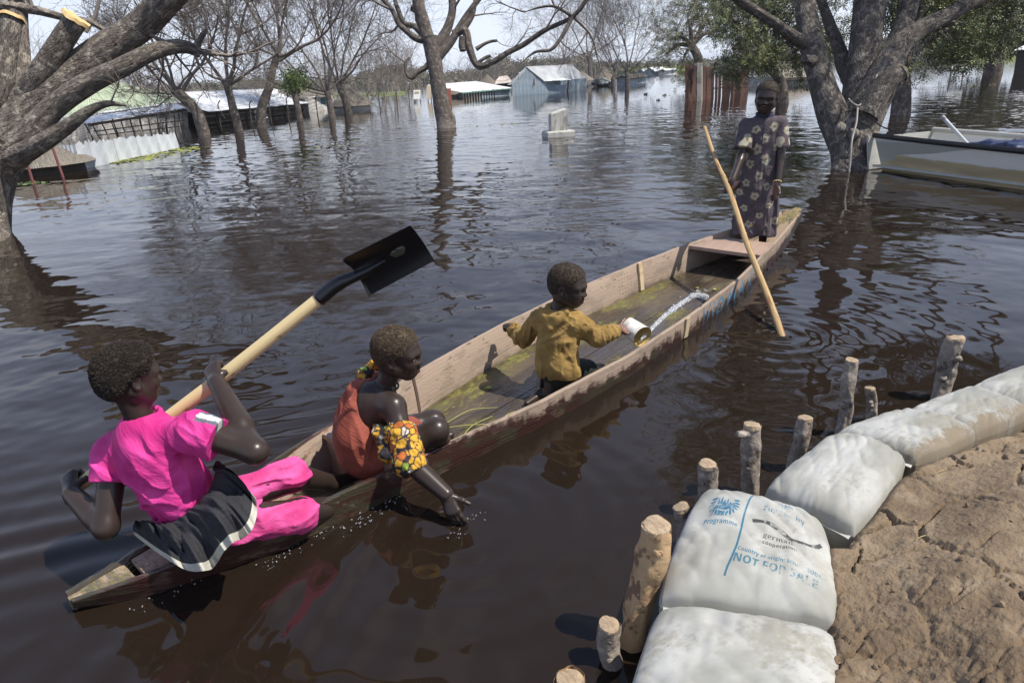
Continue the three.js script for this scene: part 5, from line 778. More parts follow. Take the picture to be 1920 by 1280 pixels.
  // stakes: peeled or barked poles driven in front of the bags; [top x, top y, top width in pixels, base x, base y, label, peeled]
  const bk = tiling(0, 6, 83, 6, 6), barkMap = tex(512, 512, (u, v) => { const a = bk(u, v), b = bk(u * 2, v * 2 + 0.3); let c = mix3([0.16, 0.13, 0.105], [0.34, 0.29, 0.24], a); c = mix3(c, [0.42, 0.38, 0.33], 0.7 * smooth(0.58, 0.7, b)); return mix3(c, [0.075, 0.055, 0.045], 0.8 * smooth(0.6, 0.72, bk(v, u))); }), peelMap = tex(512, 512, (u, v) => { const a = bk(u, v * 0.6), b = bk(u * 1.5, v); let c = mix3([0.36, 0.22, 0.11], [0.52, 0.36, 0.20], a); return mix3(c, [0.13, 0.08, 0.05], 0.85 * smooth(0.53, 0.64, b)); }), bb = tex(256, 256, (u, v) => bk(u, v), true);
  for (const t of [barkMap, peelMap, bb]) t.repeat.set(4, 4);
  const barkM = std({ map: barkMap, roughness: 0.9, bumpMap: bb, bumpScale: 0.012 }), peelM = std({ map: peelMap, roughness: 0.7, bumpMap: bb, bumpScale: 0.008 });
  const cutM = std({ map: tex(128, 128, (u, v) => { const r = Math.hypot(u - 0.5, v - 0.5) * 2; return mix3(mix3([0.50, 0.38, 0.25], [0.36, 0.26, 0.17], bk(u, v)), [0.20, 0.14, 0.09], 0.5 * smooth(0.5, 0.66, bk(u * 1.4, v * 0.3)) + 0.12 * Math.sin(r * 34 + 6 * bk(u, v))); }), roughness: 0.85, bumpMap: bb, bumpScale: 0.004 });
  const stakes = [[1232, 985, 62, 1187, 1200, 'thick peeled tan stake with dark patches beside the printed sandbag', 1], [1142, 1170, 44, 1152, 1240, 'short stubby stake standing next to the thick peeled stake', 0], [1068, 1272, 58, 1075, 1330, 'broad stump of stake with only its sawn top above water', 1], [1277, 950, 34, 1288, 1030, 'short grey split stake between the thick peeled stake and the printed sandbag', 0], [1327, 870, 36, 1331, 965, 'barked stake with bulging top at the far corner of the printed sandbag', 0], [1411, 796, 35, 1405, 930, 'tall barked stake with a side stub', 0], [1511, 783, 30, 1484, 880, 'slanting slim knobbly stake beside the clean sandbag', 0], [1598, 675, 26, 1578, 815, 'tall knobbly stake with a short one beside it', 0], [1632, 727, 21, 1633, 790, 'thin short stake standing beside the tall knobbly stake', 0], [1793, 633, 36, 1762, 748, 'stout leaning stake with a pale sawn top behind the rust-stained sandbag', 0]];
  stakes.forEach(([tx, ty, w, bx, by, label, peeled], i) => {
    const b = atH(bx, by, 0), top = atZ(tx, ty, b.z), d = depthOf(top), r = w * d / 1280 / 2 * 0.93, axis = top.clone().sub(b), foot = b.clone().addScaledVector(axis.clone().normalize(), -0.25), t = thing('wooden_stake', label, 'stake', b.clone(), 'stakes in front of the sandbags'), rr = rng(200 + i);
    const mid = (k) => foot.clone().lerp(top, k).add(V((rr() - 0.5) * 0.02, 0, (rr() - 0.5) * 0.02)), pts = [foot, mid(0.35), mid(0.6), mid(0.82), top];
    const bark = tube(pts, [r * 0.92, r * 0.98, r * 0.94, r * 0.97, r * 1.02, r * 0.95], { sides: 24, n: 34, rough: 0.3, seed: i * 3.3 + 1, freq: 11, capEnd: false });
    part(t, peeled ? 'pole' : 'bark', bark, peeled ? peelM : barkM);
    const ax = axis.normalize(), f = frame(ax, V(0.3, 0, 1)), ring = [], K = 24, q = []; for (let k = 0; k < K; k++) ring.push(f.R.clone().multiplyScalar(Math.cos(k / K * 6.283)).addScaledVector(f.U, Math.sin(k / K * 6.283)));
    const pos = [top.x + ax.x * r * 0.16, top.y + ax.y * r * 0.16, top.z + ax.z * r * 0.16], uv = [0.5, 0.5], idx = [];
    [[0.6, 0.12], [0.93, 0.04], [1.0, -0.14], [1.0, -0.3]].forEach(([s, h], m) => ring.forEach((e, k) => { const z = (1 + 0.10 * fbm(k * 0.7, i * 4, m * 0.2, 2)) * s * r * 0.97, hh = h * r + (m < 2 ? 0.10 * r * noise(k * 0.45 + i, m, 2) + 0.16 * r * Math.cos(k / K * 6.283 + i * 2) * (m ? 1 : 0.6) : 0); pos.push(top.x + e.x * z + ax.x * hh, top.y + e.y * z + ax.y * hh, top.z + e.z * z + ax.z * hh); uv.push(0.5 + 0.5 * s * Math.cos(k / K * 6.283), 0.5 + 0.5 * s * Math.sin(k / K * 6.283)); }));
    for (let k = 0; k < K; k++) { const k2 = (k + 1) % K; idx.push(0, 1 + k, 1 + k2); for (let m = 0; m < 3; m++) { const a = 1 + m * K + k, a2 = 1 + m * K + k2; idx.push(a, a + K, a2, a2, a + K, a2 + K); } }
    part(t, 'sawn_top', toCreasedNormals(geoFrom(pos, idx, uv), 0.7), cutM);
    if (i === 5) part(t, 'side_stub', tube([top.clone().add(V(-0.01, -0.03, 0.01)), top.clone().add(V(-0.05, -0.022, 0.03)), top.clone().add(V(-0.068, -0.016, 0.035))], [0.016, 0.013, 0.011], { sides: 9, n: 8, rough: 0.3, freq: 20 }), barkM);
    for (let k = 0; k < (peeled ? 1 : 3); k++) { const p = foot.clone().lerp(top, 0.55 + 0.38 * rr()), a = rr() * 6.28, o = f.R.clone().multiplyScalar(Math.cos(a)).addScaledVector(f.U, Math.sin(a)); part(t, 'knot', tube([p.clone().addScaledVector(o, r * 0.5), p.clone().addScaledVector(o, r * 1.02).addScaledVector(ax, 0.004), p.clone().addScaledVector(o, r * 1.18).addScaledVector(ax, 0.006)], [r * 0.5, r * 0.34, r * 0.2], { sides: 9, n: 6, rough: 0.2, freq: 20 }), peeled ? peelM : barkM); }
  });
}
// ---------------------------------------------------------------- trees
class Wood {
  constructor() { this.pos = []; this.uv = []; this.idx = []; }
  tube(P, R, sides, rough = 0, seed = 0) {
    const { pos, uv, idx } = this, b0 = pos.length / 3, N = P.length; let ux = 0.3, uy = 0.1, uz = 0.9, len = 0, circ = 6.283 * R[0];
    for (let i = 0; i < N; i++) {
      const a = P[Math.max(0, i - 1)], c = P[Math.min(N - 1, i + 1)]; let tx = c.x - a.x, ty = c.y - a.y, tz = c.z - a.z; let l = Math.hypot(tx, ty, tz) || 1; tx /= l; ty /= l; tz /= l;
      let bx = ty * uz - tz * uy, by = tz * ux - tx * uz, bz = tx * uy - ty * ux; l = Math.hypot(bx, by, bz) || 1; bx /= l; by /= l; bz /= l; ux = by * tz - bz * ty; uy = bz * tx - bx * tz; uz = bx * ty - by * tx;
      const p = P[i]; if (i) len += p.distanceTo(P[i - 1]);
      for (let k = 0; k <= sides; k++) { const g = k / sides * 6.283, ca = Math.cos(g), sa = Math.sin(g); let r = R[i]; if (rough) r *= 1 + rough * 1.6 * fbm(ca * 1.3 + seed, sa * 1.3 + seed * 2.1, len / (R[0] * 3 + 0.02), 3); pos.push(p.x + (ux * ca + bx * sa) * r, p.y + (uy * ca + by * sa) * r, p.z + (uz * ca + bz * sa) * r); uv.push(k / sides * circ, len); }
    }
    const S = sides + 1; for (let i = 0; i + 1 < N; i++) for (let k = 0; k < sides; k++) { const a = b0 + i * S + k, b = a + S; idx.push(a, b, a + 1, b, b + 1, a + 1); }
    const e = b0 + (N - 1) * S; for (let k = 1; k + 1 < sides; k++) idx.push(e, e + k, e + k + 1);
  }
  limb(pts, radii, sides = 12, rough = 0.12, seed = 1, per = 5) {
    const n = (pts.length - 1) * per, P = spline(pts, n), R = P.map((_, i) => { const x = i / n * (radii.length - 1), k = Math.min(radii.length - 2, Math.floor(x)); return mix(radii[k], radii[k + 1], x - k); }); this.tube(P, R, sides, rough, seed); return P;
  }
  geo() { return geoFrom(this.pos, this.idx, this.uv); }
}
const rdir = (r) => { const z = 2 * r() - 1, a = r() * 6.283, q = Math.sqrt(1 - z * z); return V(q * Math.cos(a), z, q * Math.sin(a)); };
// a wandering branch that forks again and again; tips are collected for leaves
function grow(w, p, d, len, rad, level, o) {
  const { r, wander = 0.35, lift = 0.12, kids = [5, 5, 6, 5], tips } = o, n = level === 0 ? 7 : level === 1 ? 6 : 4, P = [p.clone()], R = [rad], D = d.clone().normalize(), end = o.max - level;
  for (let i = 1; i <= n; i++) { D.addScaledVector(rdir(r), wander * (level < 2 ? 0.75 : 1)).add(V(0, lift * (level < 2 ? 1 : 0.5), 0)).normalize(); P.push(P[i - 1].clone().addScaledVector(D, len / n)); R.push(rad * (1 - 0.72 * i / n) + (end ? 0 : 0)); }
  w.tube(P, R, level === 0 ? 9 : level === 1 ? 6 : level === 2 ? 4 : 3, level < 2 ? 0.1 : 0, level);
  if (tips && end <= 1) tips.push([P[n].clone(), D.clone()], [P[Math.floor(n * 0.6)].clone(), D.clone()]);
  if (!end) return;
  const k = kids[level];
  for (let i = 0; i < k; i++) { const t = 0.25 + 0.75 * (i + r()) / k, x = t * n, j = Math.min(n - 1, Math.floor(x)), q = P[j].clone().lerp(P[j + 1], x - j), T = P[j + 1].clone().sub(P[j]).normalize(), s = rdir(r); s.addScaledVector(T, -s.dot(T)).normalize(); const nd = T.multiplyScalar(0.55 + 0.3 * r()).addScaledVector(s, 0.75).add(V(0, o.up ?? 0.15, 0)); grow(w, q, nd, len * (0.5 + 0.25 * r()), Math.max(o.min || 0.0035, R[j] * (0.5 + 0.2 * r())), level + 1, o); }
}
const bk1 = tiling(0, 6, 91, 14, 9), bk2 = tiling(0, 5, 92, 44, 20);
const bark = (dark, mid, pale, seed) => { const m = tex(512, 512, (u, v) => { const a = bk1(u + seed, v), b = bk2(u, v + seed); let c = mix3(dark, mid, smooth(0.25, 0.65, a * 0.5 + b * 0.5)); c = mix3(c, pale, 0.8 * smooth(0.5, 0.68, bk1(v + seed, u) * 0.75 + b * 0.25)); return mix3(c, dark.map((q) => q * 0.6), 0.8 * smooth(0.58, 0.7, b)); }); m.repeat.set(0.9, 0.9); return m; };
const barkB = tex(512, 512, (u, v) => 0.6 * bk2(u, v) + 0.4 * bk1(u, v), true); barkB.repeat.set(1.4, 1.4);
const barkNear = std({ map: bark([0.07, 0.057, 0.047], [0.205, 0.17, 0.14], [0.42, 0.37, 0.30], 0.1), roughness: 0.95, bumpMap: barkB, bumpScale: 0.05 });
const barkGrey = std({ map: bark([0.055, 0.044, 0.037], [0.135, 0.11, 0.092], [0.25, 0.21, 0.18], 0.4), roughness: 0.95, bumpMap: barkB, bumpScale: 0.04 });
const twigMat = std({ color: rgb(0.19, 0.157, 0.134), roughness: 0.95 }), twigPale = std({ color: rgb(0.27, 0.222, 0.19), roughness: 0.95 });
const sawn = std({ map: tex(128, 128, (u, v) => mix3([0.55, 0.36, 0.14], [0.72, 0.52, 0.26], bk1(u, v))), roughness: 0.8 });
function sawnFace(p, d, r, seed, deep = -0.01) { const f = frame(d, V(0.2, 1, 0.3)), pos = [p.x - d.x * deep, p.y - d.y * deep, p.z - d.z * deep], uv = [0.5, 0.5], idx = [], K = 22; for (const [s, h] of [[0.95, 0.012], [1.02, -0.03]]) for (let k = 0; k < K; k++) { const a = k / K * 6.283, q = r * s * (1 + 0.1 * fbm(Math.cos(a) * 2 + seed, Math.sin(a) * 2, 1, 2)), e = p.clone().addScaledVector(f.R, Math.cos(a) * q).addScaledVector(f.U, Math.sin(a) * q).addScaledVector(d, h + 0.02 * r * 5 * noise(Math.cos(a) * 3, Math.sin(a) * 3, seed)); pos.push(e.x, e.y, e.z); uv.push(0.5 + 0.4 * s * Math.cos(a), 0.5 + 0.4 * s * Math.sin(a)); } for (let k = 0; k < K; k++) { const k2 = (k + 1) % K; idx.push(0, 1 + k, 1 + k2, 1 + k, 1 + K + k, 1 + k2, 1 + k2, 1 + K + k, 1 + K + k2); } return toCreasedNormals(geoFrom(pos, idx, uv), 0.6); }
// leaves: sprays of small leaflets set on the twig tips
const sprayGeo = (() => { const pos = [], idx = []; for (let i = 0; i < 7; i++) { const s = i % 2 ? 1 : -1, y = 0.02 + i * 0.022, l = 0.05, w = 0.014, x1 = s * l, b = pos.length / 3, dz = 0.012 * Math.sin(i * 2); pos.push(0, y, 0, x1 * 0.5, y + 0.012 + w, dz, x1, y + 0.022, dz * 1.5, x1 * 0.5, y + 0.012 - w, dz); idx.push(b, b + 1, b + 2, b, b + 2, b + 3); } return geoFrom(pos, idx); })();
function leaves(owner, tips, per, spread, size, tones, seed, name = 'foliage') {
  const r = rng(seed), n = tips.length * per, m = new THREE.InstancedMesh(sprayGeo, std({ color: rgb(1, 1, 1), roughness: 0.6 }), n), M = new THREE.Matrix4(), Q = new THREE.Quaternion(), c = new THREE.Color(); let i = 0;
  for (const [p, d] of tips) for (let k = 0; k < per; k++) { const q = p.clone().addScaledVector(rdir(r), spread * Math.sqrt(r())).sub(owner.position), dir = d.clone().addScaledVector(rdir(r), 1.1).add(V(0, -0.25, 0)).normalize(); Q.setFromUnitVectors(Y_, dir).multiply(new THREE.Quaternion().setFromAxisAngle(Y_, r() * 6.28)); const s = size * (0.6 + 0.8 * r()); M.compose(q, Q, V(s, s, s)); m.setMatrixAt(i, M); const t = tones[Math.floor(r() * tones.length)], e = 0.75 + 0.5 * r(); m.setColorAt(i, c.setRGB(t[0] * e, t[1] * e, t[2] * e)); i++; }
  m.name = name; m.userData.kind = 'stuff'; m.castShadow = m.receiveShadow = true; owner.add(m); return m;
}
const GREEN = [[0.07, 0.094, 0.026], [0.095, 0.12, 0.034], [0.062, 0.082, 0.028], [0.18, 0.19, 0.05], [0.105, 0.105, 0.045]], DULL = [[0.06, 0.062, 0.026], [0.08, 0.075, 0.034], [0.05, 0.055, 0.022], [0.12, 0.12, 0.04]];

{ // great pruned tree on the left, cut limbs
  const D = 8.5, j = (x, y, d = D) => atD(x, y, d), px = D / 1280, base = atH(-48, 480, 0), t = thing('pruned_tree', 'thick old tree with sawn-off limbs and pale cut ends rising from the water', 'tree', base), w = new Wood();
  w.limb([base.clone().add(V(0, -0.6, 0)), j(-46, 440), j(-42, 370), j(-30, 310), j(0, 255)], [0.402, 0.387, 0.348, 0.356, 0.387], 26, 0.14, 2, 8);
  w.limb([j(-20, 300), j(45, 222), j(120, 155), j(195, 95), j(265, 48), j(330, -20, 8.2), j(440, -130, 7.9)], [0.325, 0.256, 0.217, 0.194, 0.178, 0.17, 0.116], 22, 0.13, 4, 7);
  w.limb([j(35, 205), j(70, 150, 8.35), j(110, 85, 8.25), j(141, 37, 8.2)], [0.185, 0.147, 0.131, 0.128], 18, 0.1, 6, 6);
  w.limb([j(-25, 250), j(0, 160, 8.3), j(12, 90, 8.3), j(21, 34, 8.3)], [0.202, 0.14, 0.116, 0.113], 18, 0.1, 7, 6);
  w.limb([j(20, 260), j(38, 150, 9), j(34, 60, 9.1), j(28, -120, 9.2), j(20, -400, 9.4)], [0.155, 0.131, 0.116, 0.108, 0.0619], 16, 0.1, 8, 6);
  w.limb([j(-10, 300), j(50, 255, 8.4), j(95, 205, 8.35), j(160, 158, 8.3), j(235, 122, 8.3), j(300, 92, 8.4), j(348, 88, 8.5), j(375, 100, 8.6)], [0.263, 0.185, 0.135, 0.12, 0.108, 0.0927, 0.0774, 0.0619], 18, 0.14, 9, 6);
  w.limb([j(362, 95, 8.55), j(374, 75, 8.55), j(386, 56, 8.5)], [0.0542, 0.0387, 0.0271], 8, 0.2, 10, 4);
  w.limb([j(10, 300), j(70, 272, 8.2), j(120, 240, 8.15), j(165, 208, 8.1), j(200, 194, 8.1), j(235, 198, 8.1)], [0.155, 0.116, 0.0851, 0.0581, 0.0387, 0.00927], 14, 0.14, 11, 6);
  w.limb([j(-40, 5, 9), j(60, 18, 9.1), j(125, 34, 9.2), j(170, 42, 9.2), j(210, 70, 9.2), j(235, 112, 9.2)], [0.0774, 0.0581, 0.0426, 0.0387, 0.0271, 0.0155], 9, 0.12, 12, 5);
  part(t, 'trunk', w.geo(), barkNear);
  part(t, 'sawn_end', sawnFace(j(142, 34, 8.2), j(142, 34, 8.2).sub(j(110, 85, 8.25)).normalize(), 0.165, 2), sawn); part(t, 'sawn_end', sawnFace(j(21, 31, 8.3), j(21, 31, 8.3).sub(j(12, 90, 8.3)).normalize(), 0.145, 3), sawn);
  const c = new Wood(), r = rng(301), o = { r, max: 3, wander: 0.42, lift: 0.03, kids: [4, 4, 4], up: 0.05 };
  for (const [x, y, d, dx, dy, dz, l, q] of [[260, 50, 8.4, 0.6, -0.5, -0.4, 1.3, 0.03], [300, 92, 8.4, -0.1, -0.9, 0.1, 0.7, 0.02], [235, 112, 9.2, 0.3, -0.6, 0.2, 0.7, 0.018], [160, 60, 9.2, 0.3, 0.5, -0.4, 1.6, 0.03], [120, 34, 9.2, 0.2, -0.5, 0.2, 1.0, 0.02], [375, 98, 8.6, 0.7, -0.1, 0, 1.0, 0.03], [205, 70, 9.2, 0.9, 0.2, 0, 1.2, 0.025], [330, -15, 8.2, 0.4, 0.5, -0.3, 1.6, 0.04], [355, 88, 8.5, 0.3, -0.8, 0, 0.6, 0.015], [60, 15, 9.1, 0.1, 0.8, 0, 1.2, 0.03], [215, 88, 8.5, 0.6, -0.6, -0.3, 0.9, 0.02], [400, -80, 8.0, 0.6, 0.2, -0.5, 2.0, 0.06], [205, 196, 8.1, 0.6, 0.4, 0, 0.5, 0.012]]) grow(c, j(x, y, d), V(dx, dy, dz), l, q, 1, o);
  part(t, 'crown', c.geo(), twigMat);
}
{ // gnarled bare tree in the middle distance
  const D = 22.6, j = (x, y, d = D) => atD(x, y, d), base = atH(838, 247, 0), t = thing('gnarled_tree', 'bare gnarled tree standing alone in open water with one long drooping limb', 'tree', base), w = new Wood();
  w.limb([base.clone().add(V(0, -0.5, 0)), j(836, 240), j(827, 190), j(819, 145), j(812, 100), j(806, 72)], [0.344, 0.31, 0.249, 0.241, 0.258, 0.258], 18, 0.14, 2, 7);
  w.limb([j(842, 250), j(846, 225), j(836, 195)], [0.172, 0.138, 0.0516], 9, 0.2, 3, 5);
  w.limb([j(812, 95), j(800, 65), j(792, 35), j(785, 5), j(778, -60), j(770, -160)], [0.232, 0.206, 0.206, 0.206, 0.172, 0.086], 14, 0.22, 4, 6);
  w.limb([j(800, 62), j(790, 40), j(783, 20), j(773, 12)], [0.172, 0.172, 0.138, 0.138], 12, 0.2, 14, 5);
  w.limb([j(818, 90), j(838, 55), j(848, 20), j(846, -30), j(852, -120)], [0.206, 0.146, 0.129, 0.12, 0.0516], 12, 0.12, 5, 6);
  w.limb([j(822, 105), j(850, 70), j(868, 40), j(885, 15), j(905, -10), j(960, -60)], [0.189, 0.129, 0.112, 0.0946, 0.0774, 0.043], 12, 0.12, 6, 6);
  w.limb([j(850, 65), j(870, 56), j(880, 90), j(897, 124), j(925, 115), j(953, 98), j(981, 84), j(1023, 56, 22.2), j(1074, 31, 21.8), j(1099, 0, 21.6), j(1120, -50, 21.4)], [0.146, 0.146, 0.129, 0.112, 0.0946, 0.086, 0.0817, 0.0774, 0.0731, 0.0688, 0.0516], 10, 0.14, 7, 6);
  w.limb([j(1074, 31, 21.8), j(1050, 74, 21.8), j(1033, 93, 21.8), j(1005, 97, 21.9), j(988, 108, 21.9)], [0.0688, 0.0645, 0.0516, 0.043, 0.0215], 8, 0.12, 8, 5);
  w.limb([j(1074, 31, 21.8), j(1040, 12, 21.7), j(1010, 14, 21.7), j(985, 22, 21.6)], [0.0602, 0.043, 0.0344, 0.0129], 7, 0.12, 8, 5);
  w.limb([j(806, 75), j(780, 72), j(762, 58), j(748, 45), j(735, 18), j(712, -8), j(680, -60)], [0.146, 0.112, 0.0946, 0.086, 0.0774, 0.0688, 0.043], 10, 0.14, 9, 6);
  w.limb([j(806, 80), j(775, 48), j(760, 45), j(745, 15), j(733, -30)], [0.12, 0.0946, 0.086, 0.0774, 0.0516], 10, 0.14, 15, 5);
  w.limb([j(808, 118), j(797, 127), j(783, 135), j(772, 146), j(764, 142), j(760, 118), j(766, 108)], [0.129, 0.0946, 0.0817, 0.0688, 0.0516, 0.043, 0.0258], 9, 0.12, 10, 5);
  w.limb([j(893, 92), j(905, 84), j(918, 78), j(932, 76)], [0.0774, 0.0559, 0.0516, 0.043], 8, 0.1, 11, 4);
  w.limb([j(898, 116), j(910, 108), j(920, 104)], [0.0602, 0.0516, 0.043], 8, 0.1, 12, 4);
  w.limb([j(868, 70), j(867, 85), j(868, 95)], [0.138, 0.138, 0.103], 10, 0.25, 13, 4);
  w.limb([j(868, 55), j(885, 30), j(890, 5), j(898, -40)], [0.112, 0.086, 0.0688, 0.043], 9, 0.15, 16, 5);
  part(t, 'trunk', w.geo(), barkGrey);
  const c = new Wood(), r = rng(302), o = { r, max: 3, wander: 0.45, lift: 0.05, kids: [5, 5, 4], up: 0.1 };
  for (const [x, y, dx, dy, l, q] of [[1099, 2, 0.8, 0.1, 2.4, 0.05], [1074, 31, 0.9, -0.5, 2.2, 0.05], [1023, 56, 0.3, 0.8, 1.6, 0.035], [988, 108, -0.6, -0.5, 0.9, 0.02], [985, 22, -0.8, 0.2, 1.3, 0.03], [953, 98, 0.7, 0.5, 1.4, 0.03], [735, 18, -0.9, 0.3, 2.2, 0.05], [748, 45, -0.8, -0.4, 1.8, 0.04], [762, 118, -0.5, 0.5, 1.2, 0.03], [905, -10, 0.8, 0.3, 2.6, 0.06], [848, 20, 0.5, 0.6, 2.4, 0.05], [846, -30, -0.5, 0.8, 2.5, 0.06], [1120, -50, 0.7, 0.4, 3.0, 0.06], [1050, 74, 0.6, -0.6, 1.0, 0.025], [712, -8, -0.8, 0.5, 2.6, 0.05], [960, -60, 0.7, 0.5, 3, 0.06], [932, 76, 0.4, -0.8, 0.8, 0.015], [1040, 12, -0.2, 0.9, 1.5, 0.03], [885, 30, 0.6, 0.3, 1.6, 0.03], [780, -50, -0.5, 0.8, 3, 0.07]]) grow(c, j(x, y, x > 980 ? 21.8 : D), V(dx, dy, (r() - 0.5)), l, q, 1, o);
  part(t, 'crown', c.geo(), twigMat);
}
{ // great forked tree on the right with the mooring rope
  const D = 10.9, j = (x, y, d = D) => atD(x, y, d), base = atH(1598, 324, 0), t = thing('forked_tree', 'massive dark forked tree beside the white motorboat, rope tied round its fork', 'tree', base), w = new Wood();
  w.limb([base.clone().add(V(0, -0.5, 0)), j(1597, 312, 10.3), j(1596, 275, 10.3), j(1600, 235, 10.4)], [0.299, 0.273, 0.282, 0.37], 26, 0.18, 2, 9);
  w.limb([j(1588, 275, 10.3), j(1566, 225, 10.4), j(1546, 170, 10.5), j(1530, 115, 10.6), j(1520, 70, 10.7), j(1512, 25, 10.8), j(1502, -60, 11), j(1490, -200, 11.3)], [0.264, 0.238, 0.194, 0.18, 0.176, 0.158, 0.15, 0.088], 20, 0.13, 3, 7);
  w.limb([j(1516, 82, 10.6), j(1492, 72, 10.5), j(1455, 45, 10.3), j(1425, 26, 10.2), j(1385, -2, 10), j(1330, -60, 9.8)], [0.114, 0.0924, 0.0748, 0.0704, 0.0704, 0.044], 12, 0.14, 4, 6);
  w.limb([j(1600, 250, 10.4), j(1612, 180, 10.6), j(1618, 120, 10.7), j(1624, 60, 10.8), j(1632, 0, 10.9), j(1640, -120, 11.1), j(1650, -280, 11.4)], [0.29, 0.238, 0.229, 0.246, 0.255, 0.176, 0.106], 20, 0.13, 5, 7);
  w.limb([j(1606, 245, 10.3), j(1640, 180, 10.3), j(1664, 125, 10.4), j(1690, 80, 10.5), j(1730, 52, 10.6), j(1785, 25, 10.8), j(1845, -10, 11), j(1960, -80, 11.4)], [0.299, 0.264, 0.22, 0.176, 0.132, 0.114, 0.106, 0.0704], 20, 0.13, 6, 7);
  w.limb([j(1670, 110, 10.5), j(1690, 60, 10.7), j(1705, 10, 10.9), j(1720, -70, 11.1)], [0.176, 0.15, 0.141, 0.088], 14, 0.13, 7, 6);
  w.limb([j(1622, 215, 10.1), j(1650, 170, 10.0), j(1676, 142, 9.95), j(1690, 134, 9.95)], [0.22, 0.176, 0.15, 0.132], 18, 0.16, 8, 6);
  w.limb([j(1600, 160, 10.8), j(1583, 120, 11), j(1572, 85, 11.1), j(1556, 45, 11.2), j(1540, 0, 11.4)], [0.123, 0.123, 0.0968, 0.088, 0.0704], 12, 0.14, 9, 5);
  w.limb([j(1527, 115, 10.5), j(1516, 112, 10.35), j(1508, 110, 10.28)], [0.088, 0.0704, 0.0616], 10, 0.15, 10, 4);
  for (const [x, y, d, r] of [[1578, 240, 10.15, 0.11], [1637, 200, 10.1, 0.09], [1625, 262, 10.05, 0.13], [1648, 268, 10.1, 0.1], [1600, 252, 10.05, 0.1], [1572, 318, 10.2, 0.1], [1628, 316, 10.2, 0.1], [1640, 255, 10.1, 0.1]]) { const p = j(x, y, d); w.limb([p.clone().add(V(0, -r * 0.8, -0.08)), p, p.clone().add(V(0, r * 0.7, -0.05))], [r * 0.5, r, r * 0.35], 10, 0.3, x, 4); }
  part(t, 'trunk', w.geo(), std({ map: bark([0.05, 0.041, 0.035], [0.125, 0.105, 0.09], [0.26, 0.225, 0.19], 0.7), roughness: 0.95, bumpMap: barkB, bumpScale: 0.05 }));
  part(t, 'hollow_stub', sawnFace(j(1691, 133, 9.95), j(1691, 133, 9.95).sub(j(1650, 170, 10)).normalize(), 0.14, 5, 0.2), std({ map: barkNear.map, roughness: 1 }));
  const c = new Wood(), r = rng(303), tips = [], o = { r, max: 3, wander: 0.36, lift: 0.16, kids: [6, 5, 4], up: 0.12, tips };
  for (const [x, y, d, dx, dy, dz, l, q] of [[1490, -200, 11.3, -0.3, 0.8, 0.2, 2.2, 0.1], [1502, -60, 11, -0.3, 0.8, 0.1, 2.0, 0.08], [1650, -280, 11.4, 0.3, 0.7, 0.5, 2.8, 0.12], [1640, -120, 11.1, 0.6, 0.6, 0.5, 2.8, 0.1], [1720, -70, 11.1, 0.5, 0.7, 0.5, 3.0, 0.1], [1960, -80, 11.4, 0.7, 0.6, 0.3, 2.8, 0.08], [1845, -10, 11, 0.3, 0.8, 0.1, 2.4, 0.07], [1540, 0, 11.4, -0.3, 0.8, -0.1, 1.8, 0.07], [1650, -280, 11.4, -0.2, 0.8, 0.3, 2.4, 0.1], [1720, -70, 11.1, 0.8, 0.5, 0.3, 3.0, 0.1], [1700, -200, 11.2, 0.6, 0.6, 0.4, 3.0, 0.1]]) grow(c, j(x, y, d), V(dx, dy, dz), l, q, 0, o);
  part(t, 'crown', c.geo(), twigMat);
  leaves(t, tips, 4, 0.3, 1.0, GREEN, 401);
}
// leafy trees behind it: trunk path in pixels at a depth, crown blobs as [x, y, depth offset, metres across]
function leafyTree(name, label, basePx, path, rad, crowns, seed, per, tones, size = 1, tw = twigMat) {
  const base = atH(...basePx, 0), D = depthOf(base), t = thing(name, label, 'tree', base), w = new Wood(), c = new Wood(), r = rng(seed), tips = [];
  const P = [base.clone().add(V(0, -0.4, 0)), ...path.map(([x, y, dd = 0]) => atD(x, y, D + dd))]; w.limb(P, rad, 14, 0.16, seed, 6);
  const top = P[P.length - 1];
  for (const [x, y, dd, s, from] of crowns) { const q = atD(x, y, D + dd), st = from ? P[from] : top; const mid = st.clone().lerp(q, 0.5).add(V((r() - 0.5) * 0.5, 0.25, (r() - 0.5) * 0.5)); w.limb([st, mid, q], [rad[rad.length - 1] * 0.7, rad[rad.length - 1] * 0.5, 0.04], 8, 0.14, x, 5); for (let k = 0; k < 5; k++) grow(c, st.clone().lerp(q, 0.45 + 0.5 * r()), rdir(r).add(q.clone().sub(st).normalize().multiplyScalar(0.6)), s * 0.65, 0.035, 1, { r, max: 3, wander: 0.45, lift: 0, kids: [5, 5, 4], up: 0.04, tips, min: 0.006 }); }
  part(t, 'trunk', w.geo(), barkGrey); part(t, 'crown', c.geo(), tw); if (per) leaves(t, tips, per, 0.22, size, tones, seed + 7); return t;
}
leafyTree('leafy_tree', 'leafy tree whose trunk stands right behind the forked tree', [1690, 216], [[1690, 190], [1694, 130], [1700, 80]], [0.26, 0.23, 0.2, 0.18], [[1740, 5, -1, 1.5], [1775, 35, 0, 1.3], [1760, -40, 1, 1.7], [1850, 0, 0.5, 1.6], [1880, -50, 0, 1.7], [1700, -40, 0.5, 1.5], [1815, 45, -1, 1.1], [1650, -20, 1, 1.5], [1920, 5, 0, 1.5]], 501, 3, GREEN, 1.2);
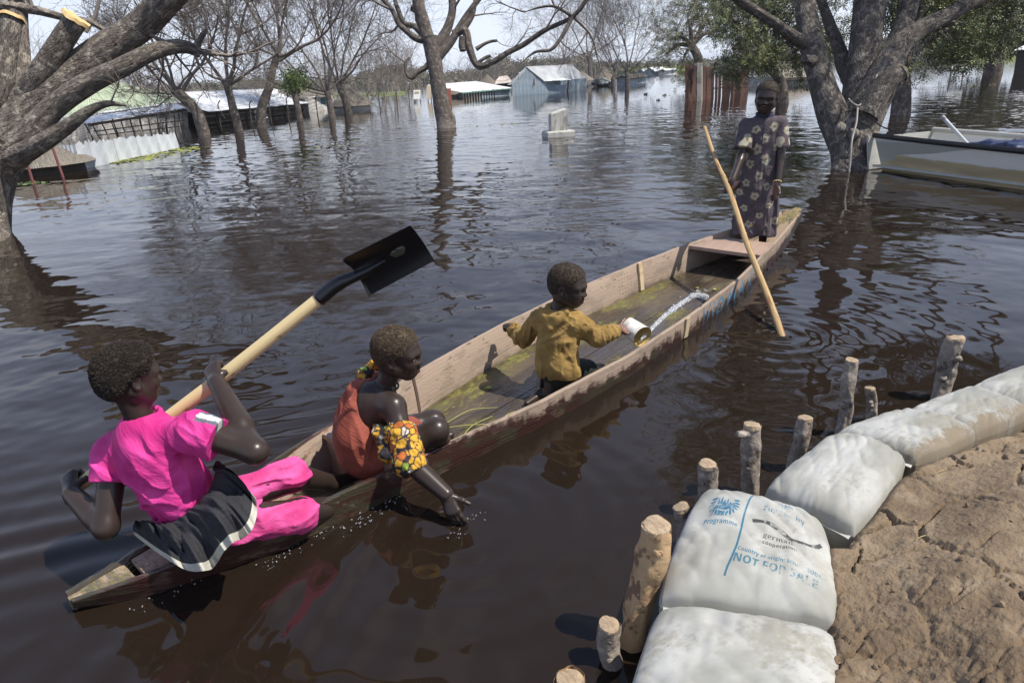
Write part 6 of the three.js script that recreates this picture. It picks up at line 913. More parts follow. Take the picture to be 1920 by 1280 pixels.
leafyTree('leafy_tree', 'leafy tree with drooping boughs behind the standing girl', [1470, 194], [[1467, 170], [1462, 148], [1440, 120]], [0.24, 0.2, 0.18, 0.16], [[1400, 50, -1, 2.0], [1375, 90, -1.5, 1.3], [1350, 25, 0, 2.4], [1450, 10, 0, 2.4], [1480, 60, 0, 1.7], [1420, -20, 1, 2.6], [1530, 30, 0, 2.2], [1560, -10, 1, 2.4], [1425, 95, -1, 1.1], [1560, 75, 1, 1.4]], 502, 3, GREEN, 1.35);
leafyTree('leafy_tree', 'yellow-green leafy tree with twiggy top behind the rusty sheet fence', [1318, 168], [[1316, 140], [1308, 105], [1298, 85]], [0.34, 0.3, 0.26, 0.22], [[1265, 70, 0, 3.2], [1250, 100, 0, 2.6], [1290, 40, 0, 3.2], [1340, 60, 0, 3.2], [1280, 115, 0, 2.0], [1330, 15, 1, 3.4]], 503, 2, [[0.11, 0.12, 0.03], [0.15, 0.15, 0.04], [0.09, 0.1, 0.03], [0.13, 0.11, 0.05]], 1.6, twigPale);
leafyTree('leafy_tree', 'round leafy tree standing far out by the dark corner building', [1864, 138], [[1864, 120], [1866, 95], [1862, 75]], [0.55, 0.5, 0.42, 0.36], [[1835, 40, 0, 3.2], [1890, 40, 0, 3.2], [1860, 0, 0, 4], [1800, 15, 0, 3.4], [1925, 10, 0, 3.4]], 504, 4, DULL, 3.0);

// bare pollarded trees standing in the water to the left and far centre
function bareTree(name, label, basePx, path, rad, limbs, seed, o = {}) {
  const base = atH(...basePx, 0), D = depthOf(base), t = thing(name, label, 'tree', base, o.group), w = new Wood(), c = new Wood(), r = rng(seed), s = D / 1280;
  const P = [base.clone().add(V(0, -0.4, 0)), ...path.map(([x, y]) => atD(x, y, D))]; rad = rad.map((q) => q * 0.74); w.limb(P, rad, 12, 0.16, seed, 6);
  const top = P[P.length - 1], kids = o.kids || [5, 5, 5, 4];
  for (const [dx, dy, len, q] of limbs) { const L = len * s; grow(c, top.clone().add(V((r() - 0.5) * 0.2, -r() * 0.25, (r() - 0.5) * 0.2)), V(dx, -dy, (r() - 0.5) * 1.1), L, q * 0.62, 0, { r, max: o.max ?? 4, wander: o.wander ?? 0.33, lift: o.lift ?? 0.1, kids, up: 0.12, min: o.min ?? 0.0075 }); }
  part(t, 'trunk', w.geo(), barkGrey); part(t, 'crown', c.geo(), o.pale ? twigPale : twigMat); return t;
}
bareTree('bare_tree', 'bare leaning tree with a shaggy burl, beside the corrugated sheet fence', [383, 253], [[378, 235], [366, 205], [350, 188], [328, 170]], [0.32, 0.27, 0.24, 0.26, 0.28], [[-0.8, -0.5, 120, 0.1], [-0.3, -0.9, 170, 0.12], [0.4, -0.8, 190, 0.12], [0.1, -1, 160, 0.1], [-1, 0.0, 90, 0.07], [0.7, -0.5, 120, 0.08], [-0.6, 0.2, 60, 0.05], [-0.5, -0.9, 200, 0.09]], 601);
bareTree('bare_tree', 'straight-trunked bare tree forking wide, before the white-roofed shed', [447, 246], [[440, 215], [430, 180], [424, 150]], [0.25, 0.2, 0.18, 0.2], [[-0.6, -0.8, 200, 0.12], [0.9, -0.4, 150, 0.1], [0.5, -0.9, 220, 0.12], [-0.15, -1, 230, 0.11], [0.8, 0.05, 90, 0.07], [-0.9, -0.4, 130, 0.07], [0.2, -1, 180, 0.08]], 602);
bareTree('bare_tree', 'bare tree with a curved pale trunk bending right', [487, 239], [[489, 215], [492, 195], [504, 165], [511, 130], [520, 105]], [0.28, 0.25, 0.24, 0.2, 0.19, 0.18], [[-0.5, -0.9, 160, 0.1], [0.8, -0.6, 190, 0.12], [0.2, -1, 220, 0.12], [-0.9, -0.3, 130, 0.07], [0.9, -0.15, 130, 0.07], [0.6, -1, 200, 0.09]], 603);
bareTree('bare_tree', 'bare bushy tree with a short black trunk near the white cottage', [622, 218], [[618, 195], [613, 170]], [0.24, 0.2, 0.2], [[-0.8, -0.6, 160, 0.09], [0.3, -1, 190, 0.1], [-0.3, -0.9, 200, 0.1], [0.8, -0.4, 110, 0.07], [-1, -0.15, 120, 0.06], [0.6, -0.9, 190, 0.09], [0, -1, 210, 0.08]], 604);
bareTree('bare_tree', 'bare tree with a slanting dark trunk before the grey tukul', [655, 213], [[648, 190], [640, 172], [634, 155]], [0.29, 0.25, 0.22, 0.2], [[0.9, -0.3, 150, 0.09], [0.6, -0.8, 200, 0.1], [-0.4, -1, 190, 0.1], [0.1, -1, 210, 0.1], [-0.9, -0.4, 130, 0.07], [1, 0.1, 110, 0.06], [0.3, -0.9, 190, 0.08]], 605);
bareTree('bare_tree', 'slim bare tree at the edge of the open channel, right of the flooded sheds', [1177, 166], [[1176, 145], [1175, 132]], [0.26, 0.22, 0.2], [[-0.7, -0.8, 120, 0.09], [0.2, -1, 140, 0.1], [0.8, -0.7, 120, 0.09], [-0.2, -1, 130, 0.08], [0.5, -0.9, 130, 0.08], [-1, -0.2, 60, 0.05], [1, -0.3, 90, 0.06]], 606);
bareTree('bare_tree', 'bare spreading tree standing in the reed fence by the peaked hut', [1108, 156], [[1107, 140], [1106, 120], [1104, 108]], [0.36, 0.32, 0.28, 0.26], [[-0.8, -0.7, 120, 0.13], [0.2, -1, 140, 0.14], [0.8, -0.6, 120, 0.12], [-0.3, -1, 130, 0.12], [-1, 0, 70, 0.07], [0.9, -0.2, 80, 0.07]], 607);
bareTree('bare_tree', 'bare tree with a crooked stem beside the half-sunk blue hut', [1152, 162], [[1150, 148], [1155, 135], [1150, 122]], [0.28, 0.24, 0.22, 0.2], [[-0.9, -0.5, 80, 0.08], [-0.2, -1, 110, 0.09], [0.6, -0.8, 90, 0.08], [-0.6, -0.9, 110, 0.07]], 608);
bareTree('bare_tree', 'thin bare tree rising behind the corrugated gabled shed', [1062, 150], [[1061, 130], [1058, 105]], [0.3, 0.26, 0.2], [[-0.5, -0.9, 90, 0.1], [0.4, -1, 110, 0.1], [0, -1, 120, 0.1], [0.8, -0.6, 80, 0.07], [-0.9, -0.4, 80, 0.07]], 609, { pale: true });
{ // stump with a tuft of fresh leaves
  const t = bareTree('pollard_tree', 'lopped trunk sprouting a tuft of fresh green leaves', [562, 228], [[558, 205], [553, 180], [553, 165]], [0.22, 0.18, 0.17, 0.24], [[-0.6, -0.8, 18, 0.06], [0.5, -0.9, 16, 0.06]], 610, { max: 1, kids: [3] });
  const q = [], r = rng(611), c = atD(553, 152, depthOf(t.position)); for (let i = 0; i < 90; i++) q.push([c.clone().add(rdir(r).multiplyScalar(0.5 * Math.sqrt(r()))), rdir(r)]); leaves(t, q, 3, 0.14, 2.2, [[0.13, 0.19, 0.05], [0.09, 0.14, 0.035], [0.2, 0.26, 0.09]], 612);
}
// ---------------------------------------------------------------- flooded buildings, fences, boat and other things in the water
const n60 = tiling(0, 6, 111, 5, 5), fine60 = tiling(0, 4, 112, 60, 60);
const sheetTex = (a, b, rust, k) => { const m = tex(256, 256, (u, v) => { let c = mix3(a, b, smooth(0.3, 0.7, n60(u + k, v))); c = mix3(c, [0.20, 0.075, 0.035], rust * smooth(0.55, 0.7, n60(v, u + k) * 0.8 + fine60(u, v) * 0.2)); return c; }); return m; };
const zinc = std({ map: sheetTex([0.46, 0.49, 0.52], [0.62, 0.64, 0.66], 0.15, 0), roughness: 0.5, metalness: 0.1 }), zincBlue = std({ map: sheetTex([0.24, 0.31, 0.37], [0.36, 0.42, 0.47], 0.45, 0.3), roughness: 0.55, metalness: 0.1 }), zincWhite = std({ map: sheetTex([0.60, 0.62, 0.65], [0.74, 0.75, 0.76], 0.12, 0.5), roughness: 0.5 }), zincRust = std({ map: sheetTex([0.42, 0.36, 0.31], [0.58, 0.50, 0.44], 1, 0.7), roughness: 0.7 }), greenRoof = std({ map: sheetTex([0.36, 0.42, 0.28], [0.45, 0.50, 0.36], 0.05, 0.2), roughness: 0.55 });
const plaster = std({ map: tex(256, 256, (u, v) => mix3(mix3([0.60, 0.58, 0.55], [0.76, 0.74, 0.71], n60(u, v)), [0.30, 0.26, 0.2], 0.5 * smooth(0.58, 0.7, n60(v + 0.4, u)))), roughness: 0.9 }), darkWood = std({ map: tex(128, 128, (u, v) => mix3([0.03, 0.025, 0.02], [0.10, 0.082, 0.068], n60(u * 2, v))), roughness: 0.95 }), greyWood = std({ map: tex(128, 128, (u, v) => mix3([0.12, 0.105, 0.09], [0.27, 0.24, 0.21], n60(u * 2, v))), roughness: 0.95 }), glassDark = phys({ color: rgb(0.05, 0.09, 0.11), roughness: 0.15 }), rustM = std({ map: sheetTex([0.06, 0.03, 0.024], [0.115, 0.055, 0.042], 0.35, 0.9), roughness: 0.85 }), concrete = std({ map: tex(256, 256, (u, v) => { let c = mix3([0.40, 0.385, 0.35], [0.58, 0.565, 0.52], n60(u, v)); return mix3(c, [0.16, 0.155, 0.13], 0.6 * smooth(0.56, 0.7, n60(v * 1.3, u * 0.5))); }), roughness: 0.95, bumpMap: tex(128, 128, (u, v) => fine60(u, v), true), bumpScale: 0.01 });
const bil = (c, u, v) => c[0].clone().lerp(c[1], u).lerp(c[3].clone().lerp(c[2], u), v);   // corners a, b along; then d above a
function slab(c, th = 0.03) { const n = c[1].clone().sub(c[0]).cross(c[3].clone().sub(c[0])).normalize().multiplyScalar(th); const back = c.map((p) => p.clone().sub(n)); const g = loft([c, back], 0.3); return g; }
function corrugated(c, wave = 0.08, amp = 0.012, top) {    // ribs run from the first edge to the opposite one
  const L = c[0].distanceTo(c[1]), N = Math.min(160, Math.max(8, Math.round(L / wave * 4))), M = 3, n = c[1].clone().sub(c[0]).cross(c[3].clone().sub(c[0])).normalize(), pos = [], uv = [], idx = [];
  for (const s of [0, 1]) for (let j = 0; j <= M; j++) for (let i = 0; i <= N; i++) { const u = i / N; let v = j / M; if (top && j === M) v = 1 + top(u); const p = bil(c, u, v).addScaledVector(n, amp * Math.sin(u * L / wave * 6.283) - (s ? 0.004 : 0)); pos.push(p.x, p.y, p.z); uv.push(u * L * 0.4, v * c[0].distanceTo(c[3]) * 0.4); }
  const S = N + 1, K = S * (M + 1); for (let j = 0; j < M; j++) for (let i = 0; i < N; i++) { const a = j * S + i; idx.push(a, a + 1, a + S, a + 1, a + S + 1, a + S, K + a, K + a + S, K + a + 1, K + a + 1, K + a + S, K + a + S + 1); }
  return geoFrom(pos, idx, uv);
}
// split a roof or wall face into sheets, each a part
function sheets(t, name, c, n, mat, o = {}) { for (let i = 0; i < n; i++) { const a = i / n, b = (i + 1) / n + 0.01, q = [bil(c, a, 0), bil(c, b, 0), bil(c, b, 1), bil(c, a, 1)], d = (i % 2) * 0.012; const nn = q[1].clone().sub(q[0]).cross(q[3].clone().sub(q[0])).normalize(); q.forEach((p) => p.addScaledVector(nn, d)); part(t, name, corrugated(q, o.wave || 0.15, o.amp || 0.018, o.top && ((u) => o.top(a + u / n))), mat); } }
const pole = (a, b, r, sides = 7) => tube([a, a.clone().lerp(b, 0.5), b], [r, r, r * 0.95], { sides, n: 4, capStart: true });
const px2 = (x, y, base) => atZ(x, y, base.z);              // straight above a base point
const away = (A, B, m) => { const u = B.clone().sub(A), n = V(u.z, 0, -u.x).normalize(); if (n.z > 0) n.negate(); return n.multiplyScalar(m); };

// conical thatched hut
function tukul(label, cxp, yw, apexY, eaveY, halfPx, o = {}) {
  const b = atH(cxp, yw, 0), D = depthOf(b), s = D / 1280, t = thing('tukul', label, 'hut', b.clone(), 'thatched round huts in the flood'), ap = px2(cxp, apexY, b), ev = px2(cxp, eaveY, b), R = halfPx * s, r = rng(o.seed || 5), rings = 12, K = 40, pos = [], uv = [], idx = [];
  for (let i = 0; i <= rings; i++) for (const e of [0, 1]) for (let k = 0; k <= K; k++) { const f = i / rings, a = k / K * 6.283, q = R * (f * 0.97 + 0.03) * (1 + 0.04 * hash3(k % K, i, 3)) + (e ? 0.03 : 0) * s * 30, y = mix(ap.y, ev.y, f) - (e ? 0.02 * s * 25 * (0.5 + hash3(k % K, i, 9)) : 0); pos.push(b.x + Math.cos(a) * q, y, b.z + Math.sin(a) * q); uv.push(k / K * 6, f * 2); }
  const S = K + 1; for (let i = 0; i < rings * 2 + 1; i++) for (let k = 0; k < K; k++) { const a = i * S + k; idx.push(a, a + 1, a + S, a + 1, a + S + 1, a + S); }
  part(t, 'thatch_roof', geoFrom(pos, idx, uv), o.mat || thatch);
  const w = new THREE.CylinderGeometry(R * 0.82, R * 0.82, Math.max(0.2, ev.y + 0.5), 28, 1, true); w.translate(b.x, (ev.y + 0.5) / 2 - 0.42, b.z); part(t, 'wall', w, o.wall || plaster);
  part(t, 'finial', pole(ap.clone().add(V(0, -0.1, 0)), ap.clone().add(V(0, 0.14 * s * 25, 0)), 0.03 * s * 20, 5), thatch); return t;
}
const thatch = std({ map: (() => { const a = tiling(0, 5, 115, 60, 3); return tex(512, 256, (u, v) => mix3(mix3([0.15, 0.12, 0.09], [0.33, 0.275, 0.215], a(u, v)), [0.22, 0.2, 0.17], n60(u, v))); })(), roughness: 1, bumpMap: tex(256, 128, (u, v) => hash3(Math.floor(u * 120), Math.floor(v * 10), 3), true), bumpScale: 0.03 });
tukul('broad low thatched roof beside the thick pruned tree, its eaves almost in the water', 78, 322, 246, 306, 92, { seed: 1, wall: darkWood });
tukul('grey thatched tukul behind the slanting dark trunk', 660, 206, 163, 197, 42, { seed: 2 });
tukul('thatched tukul half hidden behind the gnarled tree', 848, 182, 148, 176, 24, { seed: 3 });
tukul('small peaked tukul left of the rusty roof', 868, 178, 149, 172, 15, { seed: 4 });
tukul('tall peaked tukul behind the low silver roof', 915, 170, 139, 160, 20, { seed: 5 });
tukul('tukul with the palest cone between the two peaked ones', 892, 172, 150, 165, 13, { seed: 6 });
tukul('wide brown tukul beside the slim bare tree', 1133, 160, 126, 151, 22, { seed: 7 });
tukul('low wide tukul half hidden by the reed fence tree', 1090, 158, 133, 150, 24, { seed: 8 });
tukul('brown thatched hut behind the white cottage', 600, 203, 168, 188, 30, { seed: 9 });

{ // corrugated sheet fence
  const A = atH(150, 318, 0), B = atH(337, 278, 0), A1 = px2(140, 272, A), B1 = px2(325, 250, B), t = thing('sheet_fence', 'low corrugated iron fence with a ragged top, half under water', 'fence', A.clone()), r = rng(77), N = 9;
  const dn = V(0, -0.4, 0), rag = (u) => 0.05 * noise(u * 60, 3, 1) + (u < 0.3 ? 0.10 * (hash3(Math.floor(u * 60), 1, 1) - 0.3) : 0.03);
  for (let i = 0; i < N; i++) { const a = i / N, b = (i + 1) / N + 0.012, c = [A.clone().lerp(B, a).add(dn), A.clone().lerp(B, b).add(dn), A1.clone().lerp(B1, b), A1.clone().lerp(B1, a)], off = V(0.006 * (i % 2), 0.01 * (r() - 0.5), 0.006 * (i % 2)); c.forEach((p) => p.add(off)); part(t, 'sheet', corrugated(c, 0.076, 0.008, (u) => rag(a + u / N)), zinc); }
  const C0 = A.clone().add(V(-0.7, 0, 0.15)), C1 = A1.clone().add(V(-0.7, 0.02, 0.15)); part(t, 'sheet', corrugated([C0.add(dn), A.clone().add(dn).add(V(0, 0, 0.02)), A1.clone().add(V(0, 0.01, 0.02)), C1], 0.076, 0.011), zinc);
  for (let i = 0; i <= 6; i++) { const p = A.clone().lerp(B, i / 6).add(V(-0.09, -0.3, 0)), q = A1.clone().lerp(B1, i / 6).add(V(-0.09, 0.1 + 0.12 * r(), 0)); part(t, 'post', pole(p, q, 0.03), greyWood); }
}
for (const [x0, y0, x1, y1, label] of [[95, 268, 119, 332, 'thin red leaning post rising in front of the broad low thatched roof'], [50, 306, 62, 346, 'short red post standing close to the thick pruned tree']]) { const b = atH(x1, y1, 0), t = thing('red_post', label, 'post', b.clone()); part(t, 'shaft', pole(b.clone().add(V(0, -0.3, 0)), atD(x0, y0, depthOf(b)), 0.028, 8), std({ color: rgb(0.13, 0.035, 0.028), roughness: 0.7 })); }
{ // green roofed building
  const A = atH(112, 263, 0), B = atH(350, 238, 0), Ae = px2(110, 221, A), Be = px2(350, 187, B), n = away(A, B, 5), t = thing('green_roofed_building', 'long white building with a pale green hipped roof and small windows', 'building', A.clone().lerp(B, 0.5));
  const An = A.clone().add(n), Bn = B.clone().add(n), m = (k, h) => Ae.clone().lerp(Be, k).addScaledVector(n, 0.5).setY(mix(Ae.y, Be.y, k) + h), over = n.clone().normalize().multiplyScalar(-0.07), R0 = m(0.42, 0.95), R1 = m(0.75, 0.95), dn = V(0, -0.4, 0);
  part(t, 'wall', slab([A.clone().add(dn), B.clone().add(dn), Be, Ae], 0.2), plaster); part(t, 'wall', slab([B.clone().add(dn), Bn.clone().add(dn), Be.clone().add(n), Be], 0.2), plaster); part(t, 'wall', slab([An.clone().add(dn), A.clone().add(dn), Ae, Ae.clone().add(n)], 0.2), plaster);
  const e0 = Ae.clone().add(over).add(V(-0.3, 0, 0)), e1 = Be.clone().add(over).add(V(0.3, 0, 0));
  sheets(t, 'roof_sheet', [e0, e1, R1, R0], 8, greenRoof); part(t, 'roof_hip', slab([e1, e1.clone().add(n).sub(over), R1, R1.clone().add(V(0, 0.001, 0))], 0.03), greenRoof); part(t, 'roof_hip', slab([e0.clone().add(n).sub(over), e0, R0, R0.clone().add(V(0, 0.001, 0))], 0.03), greenRoof);
  part(t, 'gutter', pole(e0.clone().add(V(0, -0.04, -0.02)), e1.clone().add(V(0, -0.04, -0.02)), 0.05), zincWhite);
  const f = V(0, 0, 0).sub(n).normalize(); for (const k of [0.06, 0.24, 0.42, 0.55, 0.70, 0.86, 0.94]) { const w = 0.028, h0 = 0.62, h1 = 0.86, L = (u, v) => A.clone().lerp(B, u).lerp(Ae.clone().lerp(Be, u), v).addScaledVector(f, 0.012); const win = part(t, 'window', slab([L(k - w, h0), L(k + w, h0), L(k + w, h1), L(k - w, h1)], 0.01), glassDark); part(win, 'frame', beam(L(k - w, h0).addScaledVector(f, 0.01), L(k + w, h0).addScaledVector(f, 0.01), 0.03, 0.05), plaster); }
}
{ // open shelter
  const A = atH(182, 262, 0), B = atH(345, 247, 0), t = thing('open_shelter', 'open shelter with a thin white roof on many posts', 'shelter', A.clone().lerp(B, 0.5)), Ar = px2(158, 231, A), Br = px2(347, 203, B), n = away(A, B, 1.0);
  sheets(t, 'roof_sheet', [Ar, Br, Br.clone().add(n).add(V(0, 0.16, 0)), Ar.clone().add(n).add(V(0, 0.16, 0))], 6, zincWhite, { amp: 0.012 }); part(t, 'beam', beam(Ar.clone().add(V(0.05, -0.07, -0.1)), Br.clone().add(V(0, -0.07, -0.1)), 0.06, 0.09), darkWood);
  for (let i = 0; i < 11; i++) for (const k of i % 3 ? [0] : [0, 1]) { const u = (i + 0.3) / 11, p = A.clone().lerp(B, u).addScaledVector(n, k), q = Ar.clone().lerp(Br, u + 0.02).addScaledVector(n, k * 0.98); part(t, 'post', pole(p.clone().add(V(0.1, -0.3, 0)), q.add(V(0, -0.03, -0.1)), 0.024), i === 3 ? rustM : darkWood); }
  for (const h of [0.25, 0.5]) part(t, 'rail', beam(A.clone().lerp(Ar, h).add(V(0.1, 0, 0)), B.clone().lerp(Br, h), 0.03, 0.04), darkWood);
}
{ // shed with the white roof and slatted walls
  const A = atH(372, 238, 0), B = atH(592, 207, 0), Ae = px2(374, 207, A), Be = px2(590, 190, B), n = away(A, B, 5), t = thing('white_roofed_shed', 'long shed with a bright white roof, slatted timber walls and a blue gable', 'building', A.clone().lerp(B, 0.5)), Ra = Ae.clone().addScaledVector(n, 0.5).add(V(0, 0.8, 0)), Rb = Be.clone().addScaledVector(n, 0.5).add(V(0, 0.8, 0)), over = n.clone().normalize().multiplyScalar(-0.4);
  sheets(t, 'roof_sheet', [Ae.clone().add(over).add(V(0, -0.06, 0)), Be.clone().add(over).add(V(0, -0.06, 0)), Rb, Ra], 9, zincWhite); part(t, 'roof_slope', slab([Be.clone().add(n), Ae.clone().add(n), Ra, Rb], 0.03), zincWhite);
  const g0 = Ae.clone().add(V(-0.05, -0.05, 0)), g1 = Ae.clone().add(n).add(V(-0.05, -0.05, 0)); part(t, 'gable', corrugated([g1, g0, Ra.clone().add(V(-0.05, -0.05, 0)), Ra.clone().add(V(-0.06, -0.05, 0))], 0.2, 0.02), zincBlue);
  const dn = V(0, -0.3, 0); for (let i = 0; i < 9; i++) { const u0 = i / 9, u1 = (i + 1) / 9, post = A.clone().lerp(B, u0), top = Ae.clone().lerp(Be, u0); part(t, 'post', pole(post.clone().add(dn), top, 0.05), darkWood); for (let k = 0; k < 6; k++) { const v = 0.12 + k * 0.15; part(t, 'slat', beam(A.clone().lerp(Ae, v).lerp(B.clone().lerp(Be, v), u0).add(V(0, 0.03 * hash3(i, k, 1), 0)), A.clone().lerp(Ae, v).lerp(B.clone().lerp(Be, v), u1).add(V(0, 0.03 * hash3(i, k, 2), 0)), 0.025, 0.06 + 0.04 * hash3(i, k, 5)), k % 3 ? darkWood : greyWood); } }
  part(t, 'back_wall', slab([A.clone().add(n.clone().multiplyScalar(0.8)).add(dn), B.clone().add(n.clone().multiplyScalar(0.8)).add(dn), Be.clone().add(n.clone().multiplyScalar(0.8)), Ae.clone().add(n.clone().multiplyScalar(0.8))], 0.05), darkWood);
}
// angle-topped wire fence posts in front of the shed and huts
[[258, 247, 250, 205], [300, 243, 292, 200], [340, 240, 333, 208], [412, 234, 408, 195], [470, 228, 467, 195], [507, 224, 503, 190], [540, 221, 536, 186], [595, 215, 591, 183], [668, 206, 664, 178], [692, 203, 689, 177], [712, 200, 709, 176], [745, 196, 742, 172], [768, 192, 765, 170]].forEach(([bx, by, tx, ty], i, a) => { const b = atH(bx, by, 0), t = thing('wire_fence_post', 'thin steel fence post with a bent angled top, strung with wire', 'fence post', b.clone(), 'bent-topped wire fence posts'), D = depthOf(b), q = atD(tx, ty, D); part(t, 'shaft', pole(b.clone().add(V(0, -0.3, 0)), q, 0.03, 6), darkWood); part(t, 'arm', pole(q, q.clone().add(V(0.14, 0.16, 0.05)), 0.025, 5), darkWood); if (a[i + 1] && i !== 2 && i !== 7) { const c = atH(a[i + 1][0], a[i + 1][1], 0), d = atD(a[i + 1][2], a[i + 1][3], depthOf(c)); for (const k of [0.35, 0.6, 0.85]) part(t, 'wire', pole(b.clone().lerp(q, k), c.lerp(d, k * 0.999).clone(), 0.006, 3), darkWood); } });
{ // white cottage
  const A = atH(578, 210, 0), B = atH(622, 205, 0), t = thing('white_cottage', 'small white cottage with a blue shuttered window, sunk to its sill', 'building', A.clone().lerp(B, 0.5)), Ae = px2(577, 182, A), Be = px2(622, 178, B), n = away(A, B, 3), dn = V(0, -0.3, 0), f = n.clone().normalize().multiplyScalar(-1);
  part(t, 'wall', slab([A.clone().add(dn), B.clone().add(dn), Be, Ae], 0.2), plaster); part(t, 'wall', slab([A.clone().add(dn).add(n), A.clone().add(dn), Ae, Ae.clone().add(n)], 0.2), plaster); part(t, 'wall', slab([B.clone().add(dn), B.clone().add(dn).add(n), Be.clone().add(n), Be], 0.2), plaster);
  const L = (u, v) => A.clone().lerp(B, u).lerp(Ae.clone().lerp(Be, u), v).addScaledVector(f, 0.02); part(t, 'window', slab([L(0.5, 0.3), L(0.72, 0.3), L(0.72, 0.85), L(0.5, 0.85)], 0.02), std({ color: rgb(0.10, 0.20, 0.22), roughness: 0.6 }));
  const Rr = Ae.clone().lerp(Be, 0.5).addScaledVector(n, 0.5).add(V(0, 0.7, 0)); part(t, 'thatch_roof', loft([[Ae.clone().add(V(-0.3, -0.05, 0.3)), Be.clone().add(V(0.3, -0.05, 0.3)), Be.clone().add(n).add(V(0.3, 0, 0)), Ae.clone().add(n).add(V(-0.3, 0, 0))], [Rr.clone().add(V(-0.3, 0, 0.1)), Rr.clone().add(V(0.3, 0, 0.1)), Rr.clone().add(V(0.3, 0, -0.1)), Rr.clone().add(V(-0.3, 0, -0.1))]], 0.4), thatch);
}
// signs and boards on posts
function board(label, bx, by, x0, y0, x1, y1, mat, posts = 2, cat = 'sign') { const b = atH(bx, by, 0), D = depthOf(b), t = thing('sign_board', label, cat, b.clone()), c = [atD(x0, y1, D), atD(x1, y1 - (x1 - x0) * 0.05, D), atD(x1, y0 - (x1 - x0) * 0.05, D), atD(x0, y0, D)]; part(t, 'panel', slab(c, 0.03), mat); for (let k = 0; k < posts; k++) { const u = posts === 1 ? 0.5 : 0.1 + 0.8 * k, p = bil(c, u, 0.5).add(V(0, 0, -0.06)); part(t, 'post', pole(V(p.x, -0.3, p.z), bil(c, u, 1).add(V(0, 0.03, -0.06)), 0.035, 6), greyWood); } return t; }
{ const t = board('white notice board on two posts standing in the water', 783, 191, 775, 169, 788, 186, std({ color: rgb(0.72, 0.72, 0.68), roughness: 0.6 })); const d = depthOf(t.position) - 0.05; part(t, 'print', slab([atD(777, 173.5, d), atD(786, 173, d), atD(786, 171, d), atD(777, 171.5, d)], 0.01), std({ color: rgb(0.5, 0.4, 0.12), roughness: 0.7 })); }
board('narrow beige board on posts left of the gnarled tree', 806, 190, 800, 160, 808, 186, std({ color: rgb(0.46, 0.38, 0.28), roughness: 0.8 }), 2, 'board');
board('rusty red sheet panel on a post right behind the gnarled tree', 843, 188, 836, 166, 845, 190, std({ color: rgb(0.24, 0.06, 0.035), roughness: 0.8 }), 2, 'panel');
board('empty white sign frame out in the right-hand channel', 1800, 152, 1784, 121, 1814, 130, std({ color: rgb(0.6, 0.6, 0.6), roughness: 0.6 }), 2);
{ // low silver roof just above the water
  const A = atH(870, 186, 0), B = atH(958, 178, 0), t = thing('sunken_shed', 'sunken shed with a low silver sheet roof and broken dark wall', 'building', A.clone().lerp(B, 0.5)), Ae = px2(869, 173, A), Be = px2(957, 165, B), n = away(A, B, 3.4), dn = V(0, -0.2, 0);
  sheets(t, 'roof_sheet', [Ae.clone().add(V(-0.1, 0, 0.2)), Be.clone().add(V(0.1, 0, 0.2)), Be.clone().add(n).add(V(0, 0.55, 0)), Ae.clone().add(n).add(V(0, 0.55, 0))], 5, zincWhite, { amp: 0.03, wave: 0.3 }); part(t, 'eave_board', beam(Ae.clone().add(V(-0.1, -0.04, 0.22)), Be.clone().add(V(0.1, -0.04, 0.22)), 0.03, 0.07), std({ color: rgb(0.12, 0.26, 0.2), roughness: 0.8 }));
  part(t, 'wall', slab([A.clone().lerp(B, 0.35).add(dn), B.clone().add(dn), Be, Ae.clone().lerp(Be, 0.35)], 0.06), zincBlue); for (let k = 0; k < 12; k++) { const u = 0.02 + k * 0.055; part(t, 'wall_board', beam(A.clone().lerp(B, u).add(dn), Ae.clone().lerp(Be, u).add(V(0, -0.1 * hash3(k, 1, 1), 0)), 0.12, 0.03, V(0, 0, 1)), darkWood); }
}
